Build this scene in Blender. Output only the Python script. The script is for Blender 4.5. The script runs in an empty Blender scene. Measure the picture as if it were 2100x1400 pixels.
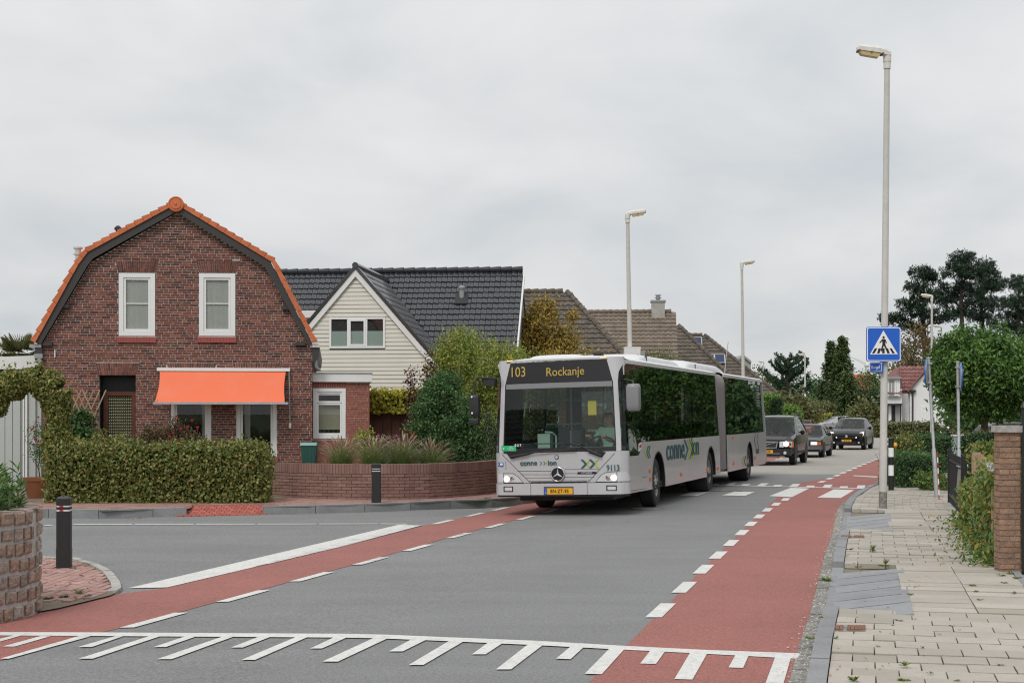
import bpy, math, random
import numpy as np
from mathutils import Vector, Matrix
random.seed(7); rng = np.random.default_rng(7)
SC = bpy.context.scene
COL = SC.collection
R = math.radians

# ------------------------------------------------------------------ camera
F, CX, HY, CH = 3000.0, 1050.0, 848.0, 1.84      # focal length in photo pixels, centre column, horizon row, eye height
cam_data = bpy.data.cameras.new('camera')
cam = bpy.data.objects.new('camera', cam_data); COL.objects.link(cam)
cam.location = (0, 0, CH); cam.rotation_euler = (R(90), 0, 0)
cam_data.sensor_width = 36.0; cam_data.lens = 36.0 * F / 2100.0
cam_data.shift_y = (HY - 700.0) / 2100.0
cam_data.clip_start = 0.1; cam_data.clip_end = 9000
SC.camera = cam
SC.view_settings.view_transform = 'Standard'; SC.view_settings.look = 'None'
SC.view_settings.exposure = 0.0; SC.view_settings.gamma = 1.0
SC.view_settings.use_curve_mapping = False
SC.render.engine = 'CYCLES'
SC.cycles.use_denoising = True; SC.cycles.filter_width = 1.15
SC.cycles.max_bounces = 7; SC.cycles.transparent_max_bounces = 14
SC.cycles.diffuse_bounces = 3; SC.cycles.glossy_bounces = 3
SC.cycles.caustics_reflective = False; SC.cycles.caustics_refractive = False

# ------------------------------------------------------------------ overcast sky and soft sun
SUN_EL, SUN_AZ = R(48), R(205)       # azimuth from +Y (view direction) clockwise: behind the camera, a little to the left
world = bpy.data.worlds.new('World'); SC.world = world; world.use_nodes = True
nt = world.node_tree; nt.nodes.clear()
def N(t, **k):
    n = nt.nodes.new(t)
    for a, b in k.items(): setattr(n, a, b)
    return n
L = lambda a, b: nt.links.new(a, b)
out = N('ShaderNodeOutputWorld'); bg = N('ShaderNodeBackground'); L(bg.outputs[0], out.inputs[0])
bg.inputs[1].default_value = 0.1
sky = N('ShaderNodeTexSky'); sky.sky_type = 'NISHITA'; sky.sun_disc = False
sky.sun_elevation = SUN_EL; sky.sun_rotation = SUN_AZ
tc = N('ShaderNodeTexCoord'); sep = N('ShaderNodeSeparateXYZ'); L(tc.outputs['Generated'], sep.inputs[0])
def mth(op, a, b=None):
    n = N('ShaderNodeMath', operation=op)
    for i, q in enumerate((a, b)):
        if q is None: continue
        if isinstance(q, (int, float)): n.inputs[i].default_value = q
        else: L(q, n.inputs[i])
    return n.outputs[0]
zc = mth('ADD', mth('MAXIMUM', sep.outputs[2], 0.0), 0.32)
px_, py_ = mth('DIVIDE', sep.outputs[0], zc), mth('DIVIDE', sep.outputs[1], zc)
cmb = N('ShaderNodeCombineXYZ'); L(px_, cmb.inputs[0]); L(py_, cmb.inputs[1])
n1 = N('ShaderNodeTexNoise'); L(cmb.outputs[0], n1.inputs['Vector'])
n1.inputs['Scale'].default_value = 1.9; n1.inputs['Detail'].default_value = 7; n1.inputs['Roughness'].default_value = 0.5; n1.inputs['Distortion'].default_value = 0.25
n2 = N('ShaderNodeTexNoise'); L(cmb.outputs[0], n2.inputs['Vector'])
n2.inputs['Scale'].default_value = 0.3; n2.inputs['Detail'].default_value = 3
rmp = N('ShaderNodeValToRGB'); L(n1.outputs['Fac'], rmp.inputs[0])
rmp.color_ramp.elements[0].position = 0.34; rmp.color_ramp.elements[0].color = (5.55, 5.9, 6.25, 1)
rmp.color_ramp.elements[1].position = 0.63; rmp.color_ramp.elements[1].color = (7.45, 7.45, 7.5, 1)
e = rmp.color_ramp.elements.new(0.47); e.color = (6.55, 6.7, 6.8, 1)
thin = N('ShaderNodeMapRange'); L(n2.outputs['Fac'], thin.inputs[0])
thin.inputs[1].default_value = 0.35; thin.inputs[2].default_value = 0.7; thin.inputs[3].default_value = 0.0; thin.inputs[4].default_value = 0.10
mx = N('ShaderNodeMix', data_type='RGBA'); L(thin.outputs[0], mx.inputs[0]); L(rmp.outputs[0], mx.inputs[6]); L(sky.outputs[0], mx.inputs[7])
# overcast skies brighten from the horizon to the zenith
lift = mth('MULTIPLY_ADD', mth('MAXIMUM', sep.outputs[2], 0.0), 0.55); lift.node.inputs[2].default_value = 0.99
mul = N('ShaderNodeMix', data_type='RGBA', blend_type='MULTIPLY'); mul.inputs[0].default_value = 1.0
L(mx.outputs[2], mul.inputs[6]); L(lift, mul.inputs[7])
L(mul.outputs[2], bg.inputs[0])
sun_d = bpy.data.lights.new('sun', 'SUN'); sun_d.energy = 1.5; sun_d.angle = R(18); sun_d.color = (1, 0.965, 0.92)
sun = bpy.data.objects.new('sun', sun_d); COL.objects.link(sun)
sd = Vector((math.sin(SUN_AZ) * math.cos(SUN_EL), math.cos(SUN_AZ) * math.cos(SUN_EL), math.sin(SUN_EL)))
sun.rotation_euler = sd.to_track_quat('Z', 'Y').to_euler(); sun.location = sd * 60

# ------------------------------------------------------------------ pixel -> place helpers
RA = R(14.6); RC = (-0.05, 16.0)
def tlat(x, y): return (x - RC[0]) * math.cos(RA) - (y - RC[1]) * math.sin(RA)
def zroad(x, y): return -0.02 * min(3.8, max(0.0, -tlat(x, y)))
def W(px, py, z=0.0):                       # a pixel of something lying at height z
    s = (py - HY) / (CH - z); return ((px - CX) / s, F / s)
def P(px, py):                              # a pixel of the road surface (with its crossfall)
    z = 0.0
    for _ in range(5):
        x, y = W(px, py, z); z = zroad(x, y)
    return (x, y)
def XA(px, Y): return (px - CX) * Y / F
def ZA(py, Y): return CH - (py - HY) * Y / F

# ------------------------------------------------------------------ materials
MATS = {}
def M(name, col=(.5, .5, .5), rough=.6, metal=0., cols=None, nz=None, bump=None, spec=.5, coat=0., emit=None, transl=0., tint=None, sheen=0):
    m = bpy.data.materials.new(name); m.use_nodes = True; MATS[name] = m
    t = m.node_tree; t.nodes.clear()
    def nn(ty, **k):
        n = t.nodes.new(ty)
        for a, b in k.items(): setattr(n, a, b)
        return n
    o = nn('ShaderNodeOutputMaterial'); b = nn('ShaderNodeBsdfPrincipled'); t.links.new(b.outputs[0], o.inputs[0])
    b.inputs['Roughness'].default_value = rough; b.inputs['Metallic'].default_value = metal
    b.inputs['Specular IOR Level'].default_value = spec
    b.inputs['Coat Weight'].default_value = coat; b.inputs['Coat Roughness'].default_value = 0.05
    c = None
    if cols:
        at = nn('ShaderNodeAttribute', attribute_name='rnd'); oi = nn('ShaderNodeObjectInfo')
        ad = nn('ShaderNodeMath', operation='ADD'); t.links.new(at.outputs['Fac'], ad.inputs[0]); t.links.new(oi.outputs['Random'], ad.inputs[1])
        fr = nn('ShaderNodeMath', operation='FRACT'); t.links.new(ad.outputs[0], fr.inputs[0])
        rp = nn('ShaderNodeValToRGB'); t.links.new(fr.outputs[0], rp.inputs[0])
        el = rp.color_ramp.elements
        while len(el) < len(cols): el.new(0.5)
        for i, q in enumerate(cols):
            el[i].position = i / max(1, len(cols) - 1); el[i].color = (*q, 1)
        c = rp.outputs[0]
    else:
        rg = nn('ShaderNodeRGB'); rg.outputs[0].default_value = (*col, 1); c = rg.outputs[0]
    geo = nn('ShaderNodeNewGeometry')
    def noise(scale, det=4, rgh=.6, stretch=None):
        v = geo.outputs['Position']
        if stretch:
            mp = nn('ShaderNodeMapping'); t.links.new(v, mp.inputs[0]); mp.inputs['Scale'].default_value = stretch; v = mp.outputs[0]
        n = nn('ShaderNodeTexNoise'); t.links.new(v, n.inputs['Vector'])
        n.inputs['Scale'].default_value = scale; n.inputs['Detail'].default_value = det; n.inputs['Roughness'].default_value = rgh
        return n.outputs['Fac']
    for q in (nz or []):
        sc_, amt = q[0], q[1]; tc_ = q[2] if len(q) > 2 else None; st = q[3] if len(q) > 3 else None
        f = noise(sc_, stretch=st)
        mr = nn('ShaderNodeMapRange'); t.links.new(f, mr.inputs[0]); mr.inputs[1].default_value = .3; mr.inputs[2].default_value = .7
        if tc_ is None:                       # brighten / darken
            mr.inputs[3].default_value = 1 - amt; mr.inputs[4].default_value = 1 + amt
            mm = nn('ShaderNodeMix', data_type='RGBA', blend_type='MULTIPLY'); mm.inputs[0].default_value = 1
            t.links.new(c, mm.inputs[6]); t.links.new(mr.outputs[0], mm.inputs[7]); c = mm.outputs[2]
        else:                                 # blotches of another colour
            mr.inputs[1].default_value = .5; mr.inputs[2].default_value = .68
            mr.inputs[3].default_value = 0; mr.inputs[4].default_value = amt
            mm = nn('ShaderNodeMix', data_type='RGBA'); t.links.new(mr.outputs[0], mm.inputs[0])
            t.links.new(c, mm.inputs[6]); mm.inputs[7].default_value = (*tc_, 1); c = mm.outputs[2]
    t.links.new(c, b.inputs['Base Color'])
    if bump:
        bp = nn('ShaderNodeBump'); bp.inputs['Strength'].default_value = bump[1]; bp.inputs['Distance'].default_value = bump[2] if len(bump) > 2 else .01
        t.links.new(noise(bump[0], 5), bp.inputs['Height']); t.links.new(bp.outputs[0], b.inputs['Normal'])
    if emit: 
        b.inputs['Emission Color'].default_value = (*emit[0], 1); b.inputs['Emission Strength'].default_value = emit[1]
    if transl:
        tr = nn('ShaderNodeBsdfTranslucent'); t.links.new(c, tr.inputs[0])
        ms = nn('ShaderNodeMixShader'); ms.inputs[0].default_value = transl
        t.links.new(b.outputs[0], ms.inputs[1]); t.links.new(tr.outputs[0], ms.inputs[2]); t.links.new(ms.outputs[0], o.inputs[0])
    return m
def GLASS(name, tint=(.75, .85, .82), ior=1.5, rough=0.0):
    m = bpy.data.materials.new(name); m.use_nodes = True; MATS[name] = m
    t = m.node_tree; t.nodes.clear()
    o = t.nodes.new('ShaderNodeOutputMaterial'); mx_ = t.nodes.new('ShaderNodeMixShader')
    tr = t.nodes.new('ShaderNodeBsdfTransparent'); tr.inputs[0].default_value = (*tint, 1)
    gl = t.nodes.new('ShaderNodeBsdfGlossy'); gl.inputs['Roughness'].default_value = rough
    fr = t.nodes.new('ShaderNodeFresnel'); gg = t.nodes.new('ShaderNodeNewGeometry')
    mi = t.nodes.new('ShaderNodeMix'); mi.inputs[2].default_value = ior; mi.inputs[3].default_value = 1 / ior   # thin pane: same reflection from both sides
    t.links.new(gg.outputs['Backfacing'], mi.inputs[0]); t.links.new(mi.outputs[0], fr.inputs[0])
    t.links.new(fr.outputs[0], mx_.inputs[0]); t.links.new(tr.outputs[0], mx_.inputs[1]); t.links.new(gl.outputs[0], mx_.inputs[2])
    t.links.new(mx_.outputs[0], o.inputs[0]); return m

# ------------------------------------------------------------------ mesh building
class MB:
    def __init__(s): s.v = []; s.f = []; s.r = []
    def add(s, vs, fs, r=0.0):
        o = len(s.v); s.v.extend(tuple(map(float, p)) for p in vs)
        for f in fs: s.f.append(tuple(i + o for i in f)); s.r.append(r)
        return s
    BF = [(0, 3, 2, 1), (4, 5, 6, 7), (0, 1, 5, 4), (1, 2, 6, 5), (2, 3, 7, 6), (3, 0, 4, 7)]
    def box(s, x0, x1, y0, y1, z0, z1, r=0.0):
        return s.add([(x0, y0, z0), (x1, y0, z0), (x1, y1, z0), (x0, y1, z0), (x0, y0, z1), (x1, y0, z1), (x1, y1, z1), (x0, y1, z1)], s.BF, r)
    def obox(s, c, a, b, d, r=0.0):          # centre and three half axes
        c, a, b, d = map(Vector, (c, a, b, d))
        return s.add([c - a - b - d, c + a - b - d, c + a + b - d, c - a + b - d, c - a - b + d, c + a - b + d, c + a + b + d, c - a + b + d], s.BF, r)
    def slab(s, poly, z0, z1, r=0.0):        # horizontal polygon (xy) between two heights
        n = len(poly); ar = sum(poly[i][0] * poly[(i + 1) % n][1] - poly[(i + 1) % n][0] * poly[i][1] for i in range(n))
        zz = (lambda z: [z] * n if isinstance(z, (int, float)) else list(z))
        a, b = zz(z0), zz(z1)
        if ar < 0: poly = poly[::-1]; a = a[::-1]; b = b[::-1]
        vs = [(p[0], p[1], a[i]) for i, p in enumerate(poly)] + [(p[0], p[1], b[i]) for i, p in enumerate(poly)]
        fs = [tuple(range(n - 1, -1, -1)), tuple(range(n, 2 * n))] + [(i, (i + 1) % n, n + (i + 1) % n, n + i) for i in range(n)]
        return s.add(vs, fs, r)
    def prism(s, poly, vec, r=0.0):          # 3D polygon swept by vec
        n = len(poly); poly = [Vector(p) for p in poly]; vec = Vector(vec)
        nm = Vector((0, 0, 0))
        for i in range(n):
            a, b = poly[i], poly[(i + 1) % n]; nm += a.cross(b)
        if nm.dot(vec) > 0: poly = poly[::-1]
        vs = poly + [p + vec for p in poly]
        fs = [tuple(range(n)), tuple(range(2 * n - 1, n - 1, -1))] + [((i + 1) % n, i, n + i, n + (i + 1) % n) for i in range(n)]
        return s.add(vs, fs, r)
    def tube(s, pts, rad, n=8, r=0.0, cap=True):
        pts = [Vector(p) for p in pts]; m = len(pts)
        rad = [rad] * m if isinstance(rad, (int, float)) else list(rad)
        vs = []; ref = None
        for i, p in enumerate(pts):
            d = (pts[min(i + 1, m - 1)] - pts[max(i - 1, 0)]).normalized()
            if ref is None: ref = d.orthogonal().normalized()
            a = (ref - d * ref.dot(d))
            a = a.normalized() if a.length > 1e-5 else d.orthogonal().normalized()
            ref = a; b = d.cross(a)
            for k in range(n):
                q = 2 * math.pi * k / n; vs.append(p + (a * math.cos(q) + b * math.sin(q)) * rad[i])
        fs = [(i * n + k, i * n + (k + 1) % n, (i + 1) * n + (k + 1) % n, (i + 1) * n + k) for i in range(m - 1) for k in range(n)]
        if cap: fs += [tuple(range(n - 1, -1, -1)), tuple(range((m - 1) * n, m * n))]
        return s.add(vs, fs, r)
    def lathe(s, c, prof, n=24, axis='z', r=0.0, cap=True):   # prof: (radius, height) list
        vs = []
        for (q, hh) in prof:
            for k in range(n):
                t = 2 * math.pi * k / n; u, w = q * math.cos(t), q * math.sin(t)
                vs.append({'z': (c[0] + u, c[1] + w, c[2] + hh), 'y': (c[0] + u, c[1] + hh, c[2] - w), 'x': (c[0] + hh, c[1] + u, c[2] + w)}[axis])
        m = len(prof)
        fs = [(i * n + k, i * n + (k + 1) % n, (i + 1) * n + (k + 1) % n, (i + 1) * n + k) for i in range(m - 1) for k in range(n)]
        if cap: fs += [tuple(range(n - 1, -1, -1)), tuple(range((m - 1) * n, m * n))]
        return s.add(vs, fs, r)
    def build(s, name, mat, parent=None, smooth=False, kind=None):
        me = bpy.data.meshes.new(name); me.from_pydata(s.v, [], s.f)
        if any(s.r):
            at = me.attributes.new('rnd', 'FLOAT', 'FACE'); at.data.foreach_set('value', s.r)
        if mat: me.materials.append(MATS[mat] if isinstance(mat, str) else mat)
        if smooth:
            me.polygons.foreach_set('use_smooth', [True] * len(me.polygons))
            if smooth != 'all': me.set_sharp_from_angle(angle=R(smooth if smooth > 1 else 40))
        return link(name, me, parent, kind)
def link(name, me, parent=None, kind=None):
    o = bpy.data.objects.new(name, me); COL.objects.link(o)
    if parent: o.parent = parent
    if kind: o['kind'] = kind
    return o
def thing(name, label, cat, loc=(0, 0, 0), rz=0., group=None):
    o = bpy.data.objects.new(name, None); COL.objects.link(o); o.location = loc; o.rotation_euler = (0, 0, rz)
    o.empty_display_size = .2
    return tag(o, label, cat, group)
def tag(o, label, cat, group=None):
    o['label'] = label; o['category'] = cat
    if group: o['group'] = group
    return o
def struct(o, label=None):
    o['kind'] = 'structure'
    if label: o['label'] = label
    return o
def copy_tree(o, parent=None):
    c = o.copy(); COL.objects.link(c); c.parent = parent
    for ch in list(o.children): copy_tree(ch, c)
    return c
class Pieces:
    """alike pieces: the ones that show largest become objects, the rest one joined part"""
    def __init__(s): s.items = []
    def add(s, vs, fs, size=None):
        vs = np.array([tuple(p) for p in vs], float); c = vs.mean(0)
        if size is None: size = np.linalg.norm(vs.max(0) - vs.min(0)) / max(1.0, math.hypot(c[0], c[1]))
        s.items.append((size, vs, fs))
    def box(s, *a): m = MB().box(*a); s.add(m.v, m.f)
    def obox(s, *a): m = MB().obox(*a); s.add(m.v, m.f)
    def slab(s, *a): m = MB().slab(*a); s.add(m.v, m.f)
    def prism(s, *a): m = MB().prism(*a); s.add(m.v, m.f)
    def build(s, name, mat, parent, limit=300, rest=None, off=(0, 0, 0)):
        it = sorted(s.items, key=lambda q: -q[0]); off = np.array(off, float)
        for (_, vs, fs) in it[:limit]:
            c = vs.mean(0); me = bpy.data.meshes.new(name); me.from_pydata((vs - c).tolist(), [], fs)
            me.materials.append(MATS[mat]); o = link(name, me, parent); o.location = c - off
        if it[limit:]:
            b = MB()
            for (_, vs, fs) in it[limit:]: b.add(vs - off, fs, random.random())
            b.build(rest or ('far_' + name + 's'), mat, parent, kind='stuff')
def clip(poly, a, b, c):                    # keep a*x+b*y+c >= 0
    o = []
    for i in range(len(poly)):
        p, q = poly[i], poly[(i + 1) % len(poly)]
        fp, fq = a * p[0] + b * p[1] + c, a * q[0] + b * q[1] + c
        if fp >= 0: o.append(p)
        if (fp >= 0) != (fq >= 0):
            t = fp / (fp - fq); o.append((p[0] + (q[0] - p[0]) * t, p[1] + (q[1] - p[1]) * t))
    return o
def sheet(name, poly, dz, mat, parent=None, flat=None):
    """a ground sheet that follows the road's crossfall"""
    b = MB(); ca, sa = math.cos(RA), math.sin(RA)
    k = -RC[0] * ca + RC[1] * sa                     # t = ca*x - sa*y + k
    n = len(poly); ar = sum(poly[i][0] * poly[(i + 1) % n][1] - poly[(i + 1) % n][0] * poly[i][1] for i in range(n))
    if ar < 0: poly = poly[::-1]
    if flat is not None: parts = [poly]
    else: parts = [clip(poly, ca, -sa, k), clip(clip(poly, -ca, sa, -k), ca, -sa, k + 3.8), clip(poly, -ca, sa, -k - 3.8)]
    for q in parts:
        if len(q) > 2: b.add([(x, y, (flat if flat is not None else zroad(x, y)) + dz) for x, y in q], [tuple(range(len(q)))])
    return b.build(name, mat, parent)
def text_mesh(txt, size, font_extrude=0.002, bold=0.0, space=1.0):
    cu = bpy.data.curves.new('lettering', 'FONT'); cu.body = txt; cu.size = size; cu.extrude = font_extrude
    cu.align_x = 'CENTER'; cu.align_y = 'CENTER'; cu.offset = bold; cu.space_character = space; cu.resolution_u = 3
    o = bpy.data.objects.new('lettering', cu); COL.objects.link(o)
    bpy.context.view_layer.update()
    me = bpy.data.meshes.new_from_object(o.evaluated_get(bpy.context.evaluated_depsgraph_get()))
    bpy.data.objects.remove(o); bpy.data.curves.remove(cu); return me
def lettering(txt, size, mat, parent, loc, xdir, zdir, bold=0.0, space=1.0, sx=1.0, ext=.002, name='lettering'):
    me = text_mesh(txt, size, ext, bold, space); me.materials.clear(); me.materials.append(MATS[mat])
    x = Vector(xdir).normalized(); z = Vector(zdir).normalized(); y = z; nrm = x.cross(z)
    m = Matrix(((x.x * sx, y.x, nrm.x, loc[0]), (x.y * sx, y.y, nrm.y, loc[1]), (x.z * sx, y.z, nrm.z, loc[2]), (0, 0, 0, 1)))
    me.transform(m); return link(name, me, parent)

# ------------------------------------------------------------------ foliage
def leaves(name, cen, axis, nrm, ln, wd, rnd, mat, parent=None, kind=None, fold=.25):
    n = len(cen); cen = np.asarray(cen, float)
    a = axis / (np.linalg.norm(axis, axis=1, keepdims=True) + 1e-9)
    u = np.cross(a, nrm); u /= (np.linalg.norm(u, axis=1, keepdims=True) + 1e-9)
    w = np.cross(u, a)
    ln = np.broadcast_to(np.asarray(ln, float), (n,))[:, None]; wd = np.broadcast_to(np.asarray(wd, float), (n,))[:, None]
    base = cen - a * ln * .5; tip = cen + a * ln * .5 - w * ln * .12
    mid = cen + a * ln * .02
    l = mid + u * wd * .5 + w * wd * fold; r_ = mid - u * wd * .5 + w * wd * fold
    co = np.stack([base, r_, tip, l], 1).reshape(-1, 3)
    idx = (np.arange(n) * 4)[:, None] + np.array([0, 1, 2, 0, 2, 3])[None]
    me = bpy.data.meshes.new(name); me.vertices.add(n * 4); me.loops.add(n * 6); me.polygons.add(n * 2)
    me.vertices.foreach_set('co', co.ravel().astype(np.float32)); me.loops.foreach_set('vertex_index', idx.ravel().astype(np.int32))
    me.polygons.foreach_set('loop_start', (np.arange(n * 2) * 3).astype(np.int32))
    me.update(calc_edges=True)
    at = me.attributes.new('rnd', 'FLOAT', 'FACE'); at.data.foreach_set('value', np.repeat(np.clip(rnd, .001, .999), 2).astype(np.float32))
    me.materials.append(MATS[mat] if isinstance(mat, str) else mat)
    return link(name, me, parent, kind)
def unit(n):
    v = rng.normal(size=(n, 3)); return v / np.linalg.norm(v, axis=1, keepdims=True)
def crown_points(ells, nclump, per, spread, shell=.55, flat=1.0):
    """clump centres inside a union of ellipsoids, biased to the outside, then leaves round each centre"""
    vol = np.array([e[3] * e[4] * e[5] for e in ells]) ** .7; k = rng.choice(len(ells), nclump, p=vol / vol.sum())
    E = np.array(ells, float)[k]
    d = unit(nclump); rr = shell + (1 - shell) * rng.random(nclump) ** .6
    rr *= 1 + rng.normal(0, .07, nclump)
    c = E[:, :3] + d * E[:, 3:6] * rr[:, None]
    pts = np.repeat(c, per, 0) + rng.normal(size=(nclump * per, 3)) * np.array([spread, spread, spread * flat])
    out = np.repeat(d, per, 0)
    cr = np.repeat(rng.random(nclump), per)
    return c, pts, out, cr
def bole(name_parent, base, top, r0, r1, mat, limbs=(), lean=.03, nseg=7):
    b = MB(); base = Vector(base); top = Vector(top); pts = []; rad = []
    for i in range(nseg + 1):
        t = i / nseg; p = base.lerp(top, t) + Vector((random.uniform(-lean, lean), random.uniform(-lean, lean), 0)) * (0 if i == 0 else 1)
        pts.append(p); rad.append((r0 * (1.35 if i == 0 else 1)) * (1 - t) + r1 * t)
    b.tube(pts, rad, 9)
    t_ = b.build('trunk', mat, name_parent, smooth=60)
    for q in limbs:
        q = Vector(q); hz = base.z + (top.z - base.z) * random.uniform(.45, .95)
        s = base.lerp(top, (hz - base.z) / max(.01, top.z - base.z)); m_ = s.lerp(q, .5) + Vector((random.uniform(-.1, .1), random.uniform(-.1, .1), random.uniform(0, .25))) * (q - s).length * .4
        MB().tube([s, m_, q], [r1 * .9, r1 * .55, r1 * .2], 6).build('limb', mat, name_parent, smooth=60)
def tree(name, label, cat, base, ells, nclump, per, spread, ln, wd, leafmat, r0=.12, barkmat='bark', group=None, nl=5, shell=.5, trunk_to=None, flat=1., updir=.4, clumpvar=.55, droop=0., trunk=True):
    t = thing(name, label, cat, base, 0, group); bx_, by_, bz_ = base
    ells = [(e[0] - bx_, e[1] - by_, e[2] - bz_, e[3], e[4], e[5]) for e in ells]
    c, pts, out, cr = crown_points(ells, nclump, per, spread, shell, flat); n = len(pts)
    keep = pts[:, 2] + bz_ > .02; pts, out, cr = pts[keep], out[keep], cr[keep]; n = len(pts)
    ax = unit(n) + out * .5 + np.array([0, 0, -droop]); nm = unit(n) * .8 + out * .6 + np.array([0, 0, updir])
    rnd = cr * clumpvar + rng.random(n) * (1 - clumpvar)
    sz = rng.uniform(.7, 1.25, n)
    leaves('crown', pts, ax, nm, ln * sz, wd * sz, rnd, leafmat, t)
    if trunk:
        tz = trunk_to if trunk_to else np.mean([e[2] for e in ells])
        tx, ty = np.average([(e[0], e[1]) for e in ells], axis=0, weights=[e[3] for e in ells]) if len(ells) > 1 else ells[0][:2]
        sel = c[rng.choice(len(c), min(nl, len(c)), replace=False)]
        bole(t, (0, 0, 0), (tx, ty, tz), r0, r0 * .45, barkmat, [tuple(q) for q in sel])
    return t
# ------------------------------------------------------------------ material library
M('grass', (.10, .14, .05), .9, nz=[(.4, .3), (6, .25)], bump=(30, .4))
M('soil', (.20, .165, .12), .95, nz=[(2, .25), (14, .3, (.10, .12, .05))], bump=(25, .5))
M('asphalt', (.192, .195, .190), .85, nz=[(.35, .08), (1.1, .07, None, (.3, 1.5, 1)), (3.5, .25, (.165, .166, .162)), (28, .20), (62, .34), (140, .30)], bump=(160, .35, .006))
M('asphalt_old', (.33, .31, .275), .9, nz=[(.5, .08), (40, .12)], bump=(120, .3, .005))
M('red_asphalt', (.30, .112, .092), .85, nz=[(.5, .10), (2.6, .4, (.255, .10, .085)), (28, .18), (62, .32), (150, .30)], bump=(160, .35, .006))
M('road_paint', (.66, .65, .62), .7, nz=[(3, .06), (13, .35, (.34, .34, .33)), (40, .5, (.33, .33, .32)), (90, .12)])
M('worn_paint', (.60, .59, .56), .8, nz=[(5, .9, (.20, .20, .20), (.4, 2.2, 1)), (60, .25)])
M('slab_beige', cols=[(.33, .30, .25), (.41, .375, .32), (.365, .33, .285), (.44, .40, .345), (.385, .352, .305)], rough=.85, nz=[(1.1, .10), (9, .16, (.24, .22, .18)), (70, .10)], bump=(90, .25, .004))
M('joint_sand', (.20, .18, .13), .95, nz=[(8, .3, (.10, .12, .05)), (40, .2)])
M('kerb_stone', cols=[(.20, .205, .21), (.26, .26, .265), (.23, .23, .235)], rough=.8, nz=[(3, .12), (40, .15)], bump=(60, .25))
M('ridge_black', (.030, .033, .040), .65)
M('gutter', cols=[(.20, .19, .175), (.25, .24, .215)], rough=.9, nz=[(18, .45), (60, .3)], bump=(40, .7, .015))
M('ramp_block', cols=[(.22, .225, .235), (.28, .285, .29), (.25, .25, .26)], rough=.75, nz=[(4, .12), (60, .1)], bump=(60, .2))
M('rust', (.20, .085, .05), .8, nz=[(20, .4)])
M('tile_red', cols=[(.28, .155, .13), (.36, .20, .165), (.32, .19, .16), (.31, .165, .135)], rough=.85, nz=[(2.5, .15), (12, .35, (.33, .28, .23))], bump=(50, .2))
M('brick_red_band', cols=[(.33, .085, .06), (.42, .12, .09), (.38, .10, .075)], rough=.8, nz=[(6, .15)])
M('brick_pink', cols=[(.30, .17, .145), (.38, .23, .20), (.35, .195, .165), (.42, .27, .24)], rough=.85, nz=[(4, .15), (25, .15)], bump=(40, .3))
M('mortar', (.47, .44, .40), .95, nz=[(12, .2)])
M('mortar_dark', (.36, .32, .28), .95, nz=[(12, .2)])
M('brick_house', cols=[(.065, .024, .019), (.115, .037, .026), (.20, .058, .036), (.14, .042, .029), (.25, .082, .048), (.09, .030, .022), (.165, .052, .035)], rough=.8, nz=[(.8, .14), (30, .2)], bump=(60, .3))
M('brick_wall', cols=[(.20, .112, .09), (.26, .15, .12), (.225, .125, .10), (.29, .17, .14)], rough=.85, nz=[(1.2, .15), (14, .35, (.27, .19, .155))], bump=(50, .3))
M('brick_annex', cols=[(.24, .065, .045), (.31, .095, .062), (.27, .08, .055)], rough=.8, nz=[(2, .12)])
M('brick_pillar', cols=[(.27, .155, .10), (.37, .23, .15), (.31, .18, .115), (.23, .14, .10)], rough=.9, nz=[(9, .25), (30, .35, (.36, .29, .22))], bump=(35, .8, .02))
M('concrete', (.40, .38, .35), .9, nz=[(4, .15), (25, .2)], bump=(40, .5))
M('granite', cols=[(.30, .20, .15), (.24, .21, .18), (.34, .24, .185), (.28, .19, .14), (.38, .35, .32), (.25, .18, .14)], rough=.85, nz=[(9, .28), (45, .35)], bump=(30, .9, .02))
M('orange_tile', cols=[(.50, .125, .045), (.60, .165, .06), (.54, .14, .055)], rough=.6, nz=[(5, .15)])
M('bargeboard', (.045, .04, .038), .5)
M('white_paint', (.76, .755, .74), .4, nz=[(2, .03)])
M('white_upvc', (.80, .80, .79), .3)
M('sill_red', (.31, .075, .06), .6, nz=[(8, .1)])
M('door_wood', (.14, .04, .022), .4, nz=[(6, .2)])
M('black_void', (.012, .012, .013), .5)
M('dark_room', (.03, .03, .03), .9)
M('curtain', (.50, .49, .455), .9, nz=[(2.5, .08, None, (6, 1, .2))])
M('blind', (.50, .45, .35), .8)
M('awning', (.84, .185, .085), .75, nz=[(1.6, .5, (.80, .235, .135)), (220, .06)])
M('awning_sun', (.85, .22, .10), .7)
M('aluminium', (.62, .62, .62), .35, metal=.6)
M('cream_siding', (.66, .63, .555), .5, nz=[(1.5, .03)])
M('black_tile', cols=[(.024, .026, .030), (.034, .036, .041), (.028, .031, .036)], rough=.27, spec=.7, coat=.35)
M('brown_tile', cols=[(.09, .075, .062), (.125, .105, .088), (.105, .088, .072), (.14, .115, .09)], rough=.85, nz=[(3, .2)])
M('brown_tile_light', cols=[(.15, .12, .092), (.20, .165, .13), (.175, .14, .11)], rough=.85, nz=[(3, .15), (5, .3, (.24, .12, .06))])
M('red_roof_tile', cols=[(.17, .07, .062), (.24, .105, .095), (.20, .09, .085)], rough=.7, nz=[(3, .15)])
M('grey_trim', (.30, .305, .31), .6)
M('render_white', (.74, .74, .73), .8, nz=[(1, .04)])
M('render_grey', (.36, .36, .35), .8)
M('orange_wall', (.48, .25, .15), .8, nz=[(2, .1)])
M('zinc', (.42, .44, .45), .45, metal=.7)
M('galvanised', (.46, .48, .48), .5, metal=.5, nz=[(10, .12)])
M('black_metal', (.018, .019, .02), .4)
M('black_plastic', (.02, .02, .021), .5, nz=[(20, .15)])
M('mirror_black', (.03, .03, .032), .3)
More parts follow.
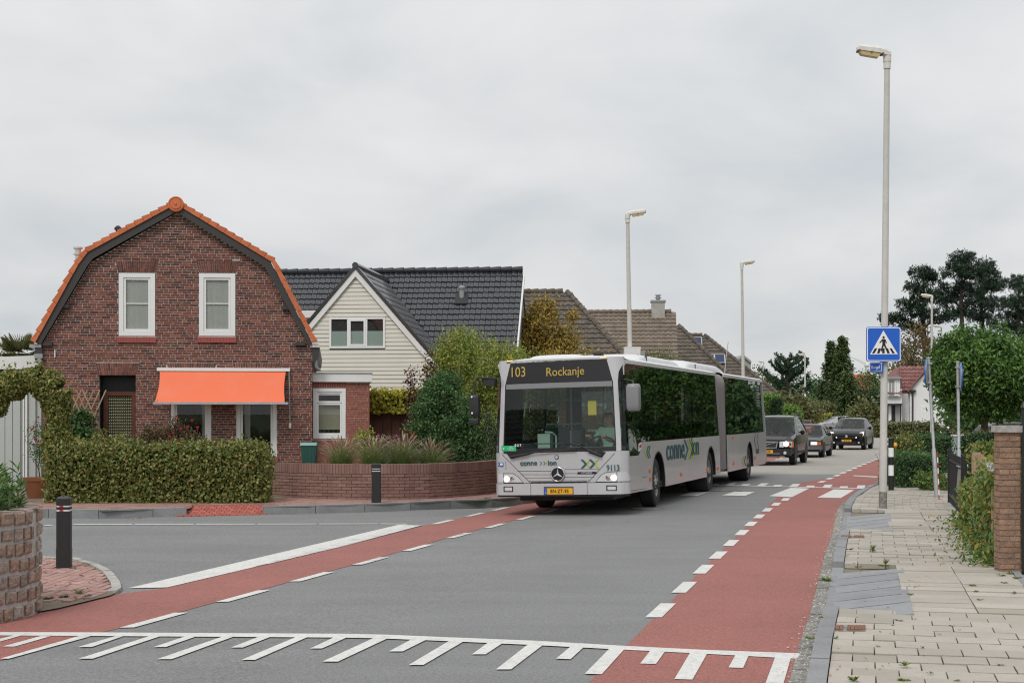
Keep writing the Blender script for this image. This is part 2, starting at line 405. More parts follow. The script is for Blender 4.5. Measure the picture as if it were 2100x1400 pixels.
M('pole_grey', (.55, .535, .50), .55, nz=[(6, .06), (5, .22, (.42, .40, .37))])
M('lamp_body', (.68, .66, .63), .5, nz=[(10, .1)])
M('lamp_glass', (.62, .50, .27), .25)
M('sign_blue', (.012, .12, .58), .35)
M('sign_white', (.85, .85, .85), .4)
M('sign_black', (.012, .012, .012), .5)
M('bin_green', (.012, .075, .058), .45)
M('bin_lid', (.05, .22, .18), .35)
M('paint_red', (.5, .03, .03), .4)
M('shed_white', (.46, .48, .46), .6, nz=[(1, .05)])
M('terracotta', (.38, .15, .07), .8)
M('wood_post', cols=[(.33, .22, .13), (.40, .28, .17)], rough=.85, nz=[(5, .2, None, (12, 12, 1))])
M('wood_brown', cols=[(.12, .055, .038), (.17, .08, .055), (.145, .068, .047)], rough=.8)
M('bark', (.10, .08, .06), .95, nz=[(8, .3)], bump=(20, .8, .03))
M('bark_pine', (.05, .038, .03), .95, nz=[(5, .3)])
M('solar', (.02, .035, .10), .2)
M('turbine', (.72, .74, .76), .5)
def LEAF(n, cols, tr=.28, rough=.45, spec=.4, k=1.65): M(n, cols=[tuple(min(.8, q * k) for q in c) for c in cols], rough=rough, transl=tr, spec=spec)
LEAF('leaf_hedge', [(.035, .055, .014), (.055, .085, .02), (.095, .13, .032), (.15, .17, .045), (.17, .14, .05), (.20, .21, .065)])
LEAF('leaf_arch', [(.05, .075, .02), (.085, .115, .03), (.15, .165, .04), (.19, .155, .05), (.23, .23, .07)])
LEAF('leaf_green', [(.018, .045, .016), (.03, .068, .022), (.045, .09, .028), (.065, .115, .035)], k=2.1)
LEAF('leaf_dark', [(.012, .03, .012), (.022, .048, .018), (.035, .065, .022)])
LEAF('leaf_laurel', [(.035, .08, .025), (.06, .12, .035), (.10, .165, .055), (.13, .19, .07)], rough=.5)
LEAF('leaf_lime', [(.075, .105, .022), (.12, .155, .03), (.19, .20, .04), (.27, .235, .045), (.10, .14, .03)], k=2.2)
LEAF('leaf_gold', [(.10, .085, .022), (.16, .12, .026), (.23, .15, .03), (.11, .11, .03), (.32, .21, .04)], k=2.1)
LEAF('leaf_olive', [(.07, .085, .03), (.105, .115, .045), (.14, .13, .055)])
LEAF('leaf_yellow', [(.16, .17, .025), (.26, .25, .03), (.34, .29, .04)])
LEAF('leaf_purple', [(.035, .012, .014), (.06, .018, .02), (.09, .03, .028)])
LEAF('leaf_red', [(.10, .05, .03), (.06, .07, .03), (.13, .06, .035), (.05, .075, .03)])
LEAF('leaf_acer', [(.024, .055, .016), (.04, .085, .02), (.065, .125, .026), (.10, .175, .03), (.045, .09, .02)], k=1.95)
LEAF('leaf_pine', [(.010, .022, .012), (.016, .034, .018), (.026, .05, .024)], tr=.1)
LEAF('leaf_conifer', [(.022, .046, .018), (.036, .068, .024), (.06, .09, .03), (.09, .11, .036)], tr=.15)
LEAF('leaf_bronze', [(.09, .06, .03), (.12, .085, .035), (.065, .07, .028), (.15, .085, .04)])
LEAF('leaf_fresh', [(.07, .13, .025), (.11, .19, .035), (.15, .24, .05)])
LEAF('leaf_vine', [(.04, .085, .02), (.065, .125, .028), (.10, .17, .04), (.15, .21, .06), (.30, .20, .035)], k=1.4)
LEAF('blade', [(.08, .13, .035), (.12, .17, .05), (.17, .20, .07)])
LEAF('plume', [(.17, .115, .08), (.22, .155, .11), (.27, .20, .15)], tr=.3)
LEAF('petal_red', [(.45, .02, .03), (.55, .04, .06)], k=1.)
LEAF('petal_pink', [(.55, .10, .28), (.45, .12, .38)], k=1.)
LEAF('petal_white', [(.75, .75, .72), (.68, .68, .66)], k=1.)
LEAF('dead_leaf', [(.22, .09, .04), (.30, .14, .06), (.16, .09, .05)])
M('hedge_core', (.018, .024, .010), .95)
GLASS('glass_clear', (.80, .86, .84))
GLASS('glass_window', (.90, .92, .91), 1.5)
GLASS('glass_bus', (.52, .60, .56), 1.42, .012)
GLASS('glass_windscreen', (.84, .92, .89), 1.58)
GLASS('glass_car', (.62, .68, .66), 1.5)
# ------------------------------------------------------------------ the ground
g = MB().add([(-4000, -3000, -.11), (4000, -3000, -.11), (4000, 6000, -.11), (-4000, 6000, -.11)], [(0, 1, 2, 3)]).build('ground', 'grass'); struct(g, 'flat grassy land reaching to the horizon')
def slope_pt(D, off, sl=.26): return (off + sl * (D - 16), D)
# asphalt: the main road and the side street that joins it from the left
road = sheet('road', [(-60, 4), (-1.5, 4), (1.6, 4), (2.1, 10.2), (3.95, 17.5), (6.3, 27.0), (8.4, 33.6), (10.3, 39), (12.2, 44.6), (5.2, 44.6), (2.6, 34), (.9, 31.2), (-.6, 29.6), (-3.5, 28.6), (-9, 28.0), (-60, 27.0)], 0.0, 'asphalt')
struct(road, 'grey asphalt road with a side street joining it')
far_road = sheet('far_road', [(5.2, 44.6), (12.2, 44.6), (17.3, 60), (25.5, 84), (36, 112), (70, 150), (70, 168), (-30, 168), (-30, 150), (18, 150), (21, 110), (15.6, 80), (9.2, 57)], 0.0, 'asphalt_old')
struct(far_road, 'pale worn asphalt beyond the crossing')
# cycle lanes (red asphalt)
rl_out = [(1627, 1400), (1645, 1333), (1677, 1213), (1700, 1130), (1728, 1043), (1742, 1018), (1762, 1002)]
rl_in = [(1207, 1400), (1290, 1318), (1376, 1233), (1440, 1167), (1512, 1098), (1560, 1051), (1626, 992)]
RO = [W(*q) for q in rl_out]; RI = [W(*q) for q in rl_in]
def ext(p, q, k): return (p[0] + (p[0] - q[0]) * k, p[1] + (p[1] - q[1]) * k)
RO = [ext(RO[0], RO[1], 3.0)] + RO; RI = [ext(RI[0], RI[2], 1.0)] + RI
lane = sheet('cycle_lane', RI + [(9.35, 42.4), (11.0, 47.6), (15.2, 60.6), (22.6, 82), (24.0, 81.6), (16.7, 60.2), (12.55, 47.2), (10.7, 41.6), (9.3, 37.5)] + RO[::-1], .004, 'red_asphalt')
struct(lane, 'red asphalt cycle lane along the right side of the road')
ll_in = [(0, 1355), (100, 1322), (245, 1288), (442, 1235), (593, 1193), (720, 1159), (824, 1130), (913, 1104), (991, 1083), (1057, 1066)]
ll_out = [(0, 1272), (243, 1218), (343, 1205), (700, 1121.5), (873, 1076.7), (960, 1058), (1010, 1048)]
LI = [P(*q) for q in ll_in]; LO = [P(*q) for q in ll_out]
LI = [ext(LI[0], LI[2], 1.5)] + LI + [slope_pt(34, LI[-1][0] - .27 * (LI[-1][1] - 16), .27), (9.4, 57 - 2.6), (15.4, 76)]
LO = [ext(LO[0], LO[1], 2.5)] + LO + [(LI[-3][0] - 1.12, 34.3), (8.2, 54.8), (14.2, 76.5)]
lane2 = sheet('cycle_lane_left', LI + LO[::-1], .004, 'red_asphalt'); struct(lane2, 'red asphalt cycle lane along the left side of the road')

# painted markings
def para(bl, L_, wd, dirv, lat):            # dash from its near corner
    d = Vector(dirv); l_ = Vector(lat)
    p = Vector(bl); return [tuple(p), tuple(p + l_ * wd), tuple(p + l_ * wd + d * L_), tuple(p + d * L_)]
dR = Vector((.245, 1)).normalized(); dL = Vector((.269, 1)).normalized()
for q in [(1323, 1266.7), (1376.7, 1216), (1420, 1176.7), (1453, 1146), (1481.7, 1120), (1506, 1097.7), (1526, 1079), (1544, 1063), (1562, 1049), (1581, 1037), (1601, 1027)]:
    sheet('dash_marking', para(W(*q), 1.0, .15, dR, (1, 0)), .009, 'road_paint', road)
p0 = Vector(W(1663, 1002)); pend = Vector((22.6, 82)); dF = Vector((.32, 1)).normalized(); k = 0
for (a, b) in (((8.2, 39.0), (15.2, 60.6)), ((15.2, 60.6), (22.6, 82))):
    a, b = Vector(a), Vector(b); n_ = int((b - a).length / 2.0)
    for i in range(n_):
        p = a.lerp(b, i / n_); sheet('dash_marking', para((p.x - .07, p.y), 1.0, .16, (b - a).normalized(), (1, 0)), .009, 'road_paint', road)
for i, q in enumerate(ll_in[2:]):
    sheet('dash_marking', para(P(*q), 1.0, .13, dL, (1, 0)), .009, 'worn_paint' if i in (3, 5, 6, 7) else 'road_paint', road)
for i in range(4):
    p = Vector(LI[10]) + dL * (1.9 * (i + 1)); sheet('dash_marking', para((p.x, p.y), 1.0, .13, dL, (1, 0)), .009, 'road_paint', road)
for (a, b) in (((9.4, 54.4), (15.4, 76)),):
    a, b = Vector(a), Vector(b)
    for i in range(11):
        p = a.lerp(b, i / 11); sheet('dash_marking', para((p.x - .05, p.y), 1.0, .14, (b - a).normalized(), (1, 0)), .009, 'road_paint', road)
for q in [(883, 1075), (953, 1059), (1006, 1047)]:
    sheet('dash_marking', para(P(*q), 1.0, .12, dL, (1, 0)), .009, 'road_paint', road)
# broad band across the mouth of the side street
sheet('stop_band', [P(263, 1206.7), P(343, 1205), P(700, 1121.5), P(866, 1077.5), P(817, 1076.5), P(700, 1104)], .009, 'road_paint', road)
sheet('stop_band_wear', [P(520, 1163), P(560, 1155), P(700, 1121), P(866, 1077.5), P(840, 1077), P(700, 1112)], .0115, 'worn_paint', road)
# thin dashed line along the side street
for i in range(9):
    x0 = 148 + (i - 1) * 126.3 - (38 if i == 0 else 0); yy = 1077.4 if i == 0 else 1075.6 - .25 * i
    a, b = P(max(x0, 88), yy + .9), P(x0 + 121, yy + .8 - .1)
    if i > 5: b = (min(b[0], P(835, 1075)[0]), b[1])
    if b[0] > a[0]: sheet('line_marking', [a, b, (b[0], b[1] + .14), (a[0], a[1] + .14)], .009, 'road_paint', road)
# speed-table teeth, near edge
top = [(0, 1297), (240, 1298), (480, 1299.5), (700, 1300.5), (900, 1307), (1100, 1315), (1290, 1326), (1450, 1334), (1643, 1341)]
bot = [(0, 1304), (240, 1305.5), (480, 1307), (700, 1308.5), (900, 1315), (1100, 1324), (1290, 1334), (1450, 1342), (1634, 1352)]
sheet('tooth_line', [P(*q) for q in top] + [P(*q) for q in bot[::-1]], .009, 'road_paint', road)
teeth = [  # top-left, top-right, bottom-right, bottom-left in the photograph
 ((28, 1304), (45, 1304), (-15, 1321), (-40, 1321)), ((85, 1305), (103, 1306), (30, 1327), (5, 1327)), ((163, 1305), (185, 1306), (18, 1352), (0, 1352)), ((235, 1306), (252, 1306), (188, 1328), (160, 1328)), ((305, 1306), (328, 1306), (190, 1352), (161, 1352)),
 ((380, 1306), (400, 1307), (340, 1328), (315, 1328)), ((455, 1307), (478, 1307), (352, 1353), (322, 1353)), ((530, 1307), (555, 1307), (498, 1329), (474, 1329)), ((608, 1307), (632, 1307), (523, 1354.5), (495, 1354.5)), ((685, 1308), (712, 1308), (660, 1331), (636, 1331)),
 ((765, 1310), (793, 1311), (693, 1358), (661, 1358)), ((842, 1313), (872, 1314), (826, 1337), (798, 1337)), ((920, 1316), (950, 1317), (868, 1365), (838, 1365)), ((1000, 1319.5), (1029, 1321), (996, 1343), (968, 1343)), ((1082, 1323), (1112, 1325), (1048, 1374), (1017, 1374)), ((1170, 1327), (1197, 1328.5), (1170, 1353), (1140, 1352)),
 ((1250, 1331), (1280, 1333), (1234, 1384), (1199, 1383)), ((1333, 1336), (1363, 1338), (1345, 1363), (1313, 1362)), ((1415, 1340), (1450, 1342), (1420, 1395), (1383, 1394)), ((1508, 1345), (1535, 1346), (1524, 1371), (1494, 1370)), ((1590, 1348), (1622, 1350), (1607, 1402), (1570, 1402))]
for q in teeth: sheet('tooth_marking', [P(*z) for z in q], .0095, 'road_paint', road)
# speed-table teeth, far edge, and the zebra blocks
fa, fb = Vector(W(1560, 997.5)), Vector(W(1778, 1002.5)); fz = (fb - fa)
fn = Vector((-fz.y, fz.x)).normalized()
fa = fa - fz * .9
sheet('tooth_line', [tuple(fa), tuple(fa + fz * 1.9), tuple(fa + fz * 1.9 + fn * .28), tuple(fa + fn * .28)], .009, 'road_paint', road)
fd = Vector((.26, 1)).normalized()
for i in range(12):
    p = fa + fz * 1.9 * ((i + .5) / 12); l_ = 1.5 if i % 2 else .8
    sheet('tooth_marking', para((p.x, p.y + .2), l_, .2, fd, (1, 0)), .0095, 'road_paint', road)
for q in ([(1577, 1017.5), (1624, 1019.5), (1660, 1001.5), (1621, 1000.5)], [(1676, 1020.5), (1724, 1021.5), (1752, 1005), (1710, 1003.5)], [(1480, 1016), (1528, 1017), (1548, 1009), (1507, 1008)], [(1390, 1016), (1430, 1017), (1455, 1008.5), (1420, 1007.5)]):
    sheet('zebra_block', [W(*z) for z in q], .0092, 'road_paint', road)
sheet('zebra_block', [W(*z) for z in [(1748, 976), (1800, 979.5), (1798, 977), (1752, 974.6)]], .0092, 'worn_paint', road)
# manhole covers
for (px_m, py_m) in ((1330, 1042), (1490, 1006)):
    c = W(px_m, py_m); b = MB(); b.lathe((0, 0, 0), [(.36, .0), (.36, .012), (.30, .012), (.30, .007), (.001, .007)], 24)
    o = b.build('manhole_cover', 'gutter'); o.location = (c[0], c[1], zroad(*c) + .002); tag(o, 'round iron manhole cover in the asphalt beside the bus' if px_m < 1400 else 'round iron manhole cover beside the zebra crossing', 'manhole cover')

# ---- right pavement
KL = [W(1658, 1400), W(1673, 1325), W(1690, 1266.7), W(1706.7, 1171.7), W(1715, 1130), W(1725, 1096.7), W(1730, 1056.7), W(1733, 1043), W(1743, 1028), W(1763, 1014), W(1777, 1006), (9.48, 37.8), (11.2, 42.0), (13.1, 47.6), (17.2, 60.2), (24.4, 81)]
KL = [ext(KL[0], KL[1], 2.2)] + KL
def walk(pl, step, start=0.0):               # points every step metres along a polyline, with directions
    o = []; acc = start; pos = 0.
    for a, b in zip(pl[:-1], pl[1:]):
        a, b = Vector(a), Vector(b); l_ = (b - a).length
        while acc <= pos + l_:
            o.append((a.lerp(b, (acc - pos) / l_), (b - a).normalized(), acc)); acc += step
        pos += l_
    return o
right_pav = sheet('pavement', [(q[0] + .1, q[1]) for q in KL] + [(28, 80), (19.5, 60), (15.6, 47), (13.2, 40), (9.6, 31.5), (7.25, 23.5), (5.75, 17.2), (4.95, 14.1), (3.2, 7.5)], .022, 'joint_sand', flat=0.0)
struct(right_pav, 'beige paved footpath on the right with weeds in its joints')
PZ = .085
kp = Pieces(); kk = walk(KL, 1.0)
def in_ramp(y): return 13.05 < y < 17.05 or 22.1 < y < 26.6
for (p, d, s_), (p2, d2, _) in zip(kk[:-1], kk[1:]):
    r_ = Vector((d.y, -d.x)); r2 = Vector((d2.y, -d2.x)); g_ = d * .008
    top_ = PZ + .018 + random.uniform(-.006, .006) if not in_ramp((p.y + p2.y) / 2) else .035
    kp.slab([tuple(p + g_), tuple(p2 - g_), tuple(p2 - g_ + r2 * .13), tuple(p + g_ + r_ * .13)], -.05, top_)
kp.build('kerb_stone', 'kerb_stone', right_pav)
gp = Pieces(); kk = walk(KL[:12], .5)
for (p, d, s_), (p2, d2, _) in zip(kk[:-1], kk[1:]):
    r_ = Vector((d.y, -d.x)); wd = .13 if p.y < 30 else .1; g_ = d * .006
    gp.slab([tuple(p + g_ - r_ * wd), tuple(p2 - g_ - r_ * wd), tuple(p2 - g_ - r_ * .004), tuple(p + g_ - r_ * .004)], -.05, .012 + random.uniform(-.004, .004))
gp.build('gutter_stone', 'gutter', right_pav)
# slabs
EDGE = [(3.2, 7.5), (4.95, 14.1), (5.75, 17.2), (7.25, 23.5), (9.2, 30.5), (13.2, 40), (15.6, 47), (19.5, 60)]
def edge_x(y):
    for a, b in zip(EDGE[:-1], EDGE[1:]):
        if a[1] <= y <= b[1]: return a[0] + (b[0] - a[0]) * (y - a[1]) / (b[1] - a[1])
    return 20.
sp = Pieces(); rows = walk([(q[0] + .137, q[1]) for q in KL], .312)
wv = lambda y, k: .006 * math.sin(y * 1.7 + k) + .004 * math.sin(y * 4.1 + 2 * k)
for i, ((p, d, s_), (p2, d2, _)) in enumerate(zip(rows[:-1], rows[1:])):
    if p.y < 9.2 or p.y > 52: continue
    r_ = Vector((d.y, -d.x)); r2 = Vector((d2.y, -d2.x)); wide = in_ramp(p.y - .1)
    w_max = (edge_x(p.y) - p.x) * d.y + .05; sw = .62 if wide else .312
    x = -(.156 if (i % 2 and not wide) else 0); j = 0
    ramp_to = .58 if wide else 0
    x = ramp_to if wide else x
    while x < w_max - .08:
        a = max(0.0, x) + .005; b = min(x + sw, w_max) - .005
        if b - a > .05:
            z = PZ + random.gauss(0, .0028) + wv(p.y, x); tl = random.gauss(0, .002)
            q = [p + r_ * a + d * .005, p + r_ * b + d * .005, p2 + r2 * b - d * .005, p2 + r2 * a - d * .005]
            sp.slab([tuple(v) for v in q], .03, [z, z + tl, z + tl, z])
        x += sw; j += 1
sp.build('paving_slab', 'slab_beige', right_pav, 300, 'far_paving')
# edging band on the garden side
ep = Pieces()
for (p, d, s_), (p2, d2, _) in zip(*(lambda q: (q[:-1], q[1:]))(walk(EDGE, 1.0))):
    r_ = Vector((d.y, -d.x))
    if p.y > 8: ep.slab([tuple(p + d * .01 + r_ * .05), tuple(p2 - d * .01 + r_ * .05), tuple(p2 - d * .01 + r_ * .13), tuple(p + d * .01 + r_ * .13)], .0, PZ + .006)
ep.build('edging_stone', 'kerb_stone', right_pav)
# the two dropped crossings: sloping grey blocks
for cs, n_ in ([(1706.7, 1172), (1852, 1171), (1874, 1268), (1690, 1268)], 6), ([(1730, 1057), (1825, 1056), (1831, 1093), (1725, 1097)], 5):
    fl, fr_, nr, nl_ = [Vector(W(q[0], q[1], .05)) for q in cs]; rp = Pieces()
    for i in range(n_):
        a, b = i / n_ + .006, (i + 1) / n_ - .006; sk = .06
        q = [nl_.lerp(fl, a), nr.lerp(fr_, min(1, a + (sk if i else 0))), nr.lerp(fr_, min(1, b + (sk if i < n_ - 1 else 0))), nl_.lerp(fl, b)]
        rp.slab([tuple(v) for v in q], -.02, [.030, PZ + .004, PZ + .004, .030])
    rp.build('ramp_block', 'ramp_block', right_pav)
# drain grates
for (x0, y0, x1, y1, lb) in ((1690, 1280, 1775, 1293, 'rusty street drain grate before the nearer dropped kerb'), (1724, 1096, 1772, 1101.5, 'rusty street drain grate before the farther dropped kerb')):
    a, b = Vector(W(x0, y1, .09)), Vector(W(x1, y1, .09)); dd = Vector((.245, 1)).normalized(); ln_ = .34 if x0 < 1700 else .36
    t = thing('drain_grate', lb, 'drain', (a.x, a.y, .0)); wv_ = (b - a)
    MB().slab([(0, 0), tuple(wv_), tuple(wv_ + dd * ln_), tuple(dd * ln_)], .02, PZ + .004).build('frame', 'gutter', t)
    for i in range(11):
        if i == 5: continue
        c0 = wv_ * ((i + .07) / 11); c1 = wv_ * ((i + .93) / 11)
        MB().slab([tuple(c0 + dd * .04), tuple(c1 + dd * .04), tuple(c1 + dd * (ln_ - .04)), tuple(c0 + dd * (ln_ - .04))], PZ - .01, PZ + .014).build('bar', 'rust', t)
# gravel strip and gardens right
gs = sheet('garden_right', [(x + .13, y) for x, y in EDGE] + [(60, 60), (40, 7.5)], .055, 'soil', flat=0.0); struct(gs, 'garden soil beside the right footpath')

# ---- left pavement
KB = [P(-260, 1068), (P(90, 1061)), P(215, 1063), P(327, 1059.5), P(379, 1058.5), P(545, 1054.7), P(631, 1053), P(711, 1050.7), P(793, 1048), P(864, 1045), P(927, 1041.5), P(980, 1040), P(1040, 1036), P(1095, 1031), (1.5, 33), (3.0, 37.5), (5.2, 44.6)]
LZ = .075
def zl(x, y): return LZ
RAMP = (P(383, 1058)[0], P(538, 1054.5)[0])
left_pav = sheet('pavement_left', KB[:4] + [P(383, 1058.3), (RAMP[0], 28.25), (RAMP[1], 28.4), P(538, 1054.8)] + KB[5:] + [(3.5, 46), (.5, 36.5), (-1.2, 34.5), (-3.5, 33.2), (-20, 33.2)], LZ - .012, 'joint_sand', flat=0.0); struct(left_pav, 'red tiled footpath in front of the brick house')
kp = Pieces()
i5 = 5; kk = walk(KB[:4] + [P(383, 1058.3)], 1.0); kk.append((Vector(P(383, 1058.3)), kk[-1][1], 0)); kk2 = walk([P(540, 1054.8)] + KB[5:], 1.0)
for (p, d, s_), (p2, d2, _) in list(zip(kk[:-1], kk[1:])) + list(zip(kk2[:-1], kk2[1:])):
    l_ = Vector((-d.y, d.x)); l2 = Vector((-d2.y, d2.x)); g_ = d * .006
    kp.slab([tuple(p + g_), tuple(p2 - g_), tuple(p2 - g_ + l2 * .16), tuple(p + g_ + l_ * .16)], -.15, LZ + .012)
kp.build('kerb_stone', 'kerb_stone', left_pav)
tp = Pieces(); bp_ = Pieces()
for row in range(13):
    ln_ = walk(KB, .302 if row else .212)
    o0 = .17 + (row * .302 - .19 if row else 0.); o1 = o0 + (.302 if row else .107)
    for i, ((p, d, s_), (p2, d2, _)) in enumerate(zip(ln_[:-1], ln_[1:])):
        if p.x < -11 or (p.y > 33.5 and row > 4): continue
        l_ = Vector((-d.y, d.x)); l2 = Vector((-d2.y, d2.x)); st = d * (.15 if row % 2 else 0)
        q = [p + st + l_ * (o0 + .004) + d * .004, p2 + st + l2 * (o0 + .004) - d * .004, p2 + st + l2 * (o1 - .004) - d * .004, p + st + l_ * (o1 - .004) + d * .004]
        if row < 4 and q[1].x > RAMP[0] and q[0].x < RAMP[1] and q[0].y < 28.3: continue
        z = LZ + random.gauss(0, .002); (tp if row else bp_).slab([tuple(v) for v in q], .02, z)
for i in range(12):                           # brick dropped kerb
    for j in range(10):
        x0 = RAMP[0] - .16 + i * (RAMP[1] - RAMP[0] + .26) / 12; x1 = x0 + (RAMP[1] - RAMP[0] + .26) / 12 - .008; y0 = 27.27 + .5 * (x0 - RAMP[0]) / (RAMP[1] - RAMP[0]) + j * .108
        zf = lambda y: -.06 + (LZ + .06) * min(1, max(0, (y - 27.32 - .5 * (x0 - RAMP[0]) / (RAMP[1] - RAMP[0])) / .7))
        zf = (lambda y, x0=x0: -.06 + (LZ + .06) * min(1, max(0, (y - 27.32 - .5 * (x0 - RAMP[0]) / (RAMP[1] - RAMP[0])) / .7)))
        bp_.slab([(x0 + (.07 if j % 2 else 0), y0), (x1 + (.07 if j % 2 else 0), y0), (x1 + (.07 if j % 2 else 0), y0 + .1), (x0 + (.07 if j % 2 else 0), y0 + .1)], -.12, [zf(y0), zf(y0), zf(y0 + .1), zf(y0 + .1)])
tp.build('paving_tile', 'tile_red', left_pav, 300, 'far_paving')
bp_.build('paving_brick', 'brick_red_band', left_pav, 300, 'far_brick_band')
gl = sheet('garden_left', [(-40, 29.4), (-9.4, 29.4), (-9.3, 29.9), (-4.9, 29.9), (-4.6, 31.2), (-2.6, 30.6), (-1.3, 31.6), (.4, 33.6), (3.5, 46), (12, 75), (-40, 75)], .078, 'soil', flat=0.0); struct(gl, 'garden soil round the houses on the left')

# ---- paved corner island with the stone planter
IS = [P(-60, 1150), P(85, 1145), P(150, 1148), P(195, 1158), P(228, 1176), P(246, 1198), P(249, 1213), P(225, 1224), P(120, 1250), P(0, 1271), P(-120, 1290)]
IS += [(-9, 10.5), (-9, 16)]
isl = sheet('corner_paving', IS, .02, 'soil', flat=-.076); struct(isl, 'pinkish brick corner island beside the stone planter')
tk = MB()
ip = Pieces(); c0 = Vector((-5.74, 13.9))
def inside(p, poly):
    r_ = False
    for i in range(len(poly)):
        a, b = poly[i], poly[i - 1]
        if (a[1] > p[1]) != (b[1] > p[1]) and p[0] < (b[0] - a[0]) * (p[1] - a[1]) / (b[1] - a[1]) + a[0]: r_ = not r_
    return r_
for i in range(46):
    for j in range(24):
        x0 = -7.2 + i * .105; y0 = 14.2 + j * .212 + (.106 if i % 2 else 0)
        q = [(x0, y0), (x0 + .097, y0), (x0 + .097, y0 + .204), (x0, y0 + .204)]
        sk = [(a + .12 * math.sin((b - 14) * .45) , b) for a, b in q]
        m_ = (sum(a for a, b in sk) / 4, sum(b for a, b in sk) / 4)
        ok = all(inside((a + (a - m_[0]) * .6, b + (b - m_[1]) * .25), IS[:9] + [(-9, 14.4), (-9, 18)]) for a, b in sk) and (Vector(m_) - c0).length > 1.2 and m_[1] > 14.75 + (m_[0] + 4.4) * -.25
        if ok: ip.slab(sk, -.1, -.048 + random.gauss(0, .0025))
ip.build('paving_brick', 'brick_pink', isl)
kp = Pieces()
for (p, d, s_), (p2, d2, _) in zip(*(lambda q: (q[:-1], q[1:]))(walk(IS[1:8], .3))):
    r_ = Vector((-d.y, d.x)) * -1
    kp.slab([tuple(p + d * .006 - r_ * .0), tuple(p2 - d * .006), tuple(p2 - d * .006 + r_ * .10), tuple(p + d * .006 + r_ * .10)], -.1, -.035 + random.uniform(-.008, .004))
kp.build('edge_stone', 'concrete', isl)
# ------------------------------------------------------------------ buildings
class Frame:
    """an upright facade plane: pixels on it become (u, z)"""
    def __init__(s, px0, D0, ang):
        s.X0, s.Y0 = XA(px0, D0), D0; s.c, s.s = math.cos(R(ang)), math.sin(R(ang)); s.ang = R(ang)
    def u(s, px):
        k = (px - CX) / F; return (s.X0 - k * s.Y0) / (k * s.s - s.c)
    def D(s, px): return s.Y0 + s.u(px) * s.s
    def uz(s, px, py): return (s.u(px), ZA(py, s.D(px)))
    def thing(s, name, label, cat, group=None): return thing(name, label, cat, (s.X0, s.Y0, 0), s.ang, group)
    def off(s): return (s.X0, s.Y0, 0)
    def world(s, u, v, z): return (s.X0 + u * s.c - v * s.s, s.Y0 + u * s.s + v * s.c, z)
def span_at(poly, z):
    xs = []
    for i in range(len(poly)):
        a, b = poly[i], poly[(i + 1) % len(poly)]
        if (a[1] > z) != (b[1] > z): xs.append(a[0] + (b[0] - a[0]) * (z - a[1]) / (b[1] - a[1]))
    return (min(xs), max(xs)) if xs else None
def bricks(parent, poly, holes, v, mat, limit, BL=.21, BH=.050, J=.0125, prot=.006, world_off=(0, 30), rest='far_bricks', axis='u', jit=.0):
    pc = Pieces(); z = min(p[1] for p in poly); zt = max(p[1] for p in poly); row = 0
    while z + BH < zt:
        a, b = span_at(poly, z + .004) or (0, 0), span_at(poly, z + BH - .004) or (0, 0)
        lo, hi = max(a[0], b[0]), min(a[1], b[1]); iv = [(lo, hi)] if hi - lo > .05 else []
        for (hp) in holes:
            s1, s2 = span_at(hp, z + .01), span_at(hp, z + BH - .01)
            ss = [q for q in (s1, s2) if q]
            if not ss: continue
            h0, h1 = min(q[0] for q in ss), max(q[1] for q in ss); nv = []
            for (p, q) in iv:
                if h0 > p: nv.append((p, min(q, h0)))
                if h1 < q: nv.append((max(p, h1), q))
            iv = [q for q in nv if q[1] - q[0] > .03]
        for (p, q) in iv:
            st = [0, .5, .25, .75][row % 4] * (BL + J); x = math.floor((p - st) / (BL + J)) * (BL + J) + st; i = 0
            while x < q:
                pat = (int(round(x / (BL + J))) + row) % 5 == 0
                ends = [(x, x + BL)] if not pat else [(x, x + (BL - J) / 2), (x + (BL + J) / 2, x + BL)]
                for (e0, e1) in ends:
                    l_, h_ = max(e0, p), min(e1, q)
                    if h_ - l_ > .025:
                        m = MB(); pr = prot + random.uniform(-.003, .003); jj = random.gauss(0, jit) if jit else 0
                        if axis == 'u': m.box(l_, h_, v - pr, v + .03, z + jj, z + BH + jj)
                        else: m.box(v - .03, v + pr, l_, h_, z + jj, z + BH + jj)
                        pc.add(m.v, m.f, (h_ - l_) * (1 + .0 * random.random()) * (1 + random.random() * .02))
                x += BL + J
        z += BH + J; row += 1
    pc.build('brick', mat, parent, limit, rest); return pc
def soldier(parent, p_tl, p_tr, p_br, p_bl, n, v, mat, prot=.012, split=True, name='lintel_brick'):
    tl, tr, br, bl = (Vector((q[0], q[1])) for q in (p_tl, p_tr, p_br, p_bl)); pc = Pieces()
    for i in range(n):
        a, b = (i + .1) / n, (i + .9) / n
        cut = [(0, 1)] if not split else ([(0, .32), (.36, 1)] if i % 2 else [(0, .64), (.68, 1)])
        for (c, d) in cut:
            f = lambda s, t: bl.lerp(br, s).lerp(tl.lerp(tr, s), t)
            q = [f(a, c), f(b, c), f(b, d), f(a, d)]
            pc.prism([(w.x, v - prot, w.y) for w in q], (0, .05, 0))
    pc.build(name, mat, parent, 300)
def ring(b, u0, u1, z0, z1, w, v0, v1, wt=None):     # rectangular frame of four members
    wt = wt or w
    b.box(u0, u0 + w, v0, v1, z0, z1); b.box(u1 - w, u1, v0, v1, z0, z1)
    b.box(u0 + w, u1 - w, v0, v1, z1 - wt, z1); b.box(u0 + w, u1 - w, v0, v1, z0, z0 + w)
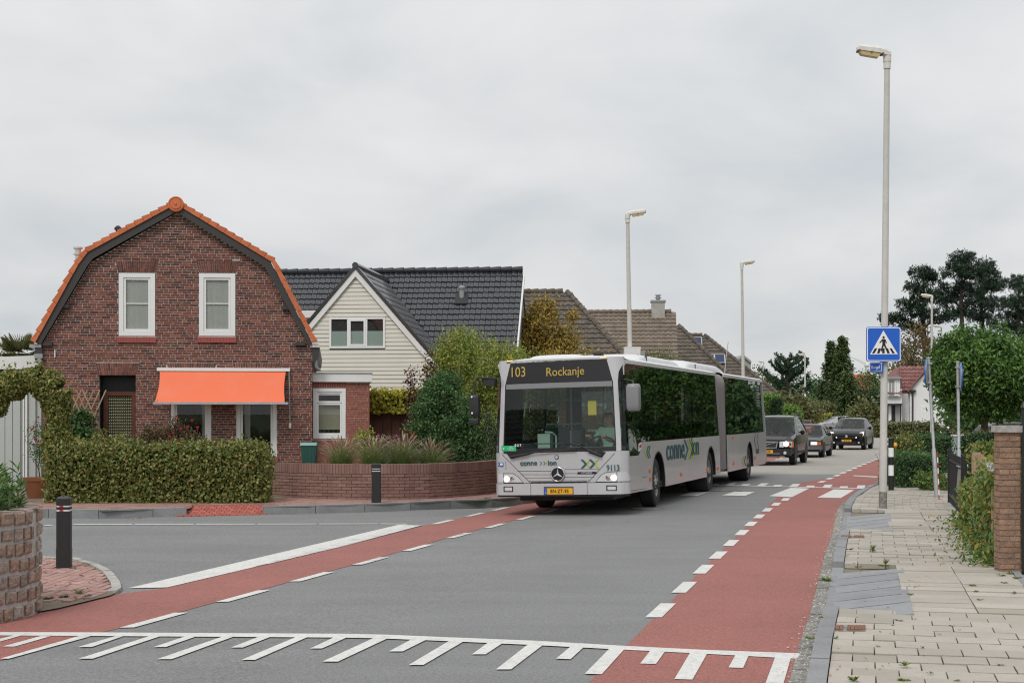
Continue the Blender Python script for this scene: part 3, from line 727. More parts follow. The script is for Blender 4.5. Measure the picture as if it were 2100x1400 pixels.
def window(parent, u0, u1, z0, z1, v, fw=.07, sash=.05, mull=(), trans=(), back='curtain', glass='glass_window', frame='white_upvc', half=None, depth=.08, bdepth=.14):
    b = MB(); ring(b, u0, u1, z0, z1, fw, v - .015, v + depth)
    w = b.build('window', frame, parent)
    i0, i1, j0, j1 = u0 + fw, u1 - fw, z0 + fw, z1 - fw
    us = [i0] + [m for m in mull] + [i1]; zs = [j0] + [t for t in trans] + [j1]
    for a in range(len(us) - 1):
        for c in range(len(zs) - 1):
            q0, q1, r0, r1 = us[a], us[a + 1], zs[c], zs[c + 1]
            sb = MB(); ring(sb, q0 + .004, q1 - .004, r0 + .004, r1 - .004, sash, v + .006, v + depth - .01); sb.build('sash', frame, w)
            MB().box(q0 + sash, q1 - sash, v + .035, v + .041, r0 + sash, r1 - sash).build('pane', glass, w)
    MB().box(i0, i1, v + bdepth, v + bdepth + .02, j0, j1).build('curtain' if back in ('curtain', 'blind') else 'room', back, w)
    if half: MB().box(i0 + .01, i1 - .01, v + .08, v + .085, j0, half).build('frosting', 'curtain', w)
    return w
def roof_tiles(parent, o, u, s_, nu, ns, tw, th, mat, limit, keep=None, rest='far_roof_tiles', name='roof_tile', lift=.035, amp=.03, off=(0, 0, 0)):
    """o: eave corner, u: unit along the eave, s_: unit up the slope; each tile a shallow S with a front lip"""
    o, u, s_ = Vector(o), Vector(u).normalized(), Vector(s_).normalized(); n = u.cross(s_)
    if n.z < 0: n = -n
    pc = Pieces(); prof = [(0, .1), (.16, .85), (.34, 1), (.52, .55), (.75, 0), (1.0, .1)]
    for j in range(ns):
        for i in range(nu):
            c = o + u * ((i + .5) * tw) + s_ * ((j + .5) * th)
            if keep and not keep(c): continue
            vs = []
            jt = random.gauss(0, .003)
            for (t, k) in prof:
                p = o + u * ((i + t) * tw) + s_ * (j * th)
                vs += [p + n * (amp * k + lift + jt), p + s_ * (th * 1.02) + n * (amp * k + jt), p + n * (amp * k + lift * .1 - .02)]
            fs = []
            for q in range(len(prof) - 1):
                a, b = q * 3, (q + 1) * 3; fs += [(a, b, b + 1, a + 1), (a + 2, b + 2, b, a)]
            pc.add(vs, fs, 1.0 / max(1, (c + Vector(off)).y if off != (0, 0, 0) else 1) + random.random() * 1e-4)
    pc.build(name, mat, parent, limit, rest)

# ---- brick house with a gambrel gable
H1 = Frame(88, 35.7, 7.0)
h1 = H1.thing('brick_house', 'dark red brick house with a gambrel gable, orange verge tiles and an orange awning', 'house')
uz = H1.uz
OUT = [uz(72, 700), uz(160, 541), uz(180, 515), uz(362.5, 416), uz(560, 535), uz(644.5, 700)]
WALL = [(0, .05), uz(88, 703), uz(186, 538), uz(362.5, 436), uz(542, 545), (H1.u(640), uz(640, 706)[1]), (H1.u(640), .05)]
UR = H1.u(640)
def hole(x0, y0, x1, y1): a, b = uz(x0, y1), uz(x1, y0); return [(a[0], a[1]), (b[0], a[1]), (b[0], b[1]), (a[0], b[1])]
win = [(242.4, 559, 318.9, 689), (407, 559.5, 483.4, 689), (348.7, 771, 434, 937), (483.4, 771, 569, 937)]
door = (203, 768.7, 278.6, 1001)
def fan(tl, tr, br, bl): return [uz(*tl), uz(*tr), uz(*br), uz(*bl)]
fans = [fan((236.6, 534.5), (326, 534.5), (320.5, 558), (242, 558)), fan((401, 535), (492, 535), (485, 558.5), (408, 558.5)), fan((195, 744), (287, 744), (279, 769), (201, 769)), fan((341.7, 744), (444, 744), (436, 771), (348, 771)), fan((476.6, 744), (581, 744), (571, 771), (483, 771))]
holes = [hole(*q) for q in win] + [hole(*door)] + [[q[3], q[2], q[1], q[0]] for q in fans]
# mortar wall in pieces round the openings
b = MB(); V0, V1 = .0, .11
hs = [hole(*q) for q in win] + [hole(*door)]
zs = sorted(set([.05, max(p[1] for p in WALL)] + [p[1] for h_ in hs for p in h_] + [p[1] for p in WALL]))
zs = [q for q in zs if q >= .05]
for za, zb in zip(zs[:-1], zs[1:]):
    if zb - za < .002: continue
    e = .0005; (a0, a1), (b0, b1) = span_at(WALL, za + e), (span_at(WALL, zb - e) or (0, 0))
    cuts = sorted([(h_[0][0], h_[1][0]) for h_ in hs if h_[0][1] <= za + e and h_[2][1] >= zb - e])
    left = (a0, b0)
    for (c0, c1) in cuts + [(None, None)]:
        right = (a1, b1) if c0 is None else (c0, c0)
        b.prism([(left[0], V0, za), (right[0], V0, za), (right[1], V0, zb), (left[1], V0, zb)], (0, V1, 0))
        left = (c1, c1)
# side, back and floor walls
DEP = 8.5
b.box(0, .11, V1, DEP, .05, uz(88, 703)[1]); b.box(UR - .11, UR, V1, DEP, .05, uz(640, 706)[1])
b.prism([(p[0], DEP - .11, p[1]) for p in WALL], (0, .11, 0))
wall = b.build('wall', 'mortar', h1)
bricks(h1, WALL, holes, V0, 'brick_house', 290, rest='wall_bricks')
bricks(h1, [(V0 + .05, .1), (DEP, .1), (DEP, uz(640, 706)[1]), (V0 + .05, uz(640, 706)[1])], [], UR, 'brick_house', 0, rest='side_bricks', axis='v')
for q, n_ in zip(fans, (19, 19, 18, 20, 20)): soldier(h1, q[0], q[1], q[2], q[3], n_, V0, 'brick_house')
for i, q in enumerate(win):
    h_ = hole(*q); u0, z0 = h_[0]; u1, z1 = h_[2]
    if i < 2:
        m_ = uz(q[0], 621.7)[1]
        w = window(h1, u0 + .01, u1 - .01, z0 + .01, z1 - .01, .02, fw=.115, sash=.05, back='curtain', depth=.09, bdepth=.06)
        MB().box(u0 + .16, u1 - .16, .045, .062, m_ - .012, m_ + .012).build('glazing_bar', 'white_upvc', w)
    else:
        w = window(h1, u0 + .01, u1 - .01, z0 + .01, z1 - .01, .04, fw=.10, sash=.055, back='dark_room', depth=.09, bdepth=.6)
        c0 = u0 + (.75 if i == 2 else .2)
        MB().box(c0, c0 + .14, .3, .34, z0 + .1, z1 - .1).build('curtain', 'curtain', w)
    s_ = uz(q[0], 704 if i < 2 else 947.5)[1]
    sl = Pieces(); nn_ = 12
    for k_ in range(nn_):
        a, c = u0 - .02 + (u1 - u0 + .04) * k_ / nn_, u0 - .02 + (u1 - u0 + .04) * (k_ + 1) / nn_ - .003
        sl.prism([(a, -.05, s_ + .02), (a, .06, s_ + .03), (a, .06, z0), (a, -.05, z0 - .035)], (c - a, 0, 0))
    sl.build('sill_tile', 'sill_red', h1)
# door recess
dh = hole(*door); (u0, z0), (u1, z1) = dh[0], dh[2]
zd = uz(208, 802)[1]
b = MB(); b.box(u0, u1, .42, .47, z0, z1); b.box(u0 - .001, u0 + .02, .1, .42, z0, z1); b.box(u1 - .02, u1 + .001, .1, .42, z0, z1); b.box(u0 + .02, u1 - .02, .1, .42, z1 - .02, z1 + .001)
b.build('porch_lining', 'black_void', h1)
dr = thing_part = MB(); ring(dr, u0 + .06, u1 - .03, .12, zd, .11, .32, .38, .10); dr = dr.build('door', 'door_wood', h1)
gb = MB(); gu0, gu1, gz0, gz1 = u0 + .17, u1 - .14, .23, zd - .10; nx_, nz_ = 11, 28
for i in range(nx_):
    for j in range(nz_):
        a, c = gu0 + (gu1 - gu0) * i / nx_, gu0 + (gu1 - gu0) * (i + 1) / nx_; e0, e1 = gz0 + (gz1 - gz0) * j / nz_, gz0 + (gz1 - gz0) * (j + 1) / nz_
        gb.add([(a, .36, e0), (c, .36, e0), (c, .36, e1), (a, .36, e1), ((a + c) / 2, .335, e0 + .3 * (e1 - e0))], [(0, 1, 4), (1, 2, 4), (2, 3, 4), (3, 0, 4)])
M('door_glass', (.075, .075, .022), .22)
gb.build('textured_glass', 'door_glass', dr)
MB().lathe((u0 + .115, .30, 1.35), [(.012, .02), (.025, 0), (.02, -.03)], 12, 'y').build('door_knob', 'aluminium', dr)
# barge boards
bo = [uz(78, 700), uz(164, 543), uz(183, 519), uz(362.5, 421), uz(556, 539), uz(640, 702)]
bi = [uz(88, 708), uz(186, 546), uz(196, 534), uz(362.5, 440), uz(539, 549), uz(635, 713)]
bi = [(a[0] + .8 * (c[0] - a[0]), a[1] + .8 * (c[1] - a[1])) for a, c in zip(bo, bi)]
for k_ in range(5):
    MB().prism([(bo[k_][0], -.16, bo[k_][1]), (bo[k_ + 1][0], -.16, bo[k_ + 1][1]), (bi[k_ + 1][0], -.16, bi[k_ + 1][1]), (bi[k_][0], -.16, bi[k_][1])], (0, .05, 0)).build('bargeboard', 'bargeboard', h1)
    MB().prism([(bo[k_][0], -.11, bo[k_][1] - .02), (bo[k_ + 1][0], -.11, bo[k_ + 1][1] - .02), (bo[k_ + 1][0], -.11, bo[k_ + 1][1] - .10), (bo[k_][0], -.11, bo[k_][1] - .10)], (0, DEP + .2, 0)).build('roof_plane', 'orange_tile', h1)
# purlin ends under the verge
for q in ((132, 629), (98, 706), (588, 632), (616, 706)):
    p = uz(*q); MB().box(p[0] - .12, p[0] + .12, -.12, .0, p[1] - .03, p[1] + .05).build('purlin_end', 'bargeboard', h1)
# verge tiles: stepped orange pieces following the outline, and a few rows behind
vt = Pieces()
def verge(a, c, n_, sgn):
    a, c = Vector(a), Vector(c); d = (c - a) / n_; nrm = Vector((-d.y, d.x)).normalized() * sgn
    for k_ in range(n_):
        p, q = a + d * k_ - d * .06, a + d * (k_ + 1); li, lo = .085, .045
        vs = [p - nrm * .05, q - nrm * .05, q + nrm * lo, p + nrm * li]
        vt.prism([(w.x, -.20, w.y) for w in vs], (0, .30, 0))
verge(OUT[0], OUT[1], 8, 1); verge(OUT[1], OUT[2], 2, 1); verge(OUT[2], OUT[3], 11, 1)
verge(OUT[5], OUT[4], 8, -1); verge(OUT[4], OUT[3], 12, -1)
vt.build('verge_tile', 'orange_tile', h1)
MB().lathe((uz(362.5, 420)[0], -.16, uz(362.5, 421)[1]), [(.12, .06), (.19, .06), (.19, -.06), (.165, -.075), (.15, -.06), (.13, -.06), (.12, -.085), (.03, -.09), (.02, -.11), (.001, -.115)], 28, 'y').build('ridge_end', 'orange_tile', h1, smooth=30)
MB().tube([(uz(362.5, 420)[0], -.1, uz(362.5, 421)[1]), (uz(362.5, 420)[0], DEP, uz(362.5, 421)[1])], .15, 14).build('ridge', 'orange_tile', h1, smooth=40)
# gutters
zl_, zr_ = uz(72, 706)[1], uz(645, 705)[1]
b = MB(); b.box(-.30, -.02, -.1, DEP, zl_ - .08, zl_); b.build('gutter', 'zinc', h1)
MB().box(-.17, 0, -.08, .3, zl_ - .40, zl_ - .08).build('eave_bracket', 'bargeboard', h1)
b = MB(); b.box(UR - .05, UR + .16, -.1, DEP, zr_ - .09, zr_); b.build('gutter', 'white_upvc', h1)
b = MB(); b.prism([(UR, -.06, zr_ - .09), (UR + .19, -.06, zr_ - .09), (UR + .17, -.06, zr_ - .32), (UR + .08, -.06, zr_ - .44), (UR, -.06, zr_ - .46)], (0, DEP, 0)); b.build('eave_box', 'bargeboard', h1)
MB().tube([(UR + .09, .0, zr_ - .42), (UR + .10, .02, zr_ - .58), (UR + .2, .12, zr_ - .66)], .035, 8).build('downpipe', 'galvanised', h1, smooth=50)
# awning
a0, a1 = uz(323, 754), uz(595, 761.5)
b = MB(); b.box(a0[0], a1[0], -.13, -.0, a1[1], a0[1] + .0); aw = b.build('awning', 'white_upvc', h1)
AO = -.75
zb_ = ZA(825, H1.D(450) + AO); f0, f1 = H1.u(328), H1.u(586.5)
fb0, fb1 = f0 + .02, f1 - .0
vs = []; NS = 14; zt_ = a1[1] + .02
for k_ in range(NS + 1):
    t = k_ / NS; v_ = -.08 + (AO + .08) * (t ** .92); z_ = zt_ + (zb_ - zt_) * (t ** .98) - .05 * math.sin(math.pi * t)
    if t > .86: v_ = -.08 + (AO + .08) * (.86 ** .92) + (AO + .08) * (t - .86) * .9
    x0_ = f0 + .06 * math.sin(math.pi * t) * (1 - t) - .03 * t; x1_ = f1 - .06 * math.sin(math.pi * t) * .6 + .0 * t
    vs += [(x0_, v_, z_), (x1_, v_, z_), (x0_, v_ + .012, z_ - .004), (x1_, v_ + .012, z_ - .004)]
fs = []
for k_ in range(NS):
    o_ = k_ * 4; fs += [(o_, o_ + 4, o_ + 5, o_ + 1), (o_ + 2, o_ + 3, o_ + 7, o_ + 6), (o_, o_ + 2, o_ + 6, o_ + 4), (o_ + 1, o_ + 5, o_ + 7, o_ + 3)]
m = MB().add(vs, fs); m.build('fabric', 'awning', aw, smooth=60)
ve = vs[-4][1]; ze = vs[-4][2]
MB().box(f0 - .08, f1 + .08, ve - .03, ve + .02, ze - .045, ze + .01).build('front_bar', 'galvanised', aw)
for x_ in (f0 + .02, f1 - .02):
    MB().tube([(x_, -.03, a1[1] - .75), (x_, AO * .6, a1[1] - .5), (x_, ve, ze - .02)], .018, 6).build('drop_arm', 'bargeboard', aw)
MB().tube([(H1.u(593), -.1, a1[1]), (H1.u(595), -.12, uz(595, 868)[1])], .012, 6).build('crank_rod', 'galvanised', aw)
MB().tube([(H1.u(595), -.12, uz(595, 867)[1]), (H1.u(595), -.12, uz(595, 877)[1])], .03, 8).build('crank_handle', 'white_upvc', aw)
# flues, small wall fittings
for (q, v_, kind) in (((160, 545, 507), 3.0, 0), ((242, 484, 463), 3.6, 1)):
    pxx, yb, yt = q; fr_ = Frame(88, 35.7, 5.0); uu = H1.u(pxx) ; 
    Xw, Yw, _ = H1.world(uu, v_, 0); sc_ = Yw / H1.D(pxx); kx = (pxx - CX) / F
    # same bearing, farther back along the roof
    Yw2 = H1.D(pxx) + v_; Xw2 = kx * Yw2; du = (Xw2 - H1.X0) * H1.c + (Yw2 - H1.Y0) * H1.s; dv = -(Xw2 - H1.X0) * H1.s + (Yw2 - H1.Y0) * H1.c
    z0_, z1_ = ZA(yb, Yw2) - .3, ZA(yt, Yw2)
    if kind == 0: pr = [(.075, 0), (.075, z1_ - z0_ - .20), (.12, z1_ - z0_ - .20), (.12, z1_ - z0_ - .17), (.085, z1_ - z0_ - .17), (.085, z1_ - z0_ - .05), (.125, z1_ - z0_ - .04), (.125, z1_ - z0_)]
    else: pr = [(.06, 0), (.06, z1_ - z0_ - .13), (.10, z1_ - z0_ - .10), (.10, z1_ - z0_ - .06), (.04, z1_ - z0_)]
    MB().lathe((du, dv, z0_), pr, 18).build('flue', 'aluminium' if kind == 0 else 'black_plastic', h1, smooth=30)
p = uz(113, 724); MB().tube([(p[0], -.03, p[1] + .08), (p[0], -.03, p[1] - .1)], .016, 8).build('wall_antenna', 'white_upvc', h1)
p = uz(84, 739); b = MB(); b.box(p[0] - .13, p[0] + .06, -.14, -.02, p[1] + .05, p[1] + .16); b.lathe((p[0] - .02, -.1, p[1] - .02), [(.06, .05), (.075, 0), (.05, -.06), (.02, -.06)], 14, 'y'); b.build('wall_lamp', 'grey_trim', h1)

# ---- brick annex with a flat roof
H2 = Frame(640.5, 36.9, 7.0); uz2 = H2.uz
h2 = H2.thing('brick_annex', 'small flat roofed red brick annex with white fascia beside the gambrel house', 'annex')
U2 = H2.u(757.5); zt2 = uz2(700, 783)[1]
wn = [(641.5, 796, 709, 899)]
h_ = [uz2(wn[0][0], wn[0][3]), uz2(wn[0][2], wn[0][1])]; hw = [(h_[0][0], h_[0][1]), (h_[1][0], h_[0][1]), (h_[1][0], h_[1][1]), (h_[0][0], h_[1][1])]
WP = [(0, .05), (U2, .05), (U2, zt2), (0, zt2)]
b = MB(); b.box(hw[1][0], U2, 0, .1, .05, zt2); b.box(0, hw[1][0], 0, .1, .05, hw[0][1]); b.box(0, hw[1][0], 0, .1, hw[2][1], zt2); b.box(U2 - .1, U2, .1, 5, .05, zt2)
b.build('wall', 'mortar_dark', h2)
lz = uz2(680, 783.5)[1]; sfan = [(0, lz), (H2.u(709), lz), (H2.u(709), hw[2][1] + .01), (0, hw[2][1] + .01)]
bricks(h2, WP, [hw, [sfan[3], sfan[2], sfan[1], sfan[0]]], 0, 'brick_annex', 300, rest='wall_bricks')
bricks(h2, [(.12, .05), (4.9, .05), (4.9, zt2), (.12, zt2)], [], U2, 'brick_annex', 0, rest='side_bricks', axis='v')
soldier(h2, sfan[0], sfan[1], sfan[2], sfan[3], 14, 0, 'brick_annex', split=False)
w = window(h2, .02, hw[1][0] - .005, hw[0][1], hw[2][1], .0, fw=.09, sash=.045, trans=(uz2(670, 826)[1],), back='dark_room', depth=.08, bdepth=.5)
bz0, bz1 = uz2(670, 890)[1], uz2(670, 831)[1]
for k_ in range(24):
    z_ = bz0 + .12 + (bz1 - bz0 - .12) * k_ / 24; MB().box(.15, hw[1][0] - .14, .10, .125, z_, z_ + (bz1 - bz0 - .12) / 24 - .008).build('blind_slat', 'blind', w)
MB().box(.13, hw[1][0] - .12, .028, .06, uz2(670, 810)[1], uz2(670, 803)[1]).build('vent_grille', 'white_upvc', w)
for k_ in range(5): MB().lathe((.2 + k_ * .11, .09, bz0 + .01), [(.02, 0), (.025, .03 + .02 * (k_ % 2)), (.008, .07 + .02 * (k_ % 3))], 8).build('sill_ornament', 'black_void', w)
MB().box(-.02, U2 + .06, -.10, 5, zt2 + .0, uz2(700, 766)[1]).build('fascia', 'white_paint', h2)
MB().box(-.03, U2 + .08, -.12, 5, uz2(700, 766)[1] + .002, uz2(700, 766)[1] + .03).build('roof_edge', 'zinc', h2)

# ---- cream boarded house with black glazed tiles
H3 = Frame(730, 52.0, -6.0); uz3 = H3.uz
h3 = H3.thing('cream_house', 'cream boarded house with black glazed roof tiles and a pointed gable', 'house')
AZ = uz3(730, 552)[1]; SL = 1.157
# weatherboards
GW = 2.95
def half_at(z): return min(GW, (AZ - z) / SL)
wu0, wz0 = uz3(676, 714); wu1, wz1 = uz3(790, 650); pb = Pieces(); z = 1.9; bh = .147
while z < AZ - .1:
    hw_ = half_at(z + bh * .5)
    segs = [(-hw_, hw_)] if not (z + bh > wz0 and z < wz1) else [(-hw_, wu0), (wu1, hw_)]
    for (a, c) in segs:
        if c - a > .05: pb.prism([(a, -.022, z), (a, -.004, z + bh - .012), (a, .03, z + bh - .012), (a, .03, z)], (c - a, 0, 0))
    z += bh
pb.build('weatherboard', 'cream_siding', h3)
b = MB(); b.prism([(-GW, .03, .05), (GW, .03, .05), (GW, .03, AZ - GW * SL), (0, .03, AZ - .05), (-GW, .03, AZ - GW * SL)], (0, .1, 0))
b.box(-8.4, 5.3, 3.3, 3.45, .05, 4.3); b.prism([(5.3, 3.3, .05), (5.3, 9.0, .05), (5.3, 9.0, 4.2), (5.3, 6.15, 7.38), (5.3, 3.3, 4.2)], (-.12, 0, 0))
b.build('wall', 'grey_trim', h3)
MB().box(-GW, GW, -.03, .02, 1.72, 1.9).build('base_band', 'grey_trim', h3)
w = MB(); ring(w, wu0, wu1, wz0, wz1, .07, -.05, .04); w = w.build('window', 'white_upvc', h3)
m1, m2 = H3.u(714), H3.u(752)
for k_, (a, c) in enumerate(((wu0 + .07, m1 - .03), (m1 + .03, m2 - .03), (m2 + .03, wu1 - .07))):
    z0_, z1_ = wz0 + .07, wz1 - .07
    if k_ < 2: MB().box(c, c + .06, -.045, .03, z0_, z1_).build('mullion', 'white_upvc', w)
    ins = .07 if k_ == 1 else .0
    if k_ == 1: sb = MB(); ring(sb, a, c, z0_, z1_, .07, -.06, .02); sb.build('sash', 'white_upvc', w)
    MB().box(a + ins, c - ins, -.02, -.014, z0_ + ins, z1_ - ins).build('pane', 'glass_window', w)
    M('frosting', (.42, .50, .46), .5) if 'frosting' not in MATS else None
    MB().box(a + ins, c - ins, -.008, -.004, z0_ + ins, z0_ + (z1_ - z0_) * .56).build('frosting', 'frosting', w)
    MB().box(a + ins, c - ins, .01, .028, z0_ + (z1_ - z0_) * .56, z1_).build('room', 'dark_room', w)
for sg in (-1, 1):
    e_u = sg * 3.35; e_z = AZ - 3.35 * SL; up = Vector((0, 0, 1))
    MB().prism([(0, -.10, AZ), (e_u, -.10, e_z), (e_u, -.10, e_z - .27), (0, -.10, AZ - .27)], (0, .04, 0)).build('bargeboard', 'white_paint', h3)
    MB().prism([(0, -.14, AZ + .17), (e_u + sg * .05, -.14, e_z + .13), (e_u + sg * .05, -.14, e_z + .002), (0, -.14, AZ + .002)], (0, .26, 0)).build('verge', 'black_tile', h3)
    sv = Vector((-sg, 0, SL)).normalized(); ln_ = math.hypot(3.35, 3.35 * SL); ns_ = 15
    # only the part in front of the main roof
    def keep3(c, sg=sg): return c.y < 6.15 - (7.50 - c.z) / SL + .25
    roof_tiles(h3, (e_u, .1, e_z + .05), (0, 1, 0), sv, 28, ns_, .215, ln_ / ns_, 'black_tile', 0 if sg < 0 else 120, keep3, 'gable_tiles' if sg < 0 else 'far_gable_tiles', amp=.028 if sg > 0 else .028)
    MB().prism([(0, .1, AZ + .03), (e_u, .1, e_z + .03), (e_u, .1, e_z - .12), (0, .1, AZ - .12)], (0, 5.6, 0)).build('roof_plane', 'black_void', h3)
MB().tube([(0, -.16, AZ + .13), (0, 6.0, AZ + .13)], .11, 12).build('ridge', 'black_tile', h3, smooth=40)
RV, RZ = 6.15, 7.44
ev = RV - 2.9; ez = RZ - 2.9 * SL
def keepm(c): return c.y < 99 and not (abs(c.x) < (AZ - c.z) / SL + .02 and c.y < 6.1 and c.z < AZ) and not (c.x < -1 and c.z < 5.85)
sv = Vector((0, 1, SL)).normalized(); ln_ = math.hypot(2.9, 2.9 * SL)
roof_tiles(h3, (-8.24, ev, ez), (1, 0, 0), sv, 64, 15, .2125, ln_ / 15, 'black_tile', 300, keepm, 'far_roof_tiles')
b = MB(); b.prism([(-8.4, RV, RZ), (-8.4, ev, ez), (-8.4, ev + .1, ez - .15), (-8.4, RV, RZ - .2)], (13.75, 0, 0)); b.prism([(-8.4, RV, RZ), (-8.4, RV + 3.5, RZ - 3.5 * SL), (-8.4, RV + 3.4, RZ - 3.5 * SL - .15), (-8.4, RV, RZ - .2)], (13.75, 0, 0)); b.build('roof_plane', 'black_void', h3)
rt = Pieces()
for k_ in range(32): rt.add(*(lambda m: (m.v, m.f))(MB().tube([(-8.4 + k_ * .43, RV, RZ + .07), (-8.4 + k_ * .43 + .42, RV, RZ + .085)], [.10, .12], 8)))
rt.build('ridge_tile', 'ridge_black', h3)
MB().prism([(5.38, RV - 3.0, ez - .16), (5.38, RV, RZ - .05), (5.38, RV, RZ - .30), (5.38, RV - 2.8, ez - .22)], (.06, 0, 0)).build('bargeboard', 'white_paint', h3)
MB().box(-8.4, -1.0, RV - 1.62, RV - 1.5, 5.55, 5.85).build('fascia', 'white_paint', h3)
MB().box(-8.4, -1.0, RV - 1.5, RV - 1.3, 4.0, 5.6).build('dormer_wall', 'cream_siding', h3)
q = (H3.u(870) + .62, RV - 1.0, RZ - 1.0 * SL)
b = MB(); b.lathe((q[0], q[1], q[2] - .1), [(.10, 0), (.10, .48), (.13, .48), (.15, .56), (.06, .62)], 14); b.build('roof_vent', 'grey_trim', h3, smooth=30)
MB().prism([(q[0] - .25, q[1] - .25, q[2] - .27), (q[0] + .25, q[1] - .25, q[2] - .27), (q[0] + .25, q[1] + .12, q[2] + .17), (q[0] - .25, q[1] + .12, q[2] + .17)], (0, -.03, .09)).build('vent_flashing', 'black_void', h3)

# ---- brown roofed houses farther along
def simple_house(name, label, ridge_px, ridge_y, D, hip_px=None, hip_y=None, depth=4.2, tile='brown_tile', slope=1.0, left_px=None, wallmat='brick_annex', eave=3.0):
    fr_ = Frame(ridge_px[0], D, -4.0); u1 = fr_.u(ridge_px[1]); rz = ZA(ridge_y, D); t = fr_.thing(name, label, 'house')
    q = (rz - eave) / slope
    sv = Vector((0, 1, slope)).normalized(); ln_ = math.hypot(q, q * slope); ns_ = int(ln_ / .33)
    hipk = None; extra = 0
    if hip_px:
        hu, hz = fr_.uz(hip_px, hip_y); k_ = (hu - u1) / (rz - hz); extra = k_ * (rz - eave)
        hipk = lambda c: c.x < u1 + k_ * (rz - c.z) + .05
    roof_tiles(t, (-.6, -q, eave), (1, 0, 0), sv, int((u1 + .6 + extra) / .30) + 1, ns_, .30, ln_ / ns_, tile, 0, hipk, 'roof_tiles', lift=.05, amp=.04)
    pl = [(-.6, -q, eave - .04), (u1 + extra, -q, eave - .04), (u1, 0, rz - .04), (-.6, 0, rz - .04)]
    MB().prism(pl, (0, .08, -.12)).build('roof_plane', tile, t)
    if extra:
        MB().prism([(u1 + extra, -q, eave), (u1 + extra, q, eave), (u1, 0, rz)], (-.06, 0, -.1)).build('hip_plane', tile, t)
        a, c = Vector((u1, -.02, rz + .05)), Vector((u1 + extra, -q, eave + .05)); hp = Pieces(); n_ = int((c - a).length / .4)
        for i in range(n_):
            m_ = MB().tube([a.lerp(c, i / n_), a.lerp(c, (i + 1.05) / n_)], [.12, .15], 8); hp.add(m_.v, m_.f)
        hp.build('hip_tile', tile, t)
    MB().prism([(-.6, 0, rz - .04), (u1, 0, rz - .04), (u1 + extra, q, eave - .04), (-.6, q, eave - .04)], (0, -.08, -.12)).build('roof_plane', tile, t)
    rt = Pieces()
    for i in range(int((u1 + .6) / .4)):
        m_ = MB().tube([(-.6 + i * .4, 0, rz + .04), (-.6 + i * .4 + .42, 0, rz + .06)], [.12, .15], 8); rt.add(m_.v, m_.f)
    rt.build('ridge_tile', tile, t)
    b = MB(); uu = u1 + max(0, extra) - .4; b.box(-.4, uu, -q + .4, -q + .55, .05, eave); b.box(-.4, -.2, -q + .55, q - .4, .05, eave); b.box(uu - .2, uu, -q + .55, q - .4, .05, eave); b.box(-.4, uu, q - .4, q - .25, .05, eave)
    b.build('wall', wallmat, t)
    for k_ in range(2):
        x_ = .8 + k_ * 2.2
        if x_ + 1.4 < uu: window(t, x_, x_ + 1.4, 1.0, 2.3, -q + .37, back='dark_room')
    return t, fr_, u1, rz, q
hb, frb, ub, rzb, qb = simple_house('hipped_house', 'house with a dark brown hipped tile roof behind the golden tree', (1062, 1163), 600, 72, 1240, 690, slope=1.0)
hc, frc, uc, rzc, qc = simple_house('chimney_house', 'house with a light brown tiled roof and a grey brick chimney', (1195, 1379), 641, 90, None, None, tile='brown_tile_light', slope=1.05, eave=3.2)
cu0, cu1 = frc.u(1336), frc.u(1363); cz = ZA(617, 90)
b = MB(); b.box(cu0, cu1, -.4, .4, rzc - .6, cz); cb = b.build('chimney', 'concrete', hc)
b = MB(); b.box(cu0 - .06, cu1 + .06, -.46, .46, cz - .12, cz); b.build('chimney_cap', 'grey_trim', cb)
b = MB(); mc_ = (cu0 + cu1) / 2; b.lathe((mc_, 0, cz), [(.13, 0), (.13, .12), (.20, .14), (.20, .20), (.12, .22), (.12, .30), (.20, .31), (.20, .35)], 14); b.build('chimney_pot', 'zinc', cb)
hd, frd, ud, rzd, qd = simple_house('small_hipped_house', 'small house with a brown half hipped roof beside the chimney house', (1340, 1392), 668, 97, 1441, 722, slope=1.0, eave=3.4)
he, fre, ue, rze, qe = simple_house('solar_house', 'brown roofed house with blue solar panels and a hipped end', (1400, 1445), 688, 106, 1490, 728, slope=1.0, eave=3.2)
sv = Vector((0, 1, 1)).normalized()
for (x0, x1, yt, yb) in ((1419, 1439, 692.5, 712), (1441, 1483, 729.5, 746)):
    a, c = fre.u(x0), fre.u(x1); zt_, zb_ = ZA(yt, 104), ZA(yb, 103)
    for k_ in range(1 if x0 < 1430 else 2):
        e0 = a + (c - a) * k_ / (1 if x0 < 1430 else 2); e1 = a + (c - a) * (k_ + 1) / (1 if x0 < 1430 else 2) - .04
        vv = lambda z: -(rze - z) - .14
        pn = MB().prism([(e0, vv(zb_), zb_ + .05), (e1, vv(zb_), zb_ + .05), (e1, vv(zt_), zt_ + .05), (e0, vv(zt_), zt_ + .05)], (0, -.04, .04)).build('solar_panel', 'solar', he)
        fb_ = MB()
        for (s0, s1) in (((e0, zb_), (e1, zb_)), ((e0, zt_), (e1, zt_)), ((e0, zb_), (e0, zt_)), ((e1, zb_), (e1, zt_))):
            fb_.tube([(s0[0], vv(s0[1]) - .05, s0[1] + .1), (s1[0], vv(s1[1]) - .05, s1[1] + .1)], .035, 6)
        fb_.build('panel_frame', 'aluminium', pn)
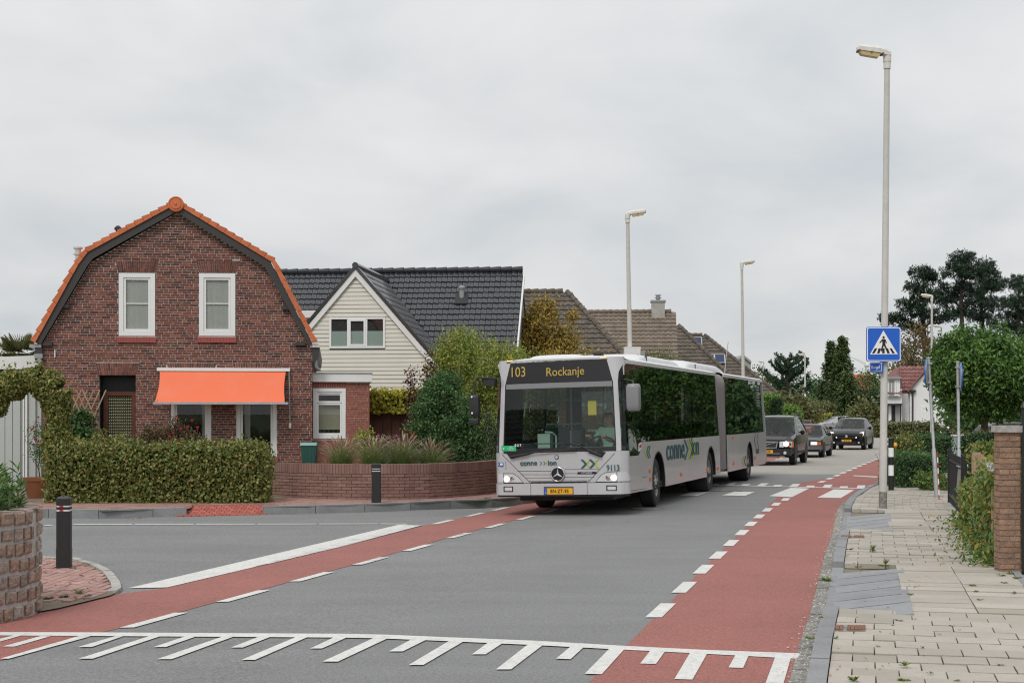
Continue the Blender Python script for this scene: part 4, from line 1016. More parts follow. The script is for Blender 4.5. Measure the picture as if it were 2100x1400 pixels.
# far grey gable past the bus
fg = Frame(1505, 120, 0); tg = fg.thing('grey_gabled_barn', 'grey gabled barn end behind the second street lamp', 'barn')
a, c, p = fg.uz(1507, 790)[0], fg.uz(1540, 790)[0], fg.uz(1524, 732)
zs_ = ZA(745, 120)
MB().prism([(a, 0, 0), (c, 0, 0), (c, 0, zs_), (p[0], 0, p[1]), (a, 0, zs_)], (0, 8, 0)).build('wall', 'render_grey', tg)
for (q0, q1) in ((a, p[0]), (c, p[0])): MB().prism([(q0, -.2, zs_), (q1, -.2, p[1]), (q1, -.2, p[1] + .2), (q0, -.2, zs_ + .2)], (0, 8.4, 0)).build('roof', 'grey_trim', tg)
window(tg, (a + c) / 2 - .5, (a + c) / 2 + .5, 1.0, 2.4, -.02, back='dark_room')

# ---- white garage at the left edge
H6 = Frame(-40, 36.5, 2.0); uz6 = H6.uz
h6 = H6.thing('white_garage', 'white ribbed garage wall with sloping fascia left of the brick house', 'garage')
ue_ = H6.u(83); z1_ = uz6(40, 763)[1]
b = MB(); b.box(-3, ue_, .06, 4, .05, z1_); b.build('wall', 'shed_white', h6)
pp = Pieces(); x = -3.0
while x < ue_ - .12:
    if not (uz6(46, 800)[0] < x + .1 < uz6(60, 800)[0]): pp.box(x, x + .175, 0, .06, .05, z1_ - .02)
    x += .19
pp.build('rib_panel', 'shed_white', h6)
for (x0, x1) in ((48.5, 51), (53, 57)): MB().box(H6.u(x0), H6.u(x1), -.06, .06, .05, z1_).build('door_post', 'white_paint', h6)
MB().prism([(-3, -.15, uz6(0, 757)[1]), (ue_, -.15, uz6(80, 757)[1]), (ue_, -.15, uz6(80, 729)[1]), (-3, -.15, uz6(-60, 742)[1])], (0, 4, 0)).build('fascia', 'white_paint', h6)
MB().box(-3, ue_, -.10, .05, uz6(0, 770)[1], uz6(0, 757)[1] - .005).build('soffit', 'black_void', h6)
# ------------------------------------------------------------------ the articulated bus
M('bus_silver', (.55, .545, .555), .36, metal=.25, coat=.4, nz=[(1.5, .04), (7, .10, (.40, .385, .36))])
M('bus_roof', (.66, .66, .665), .45, nz=[(3, .05)])
M('bus_dark', (.018, .018, .02), .25)
M('seam', (.07, .07, .075), .6)
M('bellows', cols=[(.20, .185, .18), (.25, .23, .225), (.22, .20, .195)], rough=.8)
M('tyre', (.02, .02, .021), .85, nz=[(30, .2)], bump=(60, .3))
M('rim', (.42, .41, .40), .5, metal=.4, nz=[(9, .3)])
M('rim_dark', (.10, .10, .10), .6)
M('led', (.42, .29, .06), .6, emit=((.55, .38, .10), .10))
M('teal_ink', (.012, .09, .11), .4)
M('lime_ink', (.42, .50, .03), .4)
M('plate_yellow', (.80, .40, .015), .4)
M('plate_blue', (.02, .12, .5), .4)
M('sticker_green', (.02, .42, .16), .4)
M('amber', (.70, .17, .02), .3)
M('lens', (.60, .60, .62), .12, spec=.8)
M('lamp_lit', (1, .9, .75), .3, emit=((1.0, .80, .55), 1.5))
M('lamp_warm', (1, .6, .3), .3, emit=((1.0, .5, .2), .8))
M('chrome', (.72, .72, .74), .12, metal=1.)
M('seat_cloth', (.03, .09, .10), .8)
M('bus_panel', (.22, .30, .28), .6)
M('bus_floor', (.08, .08, .085), .8)
M('handrail', (.35, .45, .40), .4)
M('ceiling_grey', (.42, .44, .43), .7)
M('paper', (.50, .40, .06), .8)
M('skin', (.50, .29, .21), .55)
M('shirt_mint', (.55, .82, .64), .8, nz=[(20, .05)])
M('trousers', (.03, .035, .05), .8)
M('hair_grey', (.36, .35, .34), .8)
M('mirror_grey', (.22, .22, .23), .4)
BTH = R(17.9); BX, BY = .88, 26.8; ROLL = .026
bus = thing('articulated_bus', 'silver grey articulated city bus turning past the crossing with its destination lit', 'bus', (BX, BY, -.0275))
bus.rotation_euler = (0, -ROLL, -BTH)
HWD, RCN, BOW = 1.275, .17, .07
def hw(z): return HWD - .075 * max(0, min(1.6, z - 1.3)) / 1.6
def S(u, z, o=0.0):                      # front surface; o = proud of it
    k = hw(z) / HWD; a = abs(u); y = BOW * (a / HWD) ** 2
    if a > HWD - RCN: q = min(1, (a - (HWD - RCN)) / RCN); y += RCN * (1 - math.sqrt(max(0, 1 - q * q)))
    y += .055 * max(0, z - 1.15) - .03 * max(0, .62 - z)
    e = 1e-3
    q = max(0, (a - (HWD - RCN)) / RCN); nx = math.copysign(min(1, q), u); ny = -math.sqrt(max(0, 1 - min(1, q) ** 2))
    return Vector((u * k + nx * o, y + ny * o, z))
US = [-HWD + RCN * (1 - math.sin(R(90 * i / 6))) for i in range(7)]
US = [-HWD] + [-HWD + RCN * (1 - math.cos(R(15 * i))) for i in range(1, 7)]
US = US + [(-HWD + RCN) + (2 * (HWD - RCN)) * i / 18 for i in range(1, 19)] + [-q for q in US[::-1]][1:]
ZSL = [.3, .62, 1.15, 1.3, 1.6, 2.0, 2.42, 2.75, 3.0]
FBF = Frame(0, 30, 0); FBF.X0, FBF.Y0 = BX - 1.275 * math.cos(BTH), BY + 1.275 * math.sin(BTH); FBF.c, FBF.s = math.cos(-BTH), math.sin(-BTH)
def fz(px, py):                          # photo pixel on the bus front -> (u, z)
    u = FBF.u(px); D_ = FBF.Y0 + u * FBF.s; u -= 1.275; z = ZA(py, D_) + .0275 - u * ROLL
    return (max(-HWD, min(HWD, u)), z)
def patch(name, poly, mat, o=0., parent=None, th=.0):
    b = MB()
    for u0, u1 in zip(US[:-1], US[1:]):
        q = clip(clip(poly, 1, 0, -u0), -1, 0, u1)
        if len(q) < 3: continue
        for z0, z1 in zip(ZSL[:-1], ZSL[1:]):
            r_ = clip(clip(q, 0, 1, -z0), 0, -1, z1)
            if len(r_) < 3: continue
            ar = sum(r_[i][0] * r_[(i + 1) % len(r_)][1] - r_[(i + 1) % len(r_)][0] * r_[i][1] for i in range(len(r_)))
            if abs(ar) < 1e-7: continue
            if ar < 0: r_ = r_[::-1]
            b.add([S(a, c, o) for a, c in r_], [tuple(range(len(r_)))])
    return b.build(name, mat, parent or bus, smooth=50)
def fpatch(name, pts, mat, o=0., parent=None): return patch(name, [fz(*p) for p in pts], mat, o, parent)
def seam(pts, w=.010, mat='seam', o=.003, parent=None, name='seam'):
    b = MB()
    for p, q in zip(pts[:-1], pts[1:]):
        n_ = max(1, int((Vector(q) - Vector(p)).length / .12))
        for i in range(n_):
            a = Vector(p).lerp(Vector(q), i / n_); c = Vector(p).lerp(Vector(q), (i + 1) / n_)
            d = (c - a).normalized(); nn_ = Vector((-d.y, d.x)) * w / 2
            b.add([S(*(a - nn_), o), S(*(c - nn_), o), S(*(c + nn_), o), S(*(a + nn_), o)], [(0, 1, 2, 3)])
    return b.build(name, mat, parent or bus)
Z3 = lambda x, y: (1000 + x / 6.364, 880 + y / 6.364)
uWR, uWL = fz(1266, 850)[0], -fz(1266, 850)[0]
uGL = 1.165
ZB0, ZB1, ZP, ZW, ZD, ZT = .385, .60, 1.165, 1.19, 2.44, 2.835
# front panels
front = patch('front_panel', [(-HWD, ZB1), (HWD, ZB1), (HWD, ZP), (-HWD, ZP)], 'bus_silver')
bump = patch('bumper', [(-HWD, ZB0), (HWD, ZB0), (HWD, ZB1 - .006), (-HWD, ZB1 - .006)], 'bus_silver', .012)
patch('bumper_lip', [(-HWD, ZB0 - .035), (HWD, ZB0 - .035), (HWD, ZB0), (-HWD, ZB0)], 'bus_dark', -.015, bump)
for sg in (-1, 1):
    patch('windscreen_pillar', sorted([(sg * uWR, ZP), (sg * uGL, ZP), (sg * uGL, 2.42), (sg * uWR, 2.42)], key=lambda q: 0) , 'bus_silver', .004)
    patch('corner_panel', [(sg * uWR, 2.42), (sg * uGL, 2.42), (sg * (uGL + .02), 2.6), (sg * HWD, 2.78), (sg * HWD, 2.83), (sg * (uWR - .1), 2.83)], 'bus_silver', .004)
    patch('corner_glass', [(sg * uGL, 1.10), (sg * HWD, 1.06), (sg * HWD, 2.78), (sg * (uGL + .02), 2.6), (sg * uGL, 2.42)], 'glass_bus', .0)
    patch('lower_corner', [(sg * uGL, ZP), (sg * HWD, ZP), (sg * HWD, 1.06), (sg * uGL, 1.10)], 'bus_silver', .001)
patch('roof_cap', [(-HWD, 2.83), (HWD, 2.83), (HWD, 2.88), (-HWD, 2.88)], 'bus_silver', .002)
dest = patch('destination_display', [fz(1030.5, 786.5), fz(1265.5, 779.5), fz(1256.5, 734.5), fz(1035.5, 742)], 'bus_dark', .002)
wsc = patch('windscreen', [(uWL, ZW), (uWR, ZW), (uWR, ZD), (uWL, ZD)], 'glass_windscreen', 0.)
# black surround of the windscreen and the wiper wells
zl0 = ZW + .055
patch('windscreen_border', [(uWL, ZP), (uWR, ZP), (uWR, zl0), (uWL, zl0)], 'bus_dark', .003, wsc)
for sg in (-1, 1): patch('windscreen_border', [(sg * uWR, zl0), (sg * (uWR - .022), zl0), (sg * (uWR - .022), ZD), (sg * uWR, ZD)], 'bus_dark', .003, wsc)
patch('sun_band', [(uWL, ZD - .095), (uWR, ZD - .095), (uWR, ZD), (uWL, ZD)], 'mirror_grey', .002, wsc)
fpatch('wiper_well', [Z3(200, 318), Z3(262, 320), Z3(310, 386), Z3(330, 386), Z3(625, 312), Z3(400, 290)], 'bus_dark', .005, wsc)
fpatch('wiper_well', [Z3(1320, 300), Z3(1480, 362), Z3(1508, 366), Z3(1562, 298), Z3(1500, 285)], 'bus_dark', .005, wsc)
for pts, r_ in (([(305, 352), (650, 300), (1180, 262)], .014), ([(1510, 340), (1230, 215), (1110, 185)], .016), ([(650, 188), (1110, 180), (1260, 200)], .010), ([(310, 362), (560, 320)], .022), ([(1500, 345), (1330, 270)], .022)):
    MB().tube([S(*fz(*Z3(*p)), .05) for p in pts], r_, 6).build('wiper', 'black_plastic', wsc)
seam([(-HWD, ZB1), (HWD, ZB1)], .014)
seam([fz(*Z3(195, 325)), fz(*Z3(575, 705))]); seam([fz(*Z3(1672, 310)), fz(*Z3(1305, 705))])
for x_ in (572, 1310): seam([(fz(*Z3(x_, 720))[0], ZB1), (fz(*Z3(x_, 720))[0], ZB0)], .008, o=.014)
seam([(fz(*Z3(572, 0))[0], ZB1 + .012), (fz(*Z3(1305, 0))[0], ZB1 + .012)], .028, 'bus_dark')
for (a, c, y_) in ((395, 845, 545), (440, 845, 590), (500, 850, 632), (540, 870, 672), (1025, 1480, 522), (1022, 1440, 575), (1015, 1400, 625), (1005, 1350, 668)):
    seam([fz(*Z3(a, y_)), fz(*Z3(c, y_))], .009, 'seam', .002, name='ridge_shade_line'); seam([fz(*Z3(a, y_ - 8)), fz(*Z3(c, y_ - 8))], .006, 'bus_roof', .0025, name='ridge_highlight_line')  # flat dark and pale strips paint shade and highlight of the panel ridges
# headlights
for nm, pts, lit, amb in (('headlight', [(1425, 682), (1500, 592), (1570, 562), (1690, 556), (1690, 680)], (1652, 632), [(1697, 556), (1803, 553), (1842, 612), (1842, 672), (1697, 680)]), ('headlight', [(212, 692), (212, 582), (340, 582), (402, 622), (465, 692)], (252, 650), [(133, 584), (205, 580), (205, 692), (133, 692)])):
    hl = fpatch(nm, [Z3(*p) for p in pts], 'lens', .006)
    cen = (sum(p[0] for p in pts) / len(pts), sum(p[1] for p in pts) / len(pts))
    big = [(cen[0] + (p[0] - cen[0]) * 1.10, cen[1] + (p[1] - cen[1]) * 1.16) for p in pts]
    fpatch('lamp_surround', [Z3(*p) for p in big], 'bus_dark', .004, hl)
    c = S(*fz(*Z3(*lit)), .0); b = MB(); b.lathe((c.x, c.y, c.z), [(.06, .0), (.055, -.015), (.03, -.02)], 18, 'y'); b.build('lit_lamp', 'lamp_lit', hl)
    c = S(*fz(*Z3(lit[0] + (-75 if lit[0] > 900 else 75), lit[1] + 0)), .0); b = MB(); b.lathe((c.x, c.y, c.z), [(.05, .0), (.045, -.01), (.02, -.012)], 16, 'y'); b.build('reflector', 'chrome', hl)
    fpatch('indicator', [Z3(*p) for p in amb], 'lens', .005, hl)
    fpatch('fog_lamp', [Z3(*p) for p in ([(1572, 745), (1678, 745), (1678, 790), (1572, 790)] if lit[0] > 900 else [(226, 757), (325, 757), (325, 803), (226, 803)])], 'lens', .022, bump)
    fpatch('fog_surround', [Z3(*p) for p in ([(1556, 730), (1690, 730), (1690, 800), (1556, 800)] if lit[0] > 900 else [(210, 745), (337, 745), (337, 815), (210, 815)])], 'bus_dark', .018, bump)
# number plate
fpatch('plate_holder', [Z3(745, 745), Z3(1132, 745), Z3(1132, 858), Z3(745, 858)], 'seam', .018, bump)
pl = fpatch('number_plate', [Z3(757, 766), Z3(1122, 764), Z3(1122, 843), Z3(757, 847)], 'plate_yellow', .024, bump)
fpatch('plate_band', [Z3(757, 766), Z3(790, 766), Z3(790, 847), Z3(757, 847)], 'plate_blue', .027, bump)
u_, z_ = fz(*Z3(952, 805)); lettering('BN-ZT-95', .092, 'sign_black', bump, S(u_, z_, .03), (1, .0, 0), (0, 0, 1), bold=.0, sx=.86, space=1.06)
u_, z_ = fz(*Z3(773, 828)); lettering('NL', .022, 'sign_white', bump, S(u_, z_, .030), (1, 0, 0), (0, 0, 1))
# star, badges, writing
u_, z_ = fz(*Z3(932, 585)); c = S(u_, z_, .0); b = MB(); b.lathe((c.x, c.y, c.z), [(.12, .0), (.12, -.02), (.001, -.022)], 32, 'y'); em = b.build('emblem', 'bus_dark', bus)
b = MB(); b.tube([(c.x + .125 * math.cos(q), c.y - .025, c.z + .125 * math.sin(q)) for q in [2 * math.pi * i / 32 for i in range(33)]], .011, 8); b.build('ring', 'chrome', em, smooth=60)
b = MB()
for k_ in range(3):
    a = R(90 + 120 * k_); d = Vector((math.cos(a), 0, math.sin(a))); n_ = Vector((-d.z, 0, d.x)); cc = Vector((c.x, c.y - .028, c.z))
    b.add([cc + n_ * .02, cc - n_ * .02, cc + d * .12, cc + Vector((0, -.014, 0))], [(0, 2, 3), (2, 1, 3)])
b.build('star', 'chrome', em)
u_, z_ = fz(*Z3(921, 362)); c = S(u_, z_, 0); b = MB(); b.lathe((c.x, c.y, c.z), [(.04, 0), (.04, -.012), (.03, -.014)], 20, 'y'); b.build('round_badge', 'seam', bus)
b = MB(); b.lathe((c.x, c.y - .012, c.z), [(.028, 0), (.028, -.004)], 20, 'y'); b.build('round_badge_centre', 'aluminium', bus)
fpatch('model_badge', [Z3(1190, 556), Z3(1432, 553), Z3(1425, 582), Z3(1183, 585)], 'bus_dark', .006)
u_, z_ = fz(*Z3(1308, 569)); lettering('CITARO', .040, 'aluminium', bus, S(u_, z_, .010), (1, 0, 0), (0, 0, 1), bold=.001, sx=1.35, space=1.05)
def ftext(t, x, y, size, mat, sx=1., bold=0.): u_, z_ = fz(*Z3(x, y)); lettering(t, size, mat, bus, S(u_, z_, .012), (1, 0, 0), (0, 0, 1), bold=bold, sx=sx)
ftext('conne', 551, 440, .135, 'teal_ink', 1.0, .003); ftext('ion', 862, 437, .135, 'teal_ink', 1.0, .003)
def chev(x, y, s_, mat, dirn=1, w=.35, o=.012):        # chevron on the front
    for k_ in (1, -1):
        q = [(x, y - k_ * s_), (x + w * s_ * 1.1, y - k_ * s_), (x + dirn * s_ * .95 + w * s_ * 1.1 * (dirn > 0) + (w * s_ * 1.1 if dirn < 0 else 0), y), (x + dirn * s_ * .95 + (0 if dirn > 0 else 0), y)]
        fpatch('logo_chevron', [Z3(*p) for p in q], mat, o + .001 * k_)
chev(697, 442, 24, 'teal_ink'); chev(741, 441, 24, 'teal_ink'); chev(790, 440, 24, 'lime_ink', -1)
chev(1230, 450, 58, 'teal_ink', w=.5); chev(1336, 448, 58, 'teal_ink', w=.5); chev(1340, 449, 58, 'lime_ink', -1, w=.42, o=.009); chev(1446, 447, 58, 'lime_ink', -1, w=.42, o=.009)
ftext('9113', 1647, 506, .15, 'teal_ink', .84, .002)
fpatch('access_sticker', [Z3(133, 432), Z3(157, 432), Z3(157, 484), Z3(133, 484)], 'plate_blue', .008); fpatch('access_sticker', [Z3(166, 432), Z3(211, 432), Z3(211, 488), Z3(166, 488)], 'plate_blue', .008)
ftext('1', 143, 459, .06, 'sign_white'); ftext('o', 188, 452, .07, 'sign_white', 1.2, .006)
seam([fz(*Z3(130, 425)), fz(*Z3(245, 425)), fz(*Z3(245, 520)), fz(*Z3(130, 525))], .008)
# destination writing
DZ = lambda x, y: (980 + x / 8.75, 720 + y / 8.75)
for t, x0, x1, y0, y1, sx in (('103', 575, 850, 285, 475, .82), ('Rockanje', 1205, 2030, 265, 430, .90)):
    u0, za = fz(*DZ(x0, y1)); u1, zb = fz(*DZ(x1, y0)); m_ = ((u0 + u1) / 2, (za + zb) / 2 - (.015 if 'R' in t else 0))
    c = S(*m_, .012); lettering(t, (zb - za) * 1.42 if t == '103' else (zb - za) * 1.62, 'led', dest, c, (1, 0, ROLL * .3), (0, .055, 1), bold=.001, sx=sx)
# windscreen stickers and papers
fpatch('green_sticker', [Z3(190, 214), Z3(388, 214), Z3(388, 285), Z3(195, 285)], 'sticker_green', .006, wsc)
for (x, y, t, sz) in ((218, 248, 'v', .09), (318, 228, 'AED', .030), (318, 248, 'in deze bus', .030), (318, 266, 'aanwezig', .026)):
    u_, z_ = fz(*Z3(x, y)); lettering(t, sz, 'sign_white', wsc, S(u_, z_, .009), (1, 0, 0), (0, 0, 1))
fpatch('line_number_card', [Z3(355, 190), Z3(475, 190), Z3(475, 232), Z3(355, 232)], 'bus_dark', .004, wsc)
u_, z_ = fz(*Z3(413, 211)); lettering('0 2 7', .062, 'sign_white', wsc, S(u_, z_, .008), (1, 0, 0), (0, 0, 1), bold=.002)
MB().box(.50, .66, .30, .305, 1.83, 2.09).build('paper_notice', 'paper', bus)
# roof marker lamps
for x_ in (fz(1043, 742)[0], fz(1248, 733)[0]):
    c = S(x_, 2.865, .0); b = MB(); b.obox(c + Vector((0, .0, .008)), (.05, 0, 0), (0, .02, 0), (0, 0, .012)); b.build('marker_lamp', 'lamp_warm', bus)

# ---- sides
Y0S = BOW + RCN
def wheel_arc(yc, r_, z0, n=14):
    a0 = math.asin((z0 - .48) / r_); return [(yc - r_ * math.cos(a0 + (math.pi - 2 * a0) * i / n), .48 + r_ * math.sin(a0 + (math.pi - 2 * a0) * i / n)) for i in range(n + 1)]
ZS0, ZS1, ZS2 = .37, 1.30, 2.76
def side_panel(name, pts, mat, sg, o=0., th=-.03, parent=None):
    q = [(sg * (hw(z) + o), y, z) for y, z in pts]
    return MB().prism(q, (sg * th, 0, 0)).build(name, mat, parent or bus)
AX1, AX2, AX3 = 2.7, 8.55, 14.54; J0, J1, END = 9.78, 10.98, 17.75
for sg in (1, -1):
    # lower skins
    up = [(J0, ZS1), (1.28, ZS1), (1.13, 1.10), (1.0, 1.055), (Y0S, 1.06)] if sg > 0 else [(J0, ZS1), (Y0S, ZS1)]
    side_panel('side_panel', [(Y0S, ZS0 + .02)] + [(p[0], p[1]) for p in wheel_arc(AX1, .60, ZS0)] + wheel_arc(AX2, .58, ZS0) + [(J0, ZS0)] + up, 'bus_silver', sg)
    side_panel('side_panel', [(J1, ZS0)] + wheel_arc(AX3, .58, ZS0) + [(END - .25, ZS0), (END - .02, .55), (END, ZS1), (J1, ZS1)], 'bus_silver', sg)
    for yc in (AX1, AX2, AX3):
        b = MB(); r_ = .60 if yc == AX1 else .58; pr = wheel_arc(yc, r_ - .002, ZS0)
        vs = []; 
        for (y, z) in pr: vs += [(sg * (HWD - .002), y, z), (sg * .62, y, z)]
        b.add(vs, [(2 * i, 2 * i + 1, 2 * i + 3, 2 * i + 2) for i in range(len(pr) - 1)])
        b.add([(sg * .62, y, z) for y, z in pr], [tuple(range(len(pr)))]); b.build('wheel_arch', 'black_void', bus)
        b = MB(); pr2 = wheel_arc(yc, r_ + .02, ZS0); vs = []
        for (y, z), (y2, z2) in zip(wheel_arc(yc, r_ - .005, ZS0), pr2): vs += [(sg * (HWD + .006), y, z), (sg * (HWD + .006), y2, z2)]
        b.add(vs, [(2 * i, 2 * i + 1, 2 * i + 3, 2 * i + 2) for i in range(len(pr) - 1)]); b.build('arch_trim', 'seam', bus)
    # window band
    panes = [(1.72, 3.35), (3.35, 5.0), (5.0, 6.6), (6.6, 8.2), (8.2, J0 - .03)]
    if sg < 0: panes = [(Y0S + .02, 1.72)] + panes
    rear = [(J1 + .03, 12.6), (12.6, 14.2), (14.2, 15.7), (15.7, 17.3)]
    for (a, c) in panes + rear:
        side_panel('side_window', [(a + .008, ZS1 + .004), (c - .008, ZS1 + .004), (c - .008, ZS2), (a + .008, ZS2)], 'glass_bus', sg, -.004, -.006)
        for (e0, e1, f0_, f1_) in ((a, c, ZS1 + .002, ZS1 + .075), (a, c, ZS2 - .11, ZS2), (a, a + .055, ZS1 + .075, ZS2 - .11), (c - .055, c, ZS1 + .075, ZS2 - .11)):
            side_panel('window_border', [(e0, f0_), (e1, f0_), (e1, f1_), (e0, f1_)], 'bus_dark', sg, -.012, -.015)
    if sg > 0:
        dw = side_panel('driver_window', [(Y0S, 1.065), (.99, 1.06), (1.12, 1.105), (1.27, 1.305), (1.27, ZS2), (Y0S + .16, ZS2), (Y0S + .05, 2.7), (Y0S, 2.55)], 'glass_bus', sg, -.004, -.006)
        side_panel('driver_window', [(1.28, ZS1 + .004), (1.70, ZS1 + .004), (1.70, ZS2), (1.28, ZS2)], 'glass_bus', sg, -.004, -.006)
        for (y0, y1, z0, z1) in ((1.24, 1.30, ZS1, ZS2), (1.62, 1.71, ZS1, 2.42), (Y0S + .1, 1.68, 2.34, 2.40), (Y0S + .1, 1.7, 2.66, ZS2), (.99, 1.05, 1.06, 2.35)):
            side_panel('window_bar', [(y0, z0), (y1, z0), (y1, z1), (y0, z1)], 'bus_dark', sg, -.012, -.02, dw)
        side_panel('corner_fill', [(Y0S, 2.55), (Y0S + .05, 2.7), (Y0S + .16, ZS2), (Y0S, ZS2)], 'bus_silver', sg, .0, -.02)
        side_panel('small_flag_sticker', [(.98, 1.12), (1.20, 1.17), (1.22, 1.30), (1.0, 1.27)], 'sign_white', sg, .002, -.004)
        side_panel('small_flag_sticker', [(1.04, 1.18), (1.17, 1.20), (1.18, 1.27), (1.05, 1.25)], 'paint_red', sg, .006, -.004)
    else:
        for yc in (1.0, 5.6, 12.6):
            d_ = side_panel('door', [(yc - .6, ZS0), (yc + .6, ZS0), (yc + .6, 2.5), (yc - .6, 2.5)], 'bus_dark', sg, .01, -.03)
            for k_ in (-.3, .3): side_panel('door_pane', [(yc + k_ - .24, .55), (yc + k_ + .24, .55), (yc + k_ + .24, 2.4), (yc + k_ - .24, 2.4)], 'glass_bus', sg, .016, -.004, d_)
    # cant rail above the windows
    for (a, c) in ((Y0S, J0), (J1, END)): side_panel('cant_rail', [(a, ZS2), (c, ZS2), (c, ZS2 + .07), (a, ZS2 + .07)], 'bus_silver', sg, .002, -.03)
# side fittings on the visible flank
def sp_(px): k = (px - CX) / F; x0 = BX + HWD * math.cos(BTH); d0 = BY - HWD * math.sin(BTH); return (k * d0 - x0) / (math.sin(BTH) - k * math.cos(BTH))
def sz(px, py): y = sp_(px); return ZA(py, BY - HWD * math.sin(BTH) + y * math.cos(BTH)) + .0275 - HWD * ROLL
C5 = lambda x, y: (1250 + x / 3.889, 700 + y / 3.889)
def sl(x, y): px, py = C5(x, y); return (sp_(px), sz(px, py))
for (x, y) in ((325, 1027), (328, 1098), (574, 1058), (780, 1025), (866, 1010), (990, 767), (994, 973), (1106, 943), (1163, 928)):
    y_, z_ = sl(x, y); MB().box(HWD, HWD + .025, y_ - .06, y_ + .06, z_ - .03, z_ + .03).build('side_marker', 'amber', bus)
ya, za = sl(462, 912); yb, zb = sl(720, 895)
def stext(t, ya_, yb_, z_, size, mat):
    me = text_mesh(t, size, .002, .008); xs = [v.co.x for v in me.vertices]; w_ = max(xs) - min(xs)
    bpy.data.meshes.remove(me); lettering(t, size, mat, bus, (HWD + .012, (ya_ + yb_) / 2, z_), (0, 1, 0), (0, 0, 1), bold=.008, sx=(yb_ - ya_) / w_)
L_ = yb - ya
stext('conne', ya, ya + L_ * .53, 1.085, .62, 'teal_ink'); stext('ion', ya + L_ * .755, yb, 1.105, .60, 'teal_ink')
def schev(y, z, w, h, mat, dirn, t, o=.003):
    for k_ in (1, -1):
        side_panel('logo_chevron', [(y, z + k_ * h), (y + t, z + k_ * h), (y + t + dirn * w, z), (y + dirn * w, z)], mat, 1, o + .003 + .001 * k_, -.002)
y0 = ya + L_ * .52
schev(y0, 1.06, .35, .22, 'teal_ink', 1, .16); schev(y0 + .5, 1.06, .35, .22, 'teal_ink', 1, .16); schev(y0 + .38, 1.06, -.35, .22, 'lime_ink', -1, .15, .006); schev(y0 + .85, 1.06, -.35, .22, 'lime_ink', -1, .15, .006)
schev(1.62, 1.10, -.14, .12, 'lime_ink', 1, .07); schev(1.78, 1.10, -.14, .12, 'teal_ink', 1, .07); schev(1.94, 1.10, -.14, .12, 'teal_ink', 1, .07)
yq, zq = sl(1075, 955); schev(yq, zq, -.28, .14, 'lime_ink', 1, .14); schev(yq + .3, zq, -.28, .14, 'teal_ink', 1, .14)
yq, zq = sl(1175, 785); schev(yq, zq, -.35, .26, 'seam', 1, .08); schev(yq + .5, zq, -.35, .26, 'seam', 1, .08)
for k_ in range(4): y_, z_ = sl(1185, 860 + k_ * 9); MB().box(HWD, HWD + .006, y_ - .3, y_ + .3, z_ - .02, z_ + .012).build('vent_slot', 'seam', bus)
y_, z_ = sl(1214, 320); b = Pieces()
for k_ in range(8): MB().box(hw(2.5) - .01, hw(2.5) + .02, y_ - .35, y_ + .2, 2.05 + k_ * .075, 2.09 + k_ * .075).build('louvre', 'mirror_grey', bus)
for (p, q) in (((172, 1190), (300, 1170)), ((270, 1080), (305, 1075))):
    a, c = sl(*p), sl(*q); MB().tube([(HWD + .002, *a), (HWD + .002, *c)], .006, 4).build('seam', 'seam', bus)
# rear end
b = MB(); b.prism([(HWD, END - .005, ZS0 + .1), (-HWD, END - .005, ZS0 + .1), (-HWD, END - .005, ZS1), (HWD, END - .005, ZS1)], (0, .04, 0)); b.prism([(HWD, END - .005, ZS1), (-HWD, END - .005, ZS1), (-hw(2.8), END - .06, 2.84), (hw(2.8), END - .06, 2.84)], (0, .04, 0)); b.build('rear_panel', 'bus_silver', bus)
MB().box(-HWD + .05, HWD - .05, J1, END - .1, ZS0 + .02, ZS0 + .08).build('underbody', 'black_void', bus)
MB().box(-HWD + .05, HWD - .05, .25, J0, ZS0 + .0, ZS0 + .06).build('underbody', 'black_void', bus)
MB().box(-.9, .9, .45, 1.9, .26, ZS0).build('axle_gear', 'black_void', bus)
# roof shells
def roof(y0, y1, front_):
    us = [-1 + 2 * i / 24 for i in range(25)]; rows = []
    def zp(u): a = abs(u); return 2.83 + .105 * (1 - a ** 3.2) ** .6 if a < 1 else 2.83
    ds = ([0, .02, .05, .1, .17, .26, .4] if front_ else [0]) + [y1 - y0 - .3, y1 - y0]
    for i, d in enumerate(ds):
        r_ = []
        for u in us:
            W_ = hw(2.83) + .002
            if front_:
                k_ = min(1, d / .40); k_ = math.sin(k_ * math.pi / 2); base = S(u * HWD, 2.855).y if abs(u) < 1 else S(HWD * u, 2.855).y
                yy = base + d if d < .45 else y0 + d
                z_ = 2.855 + (zp(u) - 2.855) * k_ if zp(u) > 2.855 else zp(u) + (2.855 - zp(u)) * (1 - k_)
            else: yy = y0 + d; z_ = zp(u)
            r_.append((u * W_, yy, z_))
        rows.append(r_)
    n = len(us); vs = [p for r_ in rows for p in r_]
    MB().add(vs, [(i * n + k, i * n + k + 1, (i + 1) * n + k + 1, (i + 1) * n + k) for i in range(len(rows) - 1) for k in range(n - 1)]).build('roof', 'bus_roof', bus, smooth=50)
roof(0, J0, True); roof(J1, END, False)
MB().box(-1.15, 1.15, .5, J0, 2.70, 2.74).build('ceiling', 'ceiling_grey', bus)
MB().box(-1.15, 1.15, J1, END - .15, 2.70, 2.74).build('ceiling', 'ceiling_grey', bus)
